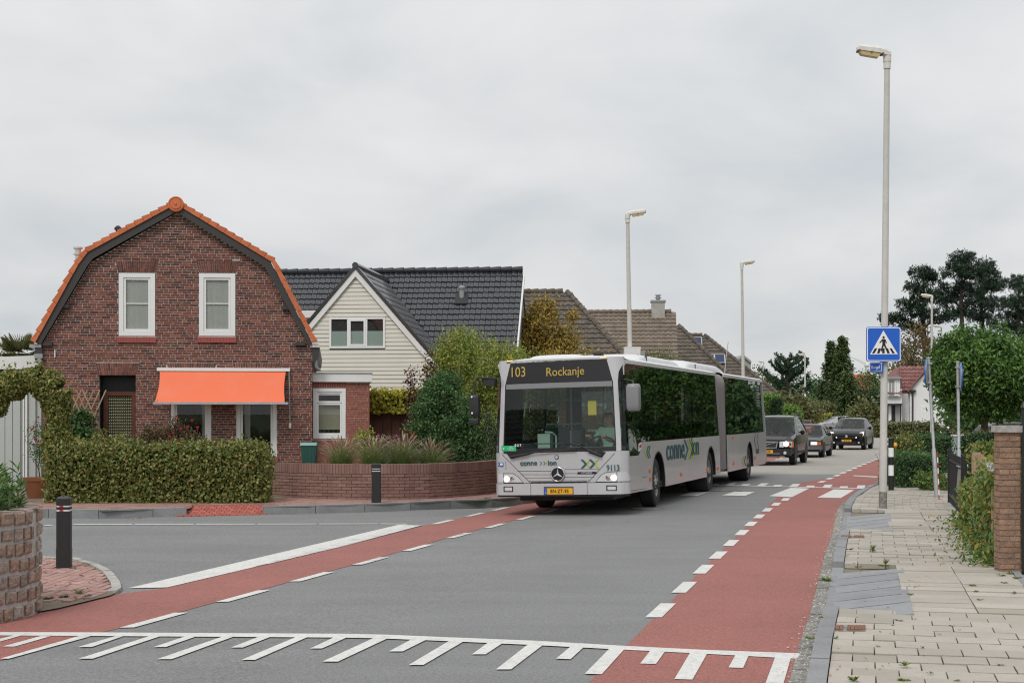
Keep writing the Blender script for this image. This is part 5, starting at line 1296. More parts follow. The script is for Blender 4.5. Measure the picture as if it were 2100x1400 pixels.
def hump(name, x0, x1, y0, y1, z1, mat='bus_roof'):
    b = MB(); rows = []; n = 14
    for t in [0, .03, .08, .16, .3, .7, .84, .92, .97, 1]:
        k_ = math.sin(min(1, min(t, 1 - t) / .16) * math.pi / 2) ** .8; r_ = []
        for i in range(n + 1):
            a = math.pi * i / n; x = (x0 + x1) / 2 - (x1 - x0) / 2 * math.copysign(abs(math.cos(a)) ** .6, math.cos(a)); r_.append((x, y0 + (y1 - y0) * t, 2.86 + (z1 - 2.86) * k_ * (max(0, math.sin(a)) ** .45)))
        rows.append(r_)
    m_ = n + 1; b.add([p for r_ in rows for p in r_], [(i * m_ + k, i * m_ + k + 1, (i + 1) * m_ + k + 1, (i + 1) * m_ + k) for i in range(len(rows) - 1) for k in range(n)])
    return b.build(name, mat, bus, smooth=50)
h_ = hump('air_conditioner', -.95, 1.02, 2.3, 6.5, 3.06); hump('air_conditioner', -.95, 1.02, 7.0, 12.3, 3.11); hump('roof_hatch', -.75, .35, .6, 1.6, 2.985)
for y_ in (3.0, 8.2): MB().box(.98, 1.028, y_, y_ + .02, 2.9, 3.0).build('casing_joint', 'seam', h_)
MB().tube([(.9, 13.0, 2.92), (.93, 13.05, 3.3), (1.0, 13.1, 3.75)], .012, 5).build('aerial', 'galvanised', bus)
MB().box(.55, .7, .6, .8, 2.92, 2.97).build('roof_sensor', 'bus_dark', bus)
# bellows
b = MB(); n_ = 14; prev = None
def loop(s_, y): 
    W_, z0, z1, rr = 1.24 * s_, .42, 2.84, .22; pts = []
    for (cx, cz, a0) in ((W_ - rr, z1 - rr, 0), (-W_ + rr, z1 - rr, 90), (-W_ + .05, z0 + .05, 180), (W_ - .05, z0 + .05, 270)):
        r2 = rr if cz > 1 else .05
        for k_ in range(5): a = R(a0 + 90 * k_ / 4); pts.append((cx + r2 * math.cos(a), y, cz + r2 * math.sin(a)))
    return pts
for i in range(n_ + 1):
    L__ = loop(1.0 if i % 2 else .93, J0 + (J1 - J0) * i / n_)
    if prev: b.add(prev + L__, [(k_, (k_ + 1) % 20, 20 + (k_ + 1) % 20, 20 + k_) for k_ in range(20)], random.random())
    prev = L__
b.build('bellows', 'bellows', bus)
# wheels
def wheel(parent, x, y, r_, w_, sg, rot=0., dual=False, rimm='rim', name='wheel', hubcap=False):
    e = bpy.data.objects.new(name, None); COL.objects.link(e); e.parent = parent; e.location = (x, y, r_); e.rotation_euler = (0, 0, rot)
    k = sg
    b = MB(); ri = r_ * .60; b.lathe((0, 0, 0), [(ri, -w_ / 2 * k), (r_ * .93, -w_ / 2 * k), (r_, -w_ * .38 * k), (r_, w_ * .38 * k), (r_ * .93, w_ / 2 * k), (ri * 1.0, w_ / 2 * k), (ri * .97, 0)], 36, 'x', 0., False); b.build('tyre', 'tyre', e, smooth=30)
    b = MB(); o_ = w_ / 2 * k; b.lathe((0, 0, 0), [(ri * 1.02, o_ * .92), (ri * .93, o_ * .95), (ri * .88, o_ * .55), (ri * .62, o_ * (.45 if not dual else .1)), (ri * .45, o_ * (.75 if not dual else .35)), (ri * .30, o_ * .95), (ri * .02, o_ * .98)], 30, 'x', 0., False); rm = b.build('rim', rimm, e, smooth=25)
    nb = 10 if r_ > .4 else 5
    for q in range(nb):
        a = 2 * math.pi * q / nb
        if r_ > .4:
            MB().lathe((o_ * (.62 if not dual else .3), ri * .53 * math.cos(a), ri * .53 * math.sin(a)), [(.02, -.01), (.02, .05 * k)], 6, 'x').build('wheel_nut', 'chrome', e)
            MB().lathe((o_ * (.56), ri * .76 * math.cos(a + .3), ri * .76 * math.sin(a + .3)), [(.028, -.01), (.028, .012 * k)], 10, 'x').build('rim_hole', 'black_void', e)
        else:
            d = Vector((0, math.cos(a), math.sin(a))); n2 = Vector((0, -d.z, d.y))
            MB().obox(Vector((o_ * .8, 0, 0)) + d * ri * .55, Vector((o_ * .12, 0, 0)), n2 * ri * .11, d * ri * .36).build('spoke', rimm, e)
    return e
wheel(bus, 1.08, AX1, .48, .29, 1, R(3)); wheel(bus, -1.08, AX1, .48, .29, -1, R(3))
for yy in (AX2, AX3):
    for sg in (1, -1): wheel(bus, sg * .97, yy, .48, .52, sg, 0, True)
# mirrors
mr = MB(); mr.tube([(-1.20, .12, 2.55), (-1.35, -.02, 2.56), (-1.50, -.16, 2.57), (-1.53, -.20, 2.50), (-1.53, -.2, 2.25)], .022, 8); mr.box(-1.42, -1.20, -.06, .14, 2.42, 2.54); mr = mr.build('mirror_arm', 'black_plastic', bus)
def mirror_box(x, y, z0, z1, w_, d_, mat, name, tilt=0.):
    b = MB(); rows = []
    for (t, k_) in ((0, .75), (.08, .95), (.2, 1), (.85, 1), (.95, .93), (1, .72)):
        z = z0 + (z1 - z0) * t; rows.append([(x + w_ / 2 * k_ * math.cos(R(q)) * (1.15 if q % 90 else 1), y + d_ / 2 * k_ * math.sin(R(q)) * (1.15 if q % 90 else 1), z) for q in range(0, 360, 45)])
    vs = [p for r_ in rows for p in r_]; fs = [(i * 8 + k_, i * 8 + (k_ + 1) % 8, (i + 1) * 8 + (k_ + 1) % 8, (i + 1) * 8 + k_) for i in range(5) for k_ in range(8)] + [tuple(range(7, -1, -1)), tuple(range(40, 48))]
    return b.add(vs, fs).build(name, mat, bus, smooth=50)
mirror_box(-1.53, -.20, 1.865, 2.26, .21, .16, 'black_plastic', 'mirror'); mirror_box(-1.55, -.18, 1.70, 1.825, .2, .15, 'black_plastic', 'mirror')
MB().tube([(-1.54, -.2, 1.88), (-1.55, -.19, 1.80)], .02, 6).build('mirror_stem', 'black_plastic', bus)
for z_ in (2.22, 1.92): MB().lathe((-1.555, -.285, z_), [(.018, 0), (.018, -.012)], 10, 'y').build('bolt_cap', 'sign_white', bus)
mirror_box(1.43, .02, 1.88, 2.37, .27, .24, 'mirror_grey', 'mirror')
MB().tube([(1.43, .02, 2.34), (1.40, .1, 2.42), (1.22, .2, 2.46)], .024, 8).build('mirror_arm', 'black_plastic', bus)
MB().box(1.285, 1.315, -.06, .10, 1.90, 2.35).build('mirror_glass', 'bus_dark', bus)
# interior
MB().box(-1.2, 1.2, .35, J0, .44, .48).build('floor', 'bus_floor', bus); MB().box(-1.2, 1.2, J1, END - .2, .44, .48).build('floor', 'bus_floor', bus)
b = MB(); b.box(.05, 1.12, .22, .62, .9, 1.24); b.build('dashboard', 'bus_panel', bus)
MB().box(-1.1, .05, .22, .5, .9, 1.16).build('dashboard_shelf', 'bus_dark', bus)
MB().box(-.62, -.38, .75, 1.0, .5, 1.50).build('ticket_machine', 'handrail', bus)
MB().tube([(-.30, .9, .5), (-.30, .9, 1.45), (-.36, .85, 1.52), (-.5, .85, 1.53)], .022, 8).build('grab_rail', 'handrail', bus)
MB().box(-.1, 1.15, 2.05, 2.1, .5, 2.65).build('cab_partition', 'glass_clear', bus)
MB().box(-.14, -.10, 1.3, 2.05, .5, 1.55).build('cab_door', 'bus_panel', bus)
sw = MB(); sw.tube([(.62 + .24 * math.cos(q), .80 - .06 * math.sin(q), 1.30 + .13 * math.sin(q)) for q in [2 * math.pi * i / 24 for i in range(25)]], .018, 7); sw.tube([(.62, .80, 1.3), (.62, .55, 1.05)], .03, 7); sw.build('steering_wheel', 'black_plastic', bus)
st0 = MB(); st0.box(.38, .86, 1.35, 1.75, .85, .98); st0.box(.40, .84, 1.62, 1.74, .98, 1.62); st0.box(.50, .74, 1.64, 1.72, 1.62, 1.85); st0.build('driver_seat', 'seat_cloth', bus)
def seat(x, y):
    b = MB(); b.box(x - .21, x + .21, y, y + .42, .85, .93); b.prism([(x - .21, y + .40, .93), (x - .21, y + .46, .93), (x - .21, y + .56, 1.62), (x - .21, y + .50, 1.62)], (.42, 0, 0)); b.box(x - .03, x + .03, y + .15, y + .3, .48, .85)
    s_ = b.build('passenger_seat', 'seat_cloth', bus); MB().tube([(x - .2, y + .54, 1.6), (x - .19, y + .55, 1.67), (x + .19, y + .55, 1.67), (x + .2, y + .54, 1.6)], .018, 6).build('seat_handle', 'handrail', s_)
for y in [2.5 + .85 * i for i in range(8)] + [11.3 + .9 * i for i in range(6)]:
    for x in (.93, .48, -.93): 
        if x > 0 or not 4.6 < y < 6.6: seat(x, y)
for (x, y) in ((-.35, 2.2), (.25, 3.0), (-.7, 4.6), (-.7, 6.5), (.25, 5.3), (.25, 7.4), (-.35, 8.8), (.3, 12.0), (-.3, 13.5), (.3, 15)): MB().tube([(x, y, .48), (x, y, 2.7)], .02, 6).build('pole', 'handrail', bus)
for x in (-.45, .45): MB().tube([(x, 2.2, 2.15), (x, J0 - .2, 2.15)], .018, 6).build('handrail', 'handrail', bus)

# ------------------------------------------------------------------ people
def skin_body(name, verts, edges, rads, root, parent, mats, assign, sub=2):
    me = bpy.data.meshes.new(name); me.from_pydata(verts, edges, []); o = bpy.data.objects.new(name, me); COL.objects.link(o)
    mod = o.modifiers.new('skin', 'SKIN'); mod.use_smooth_shade = True
    for i, r_ in enumerate(rads):
        me.skin_vertices[0].data[i].radius = (r_, r_) if isinstance(r_, (int, float)) else r_
        me.skin_vertices[0].data[i].use_root = (i == root)
    o.modifiers.new('sub', 'SUBSURF').levels = sub; o.modifiers['sub'].render_levels = sub
    bpy.context.view_layer.update()
    m2 = bpy.data.meshes.new_from_object(o.evaluated_get(bpy.context.evaluated_depsgraph_get()))
    bpy.data.objects.remove(o); bpy.data.meshes.remove(me)
    for q in mats: m2.materials.append(MATS[q])
    for p in m2.polygons: p.material_index = assign(p.center); p.use_smooth = True
    return link(name, m2, parent)
def seated_person(label, loc, rz, shirt, tilt=(0, 0), scale=1., hairm='hair_grey', shades=True):
    t = thing('person', label, 'person', loc, rz)      # faces -y, seat surface at z = 0
    t.scale = (scale,) * 3
    V = [(0, .10, .06), (0, .12, .28), (0, .10, .46), (0, .08, .56), (0, .06, .66), (0, .04, .74), (0, .04, .84),
         (-.19, .09, .53), (-.26, -.06, .32), (-.20, -.30, .34), (-.17, -.40, .37), (.19, .09, .53), (.26, -.06, .32), (.20, -.30, .34), (.17, -.40, .37),
         (-.10, .06, .06), (-.12, -.38, .10), (-.12, -.42, -.34), (-.12, -.54, -.37), (.10, .06, .06), (.12, -.38, .10), (.12, -.42, -.34), (.12, -.54, -.37)]
    E = [(0, 1), (1, 2), (2, 3), (3, 4), (4, 5), (5, 6), (2, 7), (7, 8), (8, 9), (9, 10), (2, 11), (11, 12), (12, 13), (13, 14), (0, 15), (15, 16), (16, 17), (17, 18), (0, 19), (19, 20), (20, 21), (21, 22)]
    Rr = [(.17, .13), (.17, .13), (.17, .12), (.07, .07), (.062, .065), (.095, .115), (.085, .105), .075, .055, .042, .035, .075, .055, .042, .035, .10, .075, .055, .05, .10, .075, .055, .05]
    def asg(c):
        if c.z > .575: return 0
        if c.y < -.14 and c.z > .24: return 0
        if c.z < .13: return 2
        return 1
    skin_body('body', V, E, Rr, 0, t, ['skin', shirt, 'trousers'], asg)
    for sg in (-1, 1):                               # hands with curled fingers
        vs = [(sg * .17, -.40, .37), (sg * .165, -.45, .40)]; ed = [(0, 1)]; rr = [.034, .034]
        for k_ in range(4):
            x = sg * (.13 + k_ * .024); n0 = len(vs); vs += [(x, -.475, .43), (x, -.50, .415 + .004 * k_), (x, -.485, .385)]; ed += [(1, n0), (n0, n0 + 1), (n0 + 1, n0 + 2)]; rr += [.011, .0095, .008]
        n0 = len(vs); vs += [(sg * .125, -.44, .43), (sg * .10, -.465, .445)]; ed += [(0, n0), (n0, n0 + 1)]; rr += [.012, .009]
        skin_body('hand', vs, ed, rr, 0, t, ['skin'], lambda c: 0, 1)
    b = MB(); rows = []
    for i in range(6):                               # hair cap
        a = R(15 * i + 12); rows.append([(.097 * math.cos(a) * math.cos(R(q)) , .05 + .118 * math.cos(a) * math.sin(R(q)), .80 + .125 * math.sin(a) + (0.02 if math.sin(R(q)) > 0 else .0) - (.055 * (1 - i / 5) if math.sin(R(q)) > -.2 else -.03)) for q in range(0, 360, 20)])
    m_ = 18; b.add([p for r_ in rows for p in r_], [(i * m_ + k_, i * m_ + (k_ + 1) % m_, (i + 1) * m_ + (k_ + 1) % m_, (i + 1) * m_ + k_) for i in range(5) for k_ in range(m_)] + [tuple(range(5 * m_, 6 * m_))]).build('hair', hairm, t, smooth=70)
    MB().add([(0, -.085, .80), (-.016, -.07, .755), (.016, -.07, .755), (0, -.105, .762)], [(0, 1, 3), (0, 3, 2), (1, 2, 3)]).build('nose', 'skin', t)
    for sg in (-1, 1): MB().lathe((sg * .092, .045, .785), [(.012, -.01), (.03, 0), (.012, .012)], 10, 'x').build('ear', 'skin', t)
    MB().box(-.028, .028, -.083, -.07, .722, .728).build('mouth', 'paint_red', t)
    if shades:
        b = MB(); 
        for sg in (-1, 1): b.lathe((sg * .037, -.085, .798), [(.03, .008), (.03, -.004), (.001, -.006)], 12, 'y'); b.tube([(sg * .066, -.08, .80), (sg * .095, .03, .80)], .004, 4)
        b.box(-.012, .012, -.092, -.082, .80, .806); b.build('sunglasses', 'bus_dark', t)
    else:
        for sg in (-1, 1): MB().lathe((sg * .035, -.078, .798), [(.013, .008), (.013, -.004), (.004, -.008)], 10, 'y').build('eye', 'bus_dark', t)
    return t
bm = Matrix.Translation((BX, BY, -.0275)) @ Matrix.Rotation(-BTH, 4, 'Z') @ Matrix.Rotation(-ROLL, 4, 'Y')
dp = bm @ Vector((.62, 1.22, 1.02))
seated_person('person in mint green short sleeved shirt and sunglasses steering the bus', dp, -BTH + R(-14), 'shirt_mint', scale=1.0)
# ------------------------------------------------------------------ street furniture
def lamp(label, px, Y, top_py, dirx, base=(.075, .055), head=.57, extra=None, lean=0., z0=.0, sx=1.):
    X = XA(px, Y); Ht = ZA(top_py, Y); t = thing('street_lamp', label, 'street lamp', (X, Y, z0), 0, 'street lamps along the road'); H_ = Ht - z0
    t.rotation_euler = (0, lean, 0)
    b = MB(); b.tube([(0, 0, 0), (0, 0, .35), (0, 0, 1.1), (0, 0, 1.12), (0, 0, H_ - 1.2), (0, 0, H_ - .1)], [base[0], base[0], base[0], base[0] * .93, base[1] * 1.1, base[1]], 12); b.build('pole', 'pole_grey', t, smooth=40)
    MB().lathe((0, 0, 0), [(base[0] + .004, 0), (base[0] + .004, .32), (base[0], .33)], 12).build('base_band', 'gutter', t)
    MB().lathe((0, 0, H_ - .34), [(base[1] * 1.35, 0), (base[1] * 1.35, .12), (base[1] * 1.5, .13), (base[1] * 1.5, .26), (base[1], .27)], 14).build('collar', 'lamp_body', t, smooth=30)
    # luminaire: tapered housing with a bowl below, tilted slightly up
    d = dirx; k = .13
    def pt(s_, y, z): return (d * s_, y, H_ - .05 + z + s_ * k)
    b = MB(); st = [(-.06, .07, -.04, .05), (.05, .085, -.05, .09), (.16, .10, -.03, .10), (head * .93, .095, -.03, .085), (head, .06, -.03, .03)]; vs = []
    for (s_, w_, z0_, z1_) in st: vs += [pt(s_, -w_, z0_), pt(s_, w_, z0_), pt(s_, w_, z0_ + (z1_ - z0_) * .6), pt(s_, w_ * .6, z1_), pt(s_, -w_ * .6, z1_), pt(s_, -w_, z0_ + (z1_ - z0_) * .6)]
    fs = [(i * 6 + q, i * 6 + (q + 1) % 6, (i + 1) * 6 + (q + 1) % 6, (i + 1) * 6 + q) for i in range(4) for q in range(6)] + [(5, 4, 3, 2, 1, 0), (24, 25, 26, 27, 28, 29)]
    hd = b.add(vs, fs).build('luminaire', 'lamp_body', t)
    b = MB(); vs = []
    for (s_, w_, dz) in ((.14, .085, -.032), (.18, .07, -.115), (head * .86, .068, -.105), (head * .95, .08, -.032)): vs += [pt(s_, -w_, dz), pt(s_, w_, dz)]
    b.add(vs + [pt(.14, -.085, -.03), pt(.14, .085, -.03)], [(0, 1, 3, 2), (2, 3, 5, 4), (4, 5, 7, 6), (0, 2, 4, 6), (1, 7, 5, 3)]); b.build('lamp_bowl', 'lamp_glass', hd)
    b = MB()
    for s_ in (.10, head * .55, head - .03): b.obox(pt(s_, 0, -.035), (.018, 0, .002), (0, .10, 0), (0, 0, .012))
    b.build('clip', 'rust', hd)
    return t
L1Y = 27.3
l1 = lamp('tall grey street lamp carrying the blue pedestrian crossing sign', 1810.5, L1Y, 104, -1, (.073, .05), .57, lean=R(.55), z0=.06)
# pedestrian crossing sign (faces the camera)
sY = L1Y - .14; sx0, sx1, sz0, sz1 = XA(1777, sY), XA(1848, sY), ZA(741, sY), ZA(671, sY); SW = sx1 - sx0
cs = thing('crossing_sign', 'blue square pedestrian crossing sign with a walking figure on the lamp post', 'sign', ((sx0 + sx1) / 2, sY, sz0))
def rrect(w_, h_, r_, n=5):
    o = []
    for (cx, cz, a0) in ((w_ / 2 - r_, h_ - r_, 0), (-w_ / 2 + r_, h_ - r_, 90), (-w_ / 2 + r_, r_, 180), (w_ / 2 - r_, r_, 270)):
        for k in range(n + 1): a = R(a0 + 90 * k / n); o.append((cx + r_ * math.cos(a), cz + r_ * math.sin(a)))
    return o
def plate(name, pts, y, th, mat, parent, dx=0, dz=0): return MB().prism([(p[0] + dx, y, p[1] + dz) for p in pts], (0, th, 0)).build(name, mat, parent)
plate('panel', rrect(SW, SW, .04), 0, .03, 'sign_blue', cs); plate('border', rrect(SW - .02, SW - .02, .035), -.002, .004, 'sign_white', cs, dz=.01); plate('field', rrect(SW - .052, SW - .052, .03), -.004, .004, 'sign_blue', cs, dz=.026)
q = lambda x, y: ((x - 1812.5) / 71 * SW, (741 - y) / 71 * SW)
plate('triangle', [q(1784, 726.5), q(1841, 726), q(1811.5, 677.5)], -.006, .004, 'sign_white', cs)
for (a, c, e, f) in ((1788, 1793, 1799, 1794), (1798.5, 1803.5, 1806.5, 1801.5), (1809, 1814, 1814, 1809), (1819.5, 1824.5, 1821, 1816.5), (1830, 1835, 1828.5, 1824)):
    plate('zebra_bar', [q(a, 724.5), q(c, 724.5), q(e, 714), q(f, 714)], -.008, .004, 'sign_black', cs)
fg_ = MB()
def pl_(pts): fg_.prism([(p[0], -.010, p[1]) for p in [q(*z) for z in pts]], (0, .003, 0))
pl_([(1811.8 + 2.4 * math.cos(R(a)), 691.5 + 2.4 * math.sin(R(a))) for a in range(0, 360, 30)])
pl_([(1809, 695), (1815, 695), (1815.5, 707), (1809.5, 707)]); pl_([(1809.5, 695), (1811, 697), (1804.5, 703.5), (1803, 702)]); pl_([(1814, 695.5), (1816, 696), (1818.5, 703), (1816.8, 704)])
pl_([(1809.5, 706), (1813, 706.5), (1808, 720), (1805.5, 719)]); pl_([(1811.5, 706), (1815.3, 706), (1820.5, 718.5), (1818, 720)])
fg_.build('walking_figure', 'sign_black', cs)
b = MB(); b.box(-.10, .10, .03, .08, .2, .24); b.box(-.10, .10, .03, .08, .44, .48); b.build('bracket', 'galvanised', cs)
nm = thing('street_name_sign', 'small blue street name plate clamped to the lamp post', 'sign', (XA(1802, L1Y - .05), L1Y - .07, ZA(763, L1Y)), R(-58))
MB().box(-.22, .09, -.012, .012, 0, .185).build('plate', 'sign_blue', nm); MB().box(-.21, .08, -.016, -.013, .012, .173).build('rim', 'sign_white', nm); MB().box(-.20, .07, -.02, -.017, .022, .163).build('field', 'sign_blue', nm)
lettering('Burgel', .085, 'sign_white', nm, (-.065, -.023, .09), (1, 0, 0), (0, 0, 1))
lamp('street lamp with white box half way up, behind the bus roof', 1296, 49, 436, 1, (.10, .06), .62, lean=R(-1.0))
l2b = thing('utility_box', 'white equipment box strapped to the lamp post behind the bus', 'box', (XA(1296, 48.8), 48.75, ZA(732, 48.8)))
MB().box(-.27, .27, -.15, .15, 0, .32).build('casing', 'white_paint', l2b); MB().box(.29, .42, -.1, .1, .0, .2).build('side_unit', 'grey_trim', l2b); MB().box(-.28, .28, -.16, .16, .32, .34).build('lid', 'white_upvc', l2b)
MB().lathe((.18, -.155, .07), [(.018, .01), (.018, -.01)], 8, 'y').build('lock', 'black_plastic', l2b)
lamp('street lamp rising between the solar roof and the sky', 1526, 66, 537, 1, (.09, .055), .58, lean=R(-.7))
lamp('street lamp in front of the pine trees, over the white house', 1911, 84, 606, -1, (.09, .055), .62)
lamp('street lamp half hidden by the globe maple crown', 1930, 113, 668, -1, (.09, .055), .62)
l6 = lamp('far street lamp with black and white spiral bands beside the hedge', 1651, 150, 727, -1, (.11, .07), .7)
for k in range(9): MB().lathe((0, 0, .6 + k * .42), [(.125, 0), (.125, .21)], 12).build('white_band' if k % 2 else 'black_band', 'sign_white' if k % 2 else 'sign_black', l6)
for k in range(5):
    o = MB().lathe((0, 0, .81 + k * .84), [(.124, 0), (.124, .4)], 12).build('dark_band', 'sign_black', l6)
lamp('small far street lamp seen over the rear of the bus', 1566, 190, 741, -1, (.1, .06), .7)
# blue round signs seen edge-on
def disc_sign(label, px0, py0, D, px1, py1, side, dia=.58, z0=.07):
    x0, x1 = XA(px0, D), XA(px1, D); H_ = ZA(py1, D) - z0; t = thing('round_sign', label, 'sign', (x0, D, z0), 0)
    dx = x1 - x0; b = MB(); b.tube([(0, 0, 0), (dx * .35, 0, H_ * .35), (dx * .36, 0, H_ * .36), (dx, 0, H_)], [.045, .045, .033, .033], 10); b.build('post', 'galvanised', t, smooth=40)
    c = Vector((dx * .9 + side * .055, -.02, H_ - dia / 2 - .01)); ang = R(8) * side
    b = MB(); b.lathe((0, 0, 0), [(dia / 2, -.012), (dia / 2, .012), (dia / 2 - .02, .016), (.001, .016)], 32, 'x'); o = b.build('disc', 'sign_blue', t); o.location = c; o.rotation_euler = (0, 0, (R(-12) if side > 0 else math.pi - R(23)))
    b = MB(); b.lathe((0, 0, 0), [(dia / 2 - .004, -.018), (dia / 2 - .004, -.0125)], 32, 'x'); o2 = b.build('disc_back', 'galvanised', t); o2.location = c; o2.rotation_euler = o.rotation_euler
    for z in (c.z + .2, c.z - .2): MB().box(dx * .9 - .045, dx * .9 + .045, -.05, .05, z - .02, z + .02).build('clamp', 'galvanised', t)
    MB().lathe((dx, 0, H_), [(.04, 0), (.04, .02), (.01, .03)], 10).build('cap', 'galvanised', t)
disc_sign('blue round sign on a leaning galvanised post by the clipped hedge', 1921, 1020, 30.7, 1904, 735, -1)
disc_sign('blue round sign on an upright galvanised post behind the black fence', 1968, 990, 30.5, 1964, 743, 1)
# bollards
def bollard(label, px0, px1, y0, y1, z0, group='dark roadside bollards'):
    s = (y1 - HY) / (CH - z0); D = F / s; X = ((px0 + px1) / 2 - CX) / s; w = (px1 - px0) / s / 2; H_ = (y1 - y0) / s
    t = thing('bollard', label, 'bollard', (X, D, z0), R(8), group)
    def seg(za, zb, k, kk=None):
        kk = kk or k; o = []
        for z, q_ in ((za, k), (zb, kk)):
            o.append([(w * q_ * c * (1 if abs(c) < .99 else 1), w * q_ * s_, z) for c, s_ in ((-1, -.8), (-.8, -1), (.8, -1), (1, -.8), (1, .8), (.8, 1), (-.8, 1), (-1, .8))])
        return MB().add(o[0] + o[1], [(i, (i + 1) % 8, 8 + (i + 1) % 8, 8 + i) for i in range(8)] + [tuple(range(7, -1, -1)), tuple(range(8, 16))])
    seg(-.02, H_ * .27, 1.0, 1.0).build('foot', 'black_plastic', t); seg(H_ * .27, H_ * .80, .96).build('shaft', 'black_plastic', t)
    seg(H_ * .80, H_ * .825, .9).build('reflective_band', 'sign_white', t); seg(H_ * .825, H_ * .86, .96).build('collar', 'black_plastic', t); seg(H_ * .86, H_ * .882, .9).build('reflective_band', 'sign_white', t)
    b = seg(H_ * .882, H_ * .975, .97); b.build('head', 'black_plastic', t); seg(H_ * .975, H_, .97, .8).build('head_top', 'black_plastic', t)
    for zz in ((.80, .86) if px0 < 300 else ()): MB().box(-w * .5, w * .02, -w * .935, -w * .90, H_ * zz, H_ * (zz + .022)).build('red_reflector', 'paint_red', t)
bollard('dark bollard with white bands on the brick corner island', 117, 146, 1018, 1163, -.05)
bollard('dark bollard with white bands before the low brick wall', 762, 781, 950, 1031, LZ)
# black and white striped post with a yellow lamp
X, D = XA(1827.5, 33.6), 33.6; bp = thing('striped_post', 'black and white banded post with a small yellow lamp by the hedge', 'post', (X, D, .06))
zt = 1.17
for k, (a, c) in enumerate(((0, .36), (.36, .60), (.60, .79), (.79, 1.0), (1.0, zt + .05))):
    MB().lathe((0, 0, 0), [(.062, a), (.062, c)], 18).build('white_band' if k % 2 else 'black_band', 'sign_white' if k % 2 else 'sign_black', bp, smooth=40)
MB().lathe((.09, -.02, 1.06), [(.01, -.05), (.04, -.04), (.05, 0), (.035, .045), (.005, .06)], 14).build('lamp', 'amber_lamp' if 'amber_lamp' in MATS else 'plate_yellow', bp, smooth=60)
# red and white tape pole
x, y = XA(1921, 29.9), 29.9; tp_ = thing('marker_pole', 'thin red and white marker pole leaning on the black fence', 'pole', (x + .07, y, .07))
for k in range(9): MB().tube([(-.02 - .004 * k, 0, k * .11), (-.024 - .004 * k, 0, (k + 1) * .11)], .012, 8).build('white_band' if k % 2 else 'red_band', 'sign_white' if k % 2 else 'paint_red', tp_)
# black bar fence with mailbox
A, B_ = Vector((7.60, 24.6)), Vector((8.62, 28.8)); dv = (B_ - A).normalized(); ln = (B_ - A).length
fn_ = thing('bar_fence', 'black metal bar fence along the footpath with a thick end post', 'fence', (A.x, A.y, .06), math.atan2(dv.y, dv.x))
MB().box(-.05, .05, -.05, .05, 0, 1.10).build('post', 'black_metal', fn_); MB().box(ln - .04, ln + .04, -.04, .04, 0, 1.08).build('post', 'black_metal', fn_)
MB().lathe((0, -.055, .9), [(.03, .01), (.03, -.012)], 12, 'y').build('post_bolt', 'aluminium', fn_)
for z in (.18, .86): MB().box(.05, ln - .04, -.02, .02, z, z + .04).build('rail', 'black_metal', fn_)
for k in range(24): x = .17 + k * (ln - .3) / 23; MB().box(x - .016, x + .016, -.016, .016, .05, 1.02).build('bar', 'black_metal', fn_)
M('mailbox_grey', (.34, .32, .28), .45, metal=.2)
c = A + dv * .42; mb = thing('mailbox', 'grey metal mailbox hung on the black bar fence', 'mailbox', (c.x - .08, c.y - .02, .50), math.atan2(dv.y, dv.x))
b = MB(); b.prism([(-.18, -.09, 0), (.18, -.09, 0), (.19, -.12, .40), (-.19, -.12, .40)], (0, .11, 0)); b.build('box', 'mailbox_grey', mb); MB().prism([(-.20, -.14, .395), (.20, -.14, .395), (.20, .02, .44), (-.20, .02, .44)], (0, 0, .015)).build('lid', 'galvanised', mb)
# brick gate pillar
PD = 16.3; px0 = XA(2050, PD); pil = thing('gate_pillar', 'rough brick gate pillar with a pale concrete cap at the garden gate', 'pillar', (px0, PD, .05), R(-4))
PW = .225; PH = ZA(886, PD) - .05
MB().box(.012, PW - .012, .012, PW - .012, 0, PH).build('core', 'mortar', pil)
pc = Pieces(); z = .0; row = 0
while z < PH - .03:
    h_ = min(.052, PH - z)
    for face in range(4):
        L0 = PW
        cuts = [(0, .72), (.75, 1)] if (row + face) % 2 else [(0, 1.0)] if row % 3 else [(0, .45), (.48, 1)]
        for (a, c2) in cuts:
            o = random.uniform(0, .008); j = random.gauss(0, .0015)
            if face == 0: pc.box(a * L0, c2 * L0, -o, .05, z + j, z + h_ + j)
            elif face == 1: pc.box(-o, .05, a * L0 + .001, c2 * L0 - .001, z + j, z + h_ + j)
            elif face == 2: pc.box(L0 - .05, L0 + o, a * L0 + .001, c2 * L0 - .001, z + j, z + h_ + j)
            else: pc.box(a * L0, c2 * L0, L0 - .05, L0 + o, z + j, z + h_ + j)
    z += .062; row += 1
pc.build('brick', 'brick_pillar', pil)
MB().slab([(-.03, -.04), (PW + .03, -.04), (PW + .03, PW + .03), (-.03, PW + .03)], PH, PH + .075).build('cap', 'concrete', pil)
gt = thing('iron_gate', 'black wrought iron gate hinged on the brick pillar', 'gate', (px0 + PW + .03, PD - .05, .02), R(-55))
MB().box(-.02, .02, -.02, .02, 0, 1.86).build('hinge_post', 'black_metal', gt); 
for z in (.12, 1.0, 1.55): MB().box(.02, 1.5, -.015, .015, z, z + .035).build('rail', 'black_metal', gt)
for k in range(12): MB().tube([(.1 + k * .12, 0, .12), (.1 + k * .12, 0, 1.7 + .1 * math.sin(k / 11 * math.pi))], .009, 6).build('bar', 'black_metal', gt)
for k in range(6):
    cx = .16 + k * .24; MB().tube([(cx + .055 * math.cos(R(a)), 0, 1.28 + .12 * math.sin(R(a))) for a in range(0, 361, 30)], .008, 5).build('scroll', 'black_metal', gt)
MB().lathe((0, 0, 1.86), [(.02, 0), (.035, .03), (.02, .07), (.004, .1)], 10).build('finial', 'black_metal', gt)
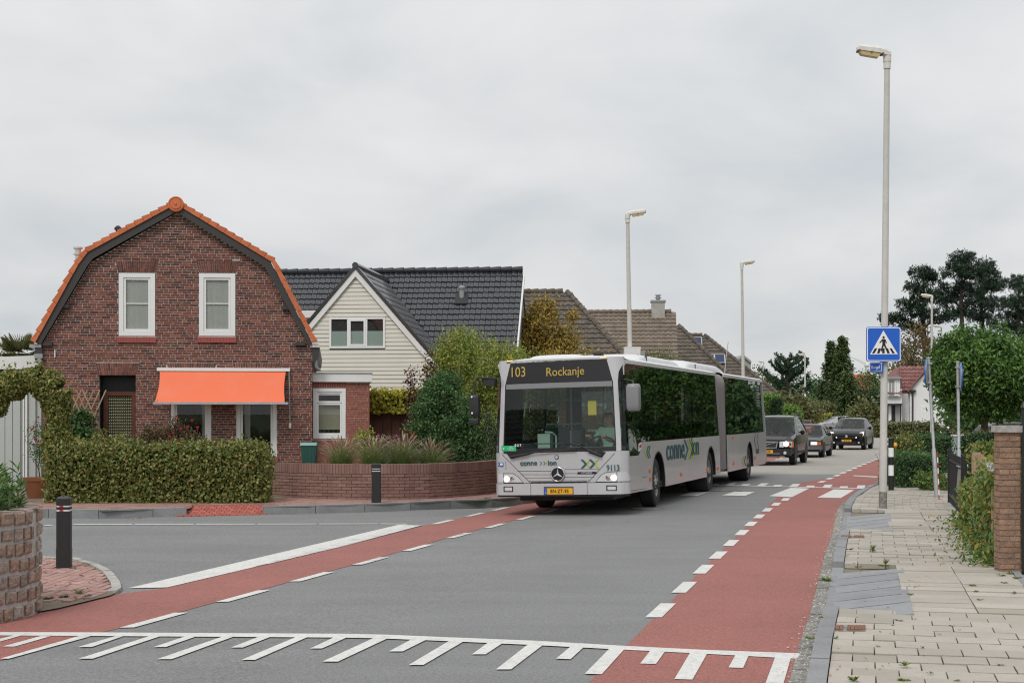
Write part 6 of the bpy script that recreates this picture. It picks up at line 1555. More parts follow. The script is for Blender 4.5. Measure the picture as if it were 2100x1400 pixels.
for k in range(4):                       # wooden stakes in the vine fence
    px_s, yt, wd = ((2002, 927, .115), (2010.5, 932, .09), (2020, 936, .10), (2040, 945, .06))[k]; D = (22.9, 22.4, 21.8, 18.2)[k]
    t = MB(); x = XA(px_s, D); t.box(-wd / 2, wd / 2, -.05, .05, 0, ZA(yt, D) - .05); o = t.build('wooden_stake', 'wood_post'); o.location = (x, D, .05)
    tag(o, ('tall weathered wooden stake beside the metal sheet among the vines', 'narrow wooden stake between two wider stakes in the vines', 'wide wooden stake next to white flowers in the vines', 'short wooden stake against the brick pillar')[k], 'stake', 'stakes in the vine hedge')
x = XA(2001, 22.3); b = MB(); b.prism([(0, 0, .70), (.09, -.25, .62), (.09, -.25, .50), (0, 0, .57)], (.01, .01, 0)); o = b.build('metal_sheet', 'zinc'); o.location = (x, 22.3, .27); tag(o, 'grey metal sheet tied to the stakes in the vines', 'sheet')
# cabinet, gate post, hoops
D = 47; M('cabinet_green', (.36, .44, .41), .5)
cb_ = thing('utility_cabinet', 'pale green street utility cabinet with ribbed doors', 'cabinet', (XA(1965, D), D, .05)); Hc = ZA(894, D)
MB().box(-.17, .17, -.15, .15, 0, Hc - .05).build('body', 'cabinet_green', cb_); MB().box(-.2, .2, -.18, .18, Hc - .05, Hc).build('top', 'white_paint', cb_)
for k in range(6): MB().box(-.15 + k * .052, -.125 + k * .052, -.165, -.15, .1, Hc - .12).build('rib', 'cabinet_green', cb_)
gp_ = thing('gate_post', 'dark green iron gate post with a pointed finial', 'post', (XA(1943, 46), 46, .05)); Hc = ZA(889, 46) - .05
MB().box(-.075, .075, -.075, .075, 0, Hc).build('shaft', 'bin_green', gp_); MB().lathe((0, 0, Hc), [(.13, 0), (.13, .03), (.05, .06), (.06, .10), (.02, .15), (.005, .19)], 12).build('finial', 'black_metal', gp_)
D = 105
for k in range(4):
    x = XA(1929.5 + k * 4.6, D); o = MB().tube([(0, 0, 0), (0, 0, .55), (.05, 0, .78), (.2, 0, .86), (.35, 0, .78), (.4, 0, .5)], .05, 8).build('bicycle_hoop', 'sign_white', None, smooth=60); o.location = (x, D, .02)
    tag(o, 'white bent tube bicycle hoop in a row of four by the orange house', 'bicycle hoop', 'row of white bicycle hoops')
# green letter box on the low wall
D = 30.95; gb_ = thing('garden_box', 'dark green plastic box with a pale green lid above the low brick wall', 'box', (XA(634.5, D), D, ZA(949, D)))
w0, w1, hh = 13.5 * D / F, 15.8 * D / F, ZA(907, D) - ZA(949, D)
b = MB(); b.prism([(-w0, -.14, 0), (w0, -.14, 0), (w1 * .97, -.15, hh * .88), (-w1 * .97, -.15, hh * .88)], (0, .28, 0)); b.build('body', 'bin_green', gb_)
b = MB(); b.prism([(-w1 * 1.06, -.17, hh * .86), (w1 * 1.06, -.17, hh * .86), (w1 * 1.06, -.14, hh), (-w1 * 1.06, -.14, hh)], (0, .30, 0)); b.build('lid', 'bin_lid', gb_)
for k in range(4): MB().box(-w0 + .03 + k * .075, -w0 + .045 + k * .075, -.155, -.14, .03, hh * .8).build('rib', 'bin_green', gb_)
MB().tube([(.05, .0, -.55), (.05, 0, .01)], .03, 8).build('stand', 'black_metal', gb_)
# ---- low curved brick garden wall
wpts = [(546, 31.35), (600, 30.75), (667, 30.35), (720, 30.15), (773, 30.05), (830, 30.15), (880, 30.4), (930, 30.9), (980, 31.7), (1021, 32.6), (1060, 33.8)]
WL = [(XA(p, d), d) for p, d in wpts] + [(1.4, 36.5), (2.6, 40)]
gw = thing('garden_wall', 'low curved red brick garden wall with an upright brick coping', 'wall', (0, 0, 0)); WZ = .80; z0 = .06; CP = .20
core = MB(); ww = walk(WL, .25)
for (p, d, s_), (p2, d2, _) in zip(ww[:-1], ww[1:]):
    n_ = Vector((-d.y, d.x)); n2 = Vector((-d2.y, d2.x)); core.slab([tuple(p + n_ * .025), tuple(p2 + n2 * .025), tuple(p2 + n2 * .20), tuple(p + n_ * .20)], z0, WZ - .006)
core.build('core', 'mortar_dark', gw)
pc = Pieces(); cp = Pieces(); row = 0; z = z0 + .005; bh = .0565
while z + bh < WZ - CP + .01:
    ws = walk(WL, .222, .11 * (row % 2))
    for (p, d, s_), (p2, d2, _) in zip(ws[:-1], ws[1:]):
        n_ = Vector((-d.y, d.x)); n2 = Vector((-d2.y, d2.x)); o = random.uniform(-.003, .003); e = d * .005
        pc.slab([tuple(p + e + n_ * o), tuple(p2 - e + n2 * o), tuple(p2 - e + n2 * .05), tuple(p + e + n_ * .05)], z, z + bh)
    z += bh + .011; row += 1
ws = walk(WL, .0655)
for (p, d, s_), (p2, d2, _) in zip(ws[:-1], ws[1:]):
    n_ = Vector((-d.y, d.x)); e = d * .004; o = random.uniform(-.004, .002)
    cp.slab([tuple(p + e + n_ * o), tuple(p2 - e + n_ * o), tuple(p2 - e + n_ * .21), tuple(p + e + n_ * .21)], z, WZ + random.uniform(-.003, .003))
pc.build('brick', 'brick_wall', gw, 300, 'far_bricks'); cp.build('coping_brick', 'brick_wall', gw, 200, 'far_coping')
# ---- granite sett planter
PC = Vector((-5.74, 13.9)); PR = 1.2; plt = thing('stone_planter', 'round planter wall of rough granite setts filled with laurel', 'planter', (PC.x, PC.y, 0))
ZP0, ZP1 = -.08, .93
b = MB(); n = 48
prof = [(PR - .012, ZP0), (PR - .012, ZP1 - .012), (PR - .24, ZP1 - .012), (PR - .24, ZP1 - .3)]
b.lathe((0, 0, 0), prof, n); b.build('mortar', 'concrete', plt, smooth=30)
pc = Pieces(); nr = 7; rh = (ZP1 - ZP0) / nr
for r_ in range(nr):
    a = random.uniform(0, .1)
    while a < 2 * math.pi - .05:
        wd = random.uniform(.12, .19) / PR; g_ = .036 / PR
        a1 = min(a + wd, 2 * math.pi)
        if -math.pi * .95 < ((a + math.pi / 2 + math.pi) % (2 * math.pi)) - math.pi < math.pi * .75:
            o = random.uniform(-.004, .012); z0_, z1_ = ZP0 + r_ * rh + .026 + random.uniform(-.008, .008), ZP0 + (r_ + 1) * rh - .012 + random.uniform(-.008, .008)
            if r_ == nr - 1: z1_ = ZP1 + random.uniform(-.01, .012)
            vs = []
            for (q, ins) in ((PR - .03, 0), (PR + o * .5 + .004, .0), (PR + o + .012, .018)):
                for (aa, zz) in ((a + g_ / 2 + ins / PR, z0_ + ins), (a1 - g_ / 2 - ins / PR, z0_ + ins), (a1 - g_ / 2 - ins / PR, z1_ - ins), (a + g_ / 2 + ins / PR, z1_ - ins)):
                    rj = random.uniform(-.005, .005); vs.append((PC.x + (q + rj) * math.cos(aa), PC.y + (q + rj) * math.sin(aa), zz + rj))
            fs = [(i * 4 + k, i * 4 + (k + 1) % 4, (i + 1) * 4 + (k + 1) % 4, (i + 1) * 4 + k) for i in range(2) for k in range(4)] + [(8, 9, 10, 11)]
            pc.add(vs, fs)
        a = a1
for k in range(44):                       # cap setts
    a0, a1 = 2 * math.pi * k / 44 + .008, 2 * math.pi * (k + 1) / 44 - .008; zt_ = ZP1 + random.uniform(.0, .02); pts = [(PC.x + q * math.cos(a), PC.y + q * math.sin(a)) for q, a in ((PR - .22, a0), (PR - .22, a1), (PR - .01, a1), (PR - .01, a0))]
    pc.slab(pts, ZP1 - .03, zt_)
pc.build('sett', 'granite', plt, 300, 'far_setts', off=(PC.x, PC.y, 0))
MB().lathe((0, 0, 0), [(PR - .24, ZP1 - .16), (.01, ZP1 - .12)], 32).build('soil', 'soil', plt)
# ------------------------------------------------------------------ cars
M('car_black', (.007, .006, .008), .16, coat=0, spec=.4)
M('car_dark', (.018, .025, .027), .2, coat=0, spec=.4)
M('car_silver', (.42, .43, .45), .3, metal=.5, coat=.6)
M('car_red', (.42, .02, .02), .25, coat=.6)
M('car_plum', (.05, .046, .055), .28, coat=.3)
M('trim_black', (.014, .014, .015), .6)
M('trim_grey', (.11, .11, .115), .6)
M('rear_red', (.45, .015, .02), .2)
M('car_inside', (.05, .05, .055), .9)
M('head_lit', (1, .92, .8), .3, emit=((1.0, .86, .66), 1.6))
def car(name, label, pos, head, paint, L_, Wd, prof, belt, glassy, wheels, wr, features):
    """prof: stations (y, z_low, z_belt, half_low, half_belt, z_roof, half_roof); nose at y = 0, +y to the rear"""
    t = thing(name, label, 'car', (pos[0], pos[1], zroad(*pos)), -head)
    n = len(prof)
    def ring_(s_):
        y, zl, zb, wl, wb, zr, wr_ = s_
        zm = zl + (zb - zl) * .55
        half = [(0, zl), (wl * .93, zl), (wl, zl + .10), (max(wl, wb) * 1.005, zm), (wb, zb), (wr_, zr - .045 if zr > zb + .1 else zr - .01), (wr_ * .86, zr), (0, zr + .015)]
        return [(x, y, z) for x, z in half] + [(-x, y, z) for x, z in half[-2:0:-1]]
    rings = [ring_(s_) for s_ in prof]; m = 14
    body = MB(); ws = MB(); sw_ = MB(); rw = MB()
    for i in range(n - 1):
        for k in range(m):
            q = [rings[i + 1][k], rings[i + 1][(k + 1) % m], rings[i][(k + 1) % m], rings[i][k]]
            kk = k if k < 7 else 13 - k
            kind = glassy.get(i)
            tgt = body
            if kind == 'ws' and kk in (5, 6): tgt = ws
            elif kind == 'rw' and kk in (5, 6): tgt = rw
            elif kind and 's' == kind[-1] and kk == 4 and kind != 'ws': tgt = sw_
            elif kind == 'side' and kk == 4: tgt = sw_
            if kind == 'ws' and kk == 4: tgt = body
            tgt.add(q, [(0, 1, 2, 3)])
    body.add(rings[0], [tuple(range(m))]); body.add(rings[-1], [tuple(range(m - 1, -1, -1))])
    bo_ = body.build('body', paint, t, smooth=38)
    if ws.v: ws.build('windscreen', 'glass_car', t, smooth=40)
    if rw.v: rw.build('rear_window', 'glass_car', t, smooth=40)
    if sw_.v: sw_.build('side_window', 'glass_car', t)
    # cabin inside
    y0, y1 = features['cabin']; zb = features['zb']
    MB().box(-Wd * .40, Wd * .40, y0, y1, .3, zb - .12).build('interior', 'car_inside', t)
    for sx in (-1, 1):
        b = MB(); b.box(sx * .37 - .23, sx * .37 + .23, y0 + .95, y0 + 1.07, zb - .3, zb + .22); b.box(sx * .37 - .13, sx * .37 + .13, y0 + .97, y0 + 1.05, zb + .24, zb + .42); b.build('front_seat', 'car_inside', t)
    for (yy) in wheels:
        for sg in (1, -1):
            wheel(t, sg * (Wd / 2 - .115), yy, wr, .215, sg, 0, False, 'rim_car' if 'rim_car' in MATS else 'rim')
            b = MB(); pr = [(math.cos(R(a)), math.sin(R(a))) for a in range(-12, 193, 12)]; vs = []
            for (c_, s_) in pr: vs += [(sg * (Wd / 2 + .004), yy + c_ * (wr + .05), wr + s_ * (wr + .05)), (sg * (Wd / 2 - .3), yy + c_ * (wr + .05), wr + s_ * (wr + .05))]
            b.add(vs, [(2 * i, 2 * i + 1, 2 * i + 3, 2 * i + 2) for i in range(len(pr) - 1)]); b.add([(sg * (Wd / 2 + .003), yy + c_ * (wr + .052), wr + s_ * (wr + .052)) for c_, s_ in pr], [tuple(range(len(pr)))]); b.build('wheel_arch', 'trim_black', t)
    for f in features['parts']:
        nm, mat, kind, a = f; b = MB()
        if kind == 'box': b.box(*a)
        elif kind == 'poly': b.prism(a[0], a[1])
        elif kind == 'lathe': b.lathe(*a)
        elif kind == 'tube': b.tube(*a)
        b.build(nm, mat, t)
    if 'plate' in features:
        z, txt, yp = features['plate']; pl = MB().box(-.26, .26, yp - .02, yp, z - .055, z + .055).build('number_plate', 'plate_yellow', t)
        MB().box(-.26, -.215, yp - .022, yp - .0201, z - .055, z + .055).build('plate_band', 'plate_blue', pl)
        lettering(txt, .085, 'sign_black', pl, (.02, yp - .024, z), (1, 0, 0), (0, 0, 1), bold=.002, sx=.9)
    for sg in (1, -1):
        y, z = features['mirror']; b = MB(); b.box(sg * (Wd / 2 - .02), sg * (Wd / 2 + .06), y + .03, y + .08, z - .02, z + .02) if sg > 0 else b.box(-(Wd / 2 + .06), -(Wd / 2 - .02), y + .03, y + .08, z - .02, z + .02)
        b.lathe((sg * (Wd / 2 + .12), y + .06, z), [(.02, -.07), (.085, -.05), (.09, .0), (.08, .05), (.02, .06)], 12, 'y'); b.build('wing_mirror', paint, t, smooth=50)
    return t
def quad_lamp(x0, x1, y0, y1, z0, z1, sg, dy=.03, rise=0.):   # lamp on a nose corner: front inner point to outer swept point
    return ([(sg * x0, y0, z0), (sg * x1, y1, z0 + rise), (sg * x1, y1 + dy, z1 + rise), (sg * x0, y0 + dy, z1)], (0, -.03, 0))
M('rim_car', (.50, .50, .51), .35, metal=.5)
# black SUV
P_ = [(0, .42, .72, .70, .70, .80, .62), (.10, .36, .80, .88, .86, .92, .76), (.40, .34, .92, .93, .90, 1.03, .80), (1.15, .34, 1.02, .945, .91, 1.10, .83), (1.42, .34, 1.06, .945, .91, 1.13, .84), (2.15, .34, 1.08, .95, .92, 1.70, .70), (2.26, .34, 1.085, .95, .92, 1.735, .69), (3.1, .34, 1.09, .95, .92, 1.775, .70), (3.2, .34, 1.09, .95, .92, 1.775, .70), (4.15, .36, 1.10, .945, .915, 1.74, .70), (4.45, .40, 1.12, .94, .90, 1.66, .68), (4.72, .46, 1.10, .90, .88, 1.16, .80), (4.80, .5, 1.0, .86, .84, 1.06, .78)]
suv_parts = [('grille_frame', 'chrome', 'poly', ([(-.38, -.035, .62), (.38, -.035, .62), (.42, -.02, .86), (-.42, -.02, .86)], (0, .03, 0))), ('grille', 'trim_black', 'poly', ([(-.34, -.05, .65), (.34, -.05, .65), (.38, -.035, .83), (-.38, -.035, .83)], (0, .02, 0))), ('grille_bar', 'chrome', 'poly', ([(-.34, -.06, .65), (-.28, -.06, .65), (.38, -.045, .83), (.32, -.045, .83)], (0, .01, 0))),
    ('bumper', 'trim_black', 'box', (-.90, .90, -.09, .12, .38, .60)), ('lower_grille', 'trim_grey', 'box', (-.5, .5, -.10, -.08, .40, .46)), ('skid_plate', 'trim_grey', 'box', (-.45, .45, -.05, .2, .30, .37)), ('roof_rail', 'trim_grey', 'tube', ([(.62, 2.4, 1.80), (.62, 2.5, 1.84), (.62, 4.0, 1.84), (.62, 4.1, 1.79)], .025, 6)), ('roof_rail', 'trim_grey', 'tube', ([(-.62, 2.4, 1.80), (-.62, 2.5, 1.84), (-.62, 4.0, 1.84), (-.62, 4.1, 1.79)], .025, 6)), ('wiper', 'trim_black', 'tube', ([(-.5, 1.5, 1.19), (.3, 1.47, 1.18)], .012, 5)), ('wiper', 'trim_black', 'tube', ([(.1, 1.5, 1.19), (.6, 1.5, 1.18)], .012, 5)), ('bonnet_strip', 'trim_black', 'box', (-.62, .62, 1.40, 1.44, 1.115, 1.135))]
for sg in (1, -1):
    suv_parts += [('headlight', 'lens', 'poly', quad_lamp(.48, .88, -.03, .12, .66, .86, sg, .04)), ('lit_lamp', 'head_lit', 'lathe', ((sg * .70, .015, .77), [(.10, .02), (.09, -.03), (.03, -.04)], 14, 'y')), ('indicator', 'amber', 'poly', quad_lamp(.80, .93, .03, .24, .66, .84, sg, .06)), ('fog_lamp', 'lens', 'lathe', ((sg * .68, -.095, .46), [(.06, .01), (.055, -.01), (.01, -.015)], 12, 'y')), ('side_trim', 'trim_black', 'box', (min(sg * .945, sg * .965), max(sg * .945, sg * .965), 1.4, 3.7, .42, .50))]
GL = {4: 'ws', 5: 'x', 6: 'side', 8: 'side', 9: 'side', 10: 'rw'}
fx = XA(1604, 51.9); 
car('black_suv', 'black off-road car with a barred grille and lit headlights following the bus', (9.05, 52.1), R(18.5), 'car_black', 4.8, 1.9, P_, 0, GL, (.88, 3.74), .37, {'cabin': (1.5, 4.4), 'zb': 1.08, 'parts': suv_parts, 'plate': (.50, '78-LT-FX', -.10), 'mirror': (1.62, 1.17)})
# dark old saloon
P2 = [(0, .32, .62, .66, .66, .66, .60), (.08, .26, .70, .80, .78, .74, .70), (.5, .24, .78, .835, .80, .83, .72), (1.25, .24, .86, .84, .80, .91, .74), (1.95, .24, .88, .845, .81, 1.34, .60), (2.05, .24, .88, .845, .81, 1.365, .60), (2.65, .24, .89, .845, .81, 1.385, .61), (2.73, .24, .89, .845, .81, 1.385, .61), (3.35, .24, .90, .84, .80, 1.34, .60), (3.85, .26, .92, .83, .79, .98, .70), (4.30, .32, .90, .78, .76, .94, .70)]
pp_ = [('bumper', 'trim_grey', 'box', (-.82, .82, -.10, .10, .34, .50)), ('bumper_lip', 'trim_black', 'box', (-.78, .78, -.06, .1, .24, .335)), ('grille', 'trim_black', 'box', (-.36, .36, -.03, .02, .54, .64)), ('wiper', 'trim_black', 'tube', ([(-.1, 1.32, .955), (.5, 1.32, .955)], .01, 5))]
for sg in (1, -1): pp_ += [('headlight', 'lens', 'poly', quad_lamp(.38, .66, -.035, .0, .53, .66, sg, .02)), ('lit_lamp', 'head_lit', 'poly', quad_lamp(.42, .63, -.055, -.02, .55, .645, sg, .02)), ('indicator', 'amber', 'poly', quad_lamp(.67, .80, .0, .10, .53, .65, sg, .02)), ('side_trim', 'trim_black', 'box', (min(sg * .838, sg * .855), max(sg * .838, sg * .855), 1.1, 3.2, .48, .53))]
car('saloon_car', 'dark green old saloon car with grey bumper between the off-road car and the van', (12.15, 61.4), R(19), 'car_dark', 4.3, 1.69, P2, 0, {3: 'ws', 5: 'side', 7: 'side', 8: 'rw'}, (.86, 3.40), .30, {'cabin': (1.4, 3.4), 'zb': .9, 'parts': pp_, 'mirror': (1.5, .97)})
# black compact people carrier
P3 = [(0, .30, .66, .66, .66, .72, .58), (.10, .24, .76, .80, .78, .84, .68), (.35, .22, .88, .86, .83, .95, .74), (.85, .22, .98, .88, .85, 1.06, .78), (1.05, .22, 1.0, .88, .85, 1.09, .78), (1.85, .22, 1.02, .885, .855, 1.555, .64), (1.97, .22, 1.02, .885, .855, 1.585, .64), (2.75, .22, 1.03, .885, .855, 1.62, .65), (2.85, .22, 1.03, .885, .855, 1.62, .65), (3.75, .24, 1.04, .88, .85, 1.58, .64), (4.05, .28, 1.04, .86, .83, 1.44, .62), (4.30, .34, 1.0, .80, .78, 1.06, .70), (4.36, .4, .9, .76, .74, .95, .68)]
pp_ = [('grille', 'trim_black', 'box', (-.44, .44, -.03, .02, .60, .67)), ('badge', 'chrome', 'lathe', ((0, -.02, .68), [(.07, .01), (.07, -.02), (.02, -.03)], 16, 'y')), ('lower_grille', 'trim_black', 'box', (-.5, .5, -.02, .05, .30, .40)), ('wiper', 'trim_black', 'tube', ([(-.6, 1.1, 1.12), (.1, 1.1, 1.13)], .012, 5)), ('wiper', 'trim_black', 'tube', ([(0, 1.1, 1.13), (.62, 1.1, 1.12)], .012, 5))]
for sg in (1, -1): pp_ += [('headlight', 'head_lit', 'poly', ([(sg * .46, .0, .60), (sg * .80, .17, .62), (sg * .84, .36, .90), (sg * .66, .20, .86)], (0, -.04, .02))), ('fog_lamp', 'lens', 'lathe', ((sg * .62, .0, .37), [(.05, .03), (.045, -.02), (.01, -.03)], 12, 'y'))]
car('people_carrier', 'black compact people carrier with pear shaped headlights driving round the bend', (17.05, 74.6), R(21), 'car_black', 4.36, 1.77, P3, 0, {4: 'ws', 6: 'side', 8: 'side', 9: 'side', 10: 'rw'}, (.80, 3.42), .32, {'cabin': (1.2, 4.0), 'zb': 1.02, 'parts': pp_, 'plate': (.47, '05-ZP-XS', -.03), 'mirror': (1.35, 1.10)})
# silver van-like car, side on
P4 = [(0, .32, .62, .66, .66, .70, .58), (.12, .26, .76, .84, .82, .84, .70), (.5, .24, .90, .88, .85, .97, .76), (.95, .24, .98, .89, .86, 1.08, .78), (2.05, .24, 1.02, .89, .86, 1.60, .66), (2.2, .24, 1.02, .89, .86, 1.64, .66), (2.95, .24, 1.03, .89, .86, 1.69, .66), (3.05, .24, 1.03, .89, .86, 1.69, .66), (4.0, .26, 1.04, .89, .86, 1.66, .66), (4.35, .3, 1.04, .86, .84, 1.5, .64), (4.55, .36, .95, .8, .78, 1.0, .7)]
pp_ = [('side_strip', 'trim_grey', 'box', (-.905, -.885, 1.1, 3.6, .50, .56)), ('side_strip', 'trim_grey', 'box', (.885, .905, 1.1, 3.6, .50, .56))]
for sg in (1, -1): pp_ += [('headlight', 'lens', 'poly', quad_lamp(.5, .82, .0, .18, .62, .80, sg, .05))]
car('silver_mpv', 'silver people carrier crossing side-on in front of the far hedge', (XA(1671, 142), 142.6), R(82), 'car_silver', 4.55, 1.8, P4, 0, {3: 'ws', 5: 'side', 7: 'side', 8: 'side', 9: 'rw'}, (.85, 3.6), .32, {'cabin': (1.3, 4.1), 'zb': 1.02, 'parts': pp_, 'mirror': (1.5, 1.08)})
car('red_car', 'small red car half hidden behind the black off-road car', (XA(1640, 118), 118), R(20), 'car_red', 4.3, 1.69, P2, 0, {3: 'ws', 5: 'side', 7: 'side', 8: 'rw'}, (.86, 3.40), .30, {'cabin': (1.4, 3.4), 'zb': .9, 'parts': [], 'mirror': (1.5, .97)})
pp_ = []
for sg in (1, -1): pp_ += [('tail_lamp', 'rear_red', 'poly', ([(sg * .5, 4.36, .80), (sg * .82, 4.15, .80), (sg * .84, 4.0, 1.0), (sg * .5, 4.33, .98)], (0, .04, .0)))]
P5 = [(s_[0], s_[1], s_[2] * .97, s_[3], s_[4], s_[5] * .915, s_[6]) for s_ in P3]
car('parked_estate_car', 'dark grey parked car with red tail lamp under the globe maple', (XA(2012, 61) + 4.3, 62.0), R(-90 - 6), 'car_plum', 4.36, 1.77, P5, 0, {4: 'ws', 6: 'side', 8: 'side', 9: 'side', 10: 'rw'}, (.80, 3.42), .32, {'cabin': (1.2, 4.0), 'zb': .98, 'parts': pp_, 'mirror': (1.35, 1.05)})
# ------------------------------------------------------------------ hedges and plants, left
def hedge(name, label, box, dens, ln, wd, mat, cat='hedge', rough=.05, round_=.12, group=None, faces='FTLRB', core=True, topmat=None, wav=.03):
    x0, x1, y0, y1, z0, z1 = box; t = thing(name, label, cat, ((x0 + x1) / 2, y0, z0), 0, group)
    P_ = []; Nn = []
    spec = {'F': ((x0, x1), (z0, z1), lambda a, b: (a, np.full_like(a, y0), b), (0, -1, 0)), 'B': ((x0, x1), (z0, z1), lambda a, b: (a, np.full_like(a, y1), b), (0, 1, 0)), 'T': ((x0, x1), (y0, y1), lambda a, b: (a, b, np.full_like(a, z1)), (0, 0, 1)), 'L': ((y0, y1), (z0, z1), lambda a, b: (np.full_like(a, x0), a, b), (-1, 0, 0)), 'R': ((y0, y1), (z0, z1), lambda a, b: (np.full_like(a, x1), a, b), (1, 0, 0))}
    for f in faces:
        (a0, a1), (b0, b1), fn, nr = spec[f]; n = int(abs((a1 - a0) * (b1 - b0)) * dens)
        if n < 1: continue
        a = rng.uniform(a0, a1, n); b = rng.uniform(b0, b1, n); P_.append(np.stack(fn(a, b), 1)); Nn.append(np.tile(nr, (n, 1)))
    P_ = np.concatenate(P_); Nn = np.concatenate(Nn).astype(float)
    # round the edges: pull in towards the core by distance to the box edges
    c = np.array([(x0 + x1) / 2, (y0 + y1) / 2, (z0 + z1) / 2]); hs = np.array([(x1 - x0) / 2, (y1 - y0) / 2, (z1 - z0) / 2])
    q = P_ - c; inn = np.maximum(hs - round_, .01); k = np.clip(q, -inn, inn); k[:, 2] = np.where(q[:, 2] < 0, q[:, 2], k[:, 2])
    d = q - k; l_ = np.linalg.norm(d, axis=1, keepdims=True); dn = np.where(l_ > 1e-4, d / np.maximum(l_, 1e-4), Nn)
    wv_ = wav * (np.sin(P_[:, 0] * 5.1 + P_[:, 2] * 3) + np.sin(P_[:, 1] * 4.3 + P_[:, 0] * 2.2 + 1) + np.sin(P_[:, 2] * 7 + 2))[:, None] * .5
    pos = c + k + dn * (np.minimum(l_, round_) * .0 + np.where(l_ > 1e-4, round_, 0) ) + dn * (rng.normal(0, rough, (len(P_), 1)) - rough * .6 + wv_)
    n = len(pos); ax = unit(n) * .9 + np.array([0, 0, -.35]); nm = unit(n) * .75 + dn
    sz_ = rng.uniform(.65, 1.25, n)
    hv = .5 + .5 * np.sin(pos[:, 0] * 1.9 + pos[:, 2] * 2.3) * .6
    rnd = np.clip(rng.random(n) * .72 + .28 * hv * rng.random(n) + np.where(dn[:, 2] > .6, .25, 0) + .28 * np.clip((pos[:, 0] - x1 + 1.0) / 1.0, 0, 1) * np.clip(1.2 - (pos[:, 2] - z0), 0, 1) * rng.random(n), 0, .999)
    off = np.array(t.location); leaves('foliage', pos - off, ax, nm, ln * sz_, wd * sz_, rnd, mat, t)
    if core:
        m = .75 * rough + .06; MB().box(x0 + m - off[0], x1 - m - off[0], y0 + m - off[1], y1 - m - off[1], 0, z1 - m - z0).build('branches', 'hedge_core', t)
    return t
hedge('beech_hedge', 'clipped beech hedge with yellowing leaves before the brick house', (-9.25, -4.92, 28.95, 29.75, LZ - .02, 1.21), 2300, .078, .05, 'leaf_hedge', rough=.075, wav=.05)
# leafy arch over the path
ap = [(118, 985), (118, 900), (119, 845), (112, 805), (84, 783), (45, 781), (10, 800), (-25, 840), (-40, 900), (-42, 1000)]
AD = 29.5; path = [Vector((XA(p, AD), AD, ZA(y, AD))) for p, y in ap]
at = thing('hedge_arch', 'leafy archway grown from the hedge beside the white garage', 'hedge arch', (path[0].x, AD, LZ))
n = 15000; seg = rng.integers(0, len(path) - 1, n); tt = rng.random(n)[:, None]; pa = np.array([tuple(p) for p in path])
base = pa[seg] * (1 - tt) + pa[seg + 1] * tt; dd = pa[seg + 1] - pa[seg]; dd /= np.linalg.norm(dd, axis=1, keepdims=True)
v = unit(n); v -= dd * (v * dd).sum(1, keepdims=True); v /= np.linalg.norm(v, axis=1, keepdims=True)
rad = (.27 + .05 * np.sin(base[:, :1] * 9 + base[:, 2:] * 7)) * (.72 + .34 * rng.random((n, 1)))
pos = base + v * rad + np.array([0, 0, .02]); up_ = rng.random(n) < .04; pos[up_, 2] += rng.uniform(0, .22, up_.sum())
sz_ = rng.uniform(.7, 1.3, n)
leaves('foliage', pos - np.array(at.location), unit(n) + np.array([0, 0, -.2]), unit(n) * .7 + v, .075 * sz_, .046 * sz_, rng.random(n), 'leaf_arch', at)
b = MB(); b.tube([p - Vector(at.location) for p in path], .10, 8); b.build('branches', 'hedge_core', at)
# laurel in the planter
lt = thing('laurel_shrub', 'green narrow leaved laurel growing in the stone planter', 'shrub', (PC.x, PC.y, ZP1 - .10))
n = 230; a = rng.uniform(0, 2 * math.pi, n); r_ = (PR - .13) * np.sqrt(rng.random(n)); cs_ = np.stack([r_ * np.cos(a), r_ * np.sin(a), rng.uniform(.0, .06, n)], 1)
P_, A_, N_ = [], [], []
for c in cs_:
    hgt = random.uniform(.2, .48); lean = np.array([random.gauss(0, .10), random.gauss(0, .10), 1])
    for k in range(22):
        f = random.uniform(.15, 1.0); ang = random.uniform(0, 6.28); o = np.array([math.cos(ang), math.sin(ang), random.uniform(.5, 1.3)])
        P_.append(c + lean * hgt * f + o * .045); A_.append(o); N_.append(np.array([-math.cos(ang) * .7, -math.sin(ang) * .7, .8]) + rng.normal(0, .2, 3))
n = len(P_); leaves('foliage', np.array(P_), np.array(A_), np.array(N_), rng.uniform(.09, .145, n), rng.uniform(.022, .034, n), rng.random(n), 'leaf_laurel', lt)
b = MB()
for c in cs_[:60]: b.tube([c, c + np.array([0, 0, .25])], .008, 4)
b.build('stems', 'bark', lt, kind='stuff')
# trellis and climber
tr = thing('trellis', 'wooden lattice trellis on the brick wall beside the door', 'trellis', (XA(168, 35.5), 35.5, ZA(905, 35.5)))
for k in range(5):
    for sg in (1, -1):
        x = -.3 + k * .15; p0 = Vector((x - sg * .28, 0, 0)); p1 = Vector((x + sg * .28, 0, 1.25)); 
        MB().obox((p0 + p1) / 2 + Vector((0, .012 * sg, 0)), (p1 - p0) / 2, (0, .006, 0), Vector((1, 0, -(p1 - p0).x / (p1 - p0).z)).normalized() * .014).build('slat', 'wood_post', tr)
tree('climbing_plant', 'green climbing plant on the lattice trellis', 'climber', (XA(165, 35.2), 35.2, .08), [(XA(163, 35.2), 35.2, .75, .38, .15, .6), (XA(160, 35.2), 35.15, 1.45, .28, .14, .5), (XA(184, 35.2), 35.15, 1.2, .2, .14, .75)], 150, 20, .07, .085, .06, 'leaf_green', r0=.03, nl=3)
tree('garden_bush', 'low leafy green bush behind the hedge under the brick house door', 'bush', (XA(225, 31.5), 31.5, .07), [(XA(200, 31.5), 31.6, .85, .35, .3, .55), (XA(250, 31.5), 31.5, .9, .5, .3, .45), (XA(165, 31.5), 31.5, .9, .3, .3, .5)], 230, 20, .07, .075, .045, 'leaf_arch', r0=.03)
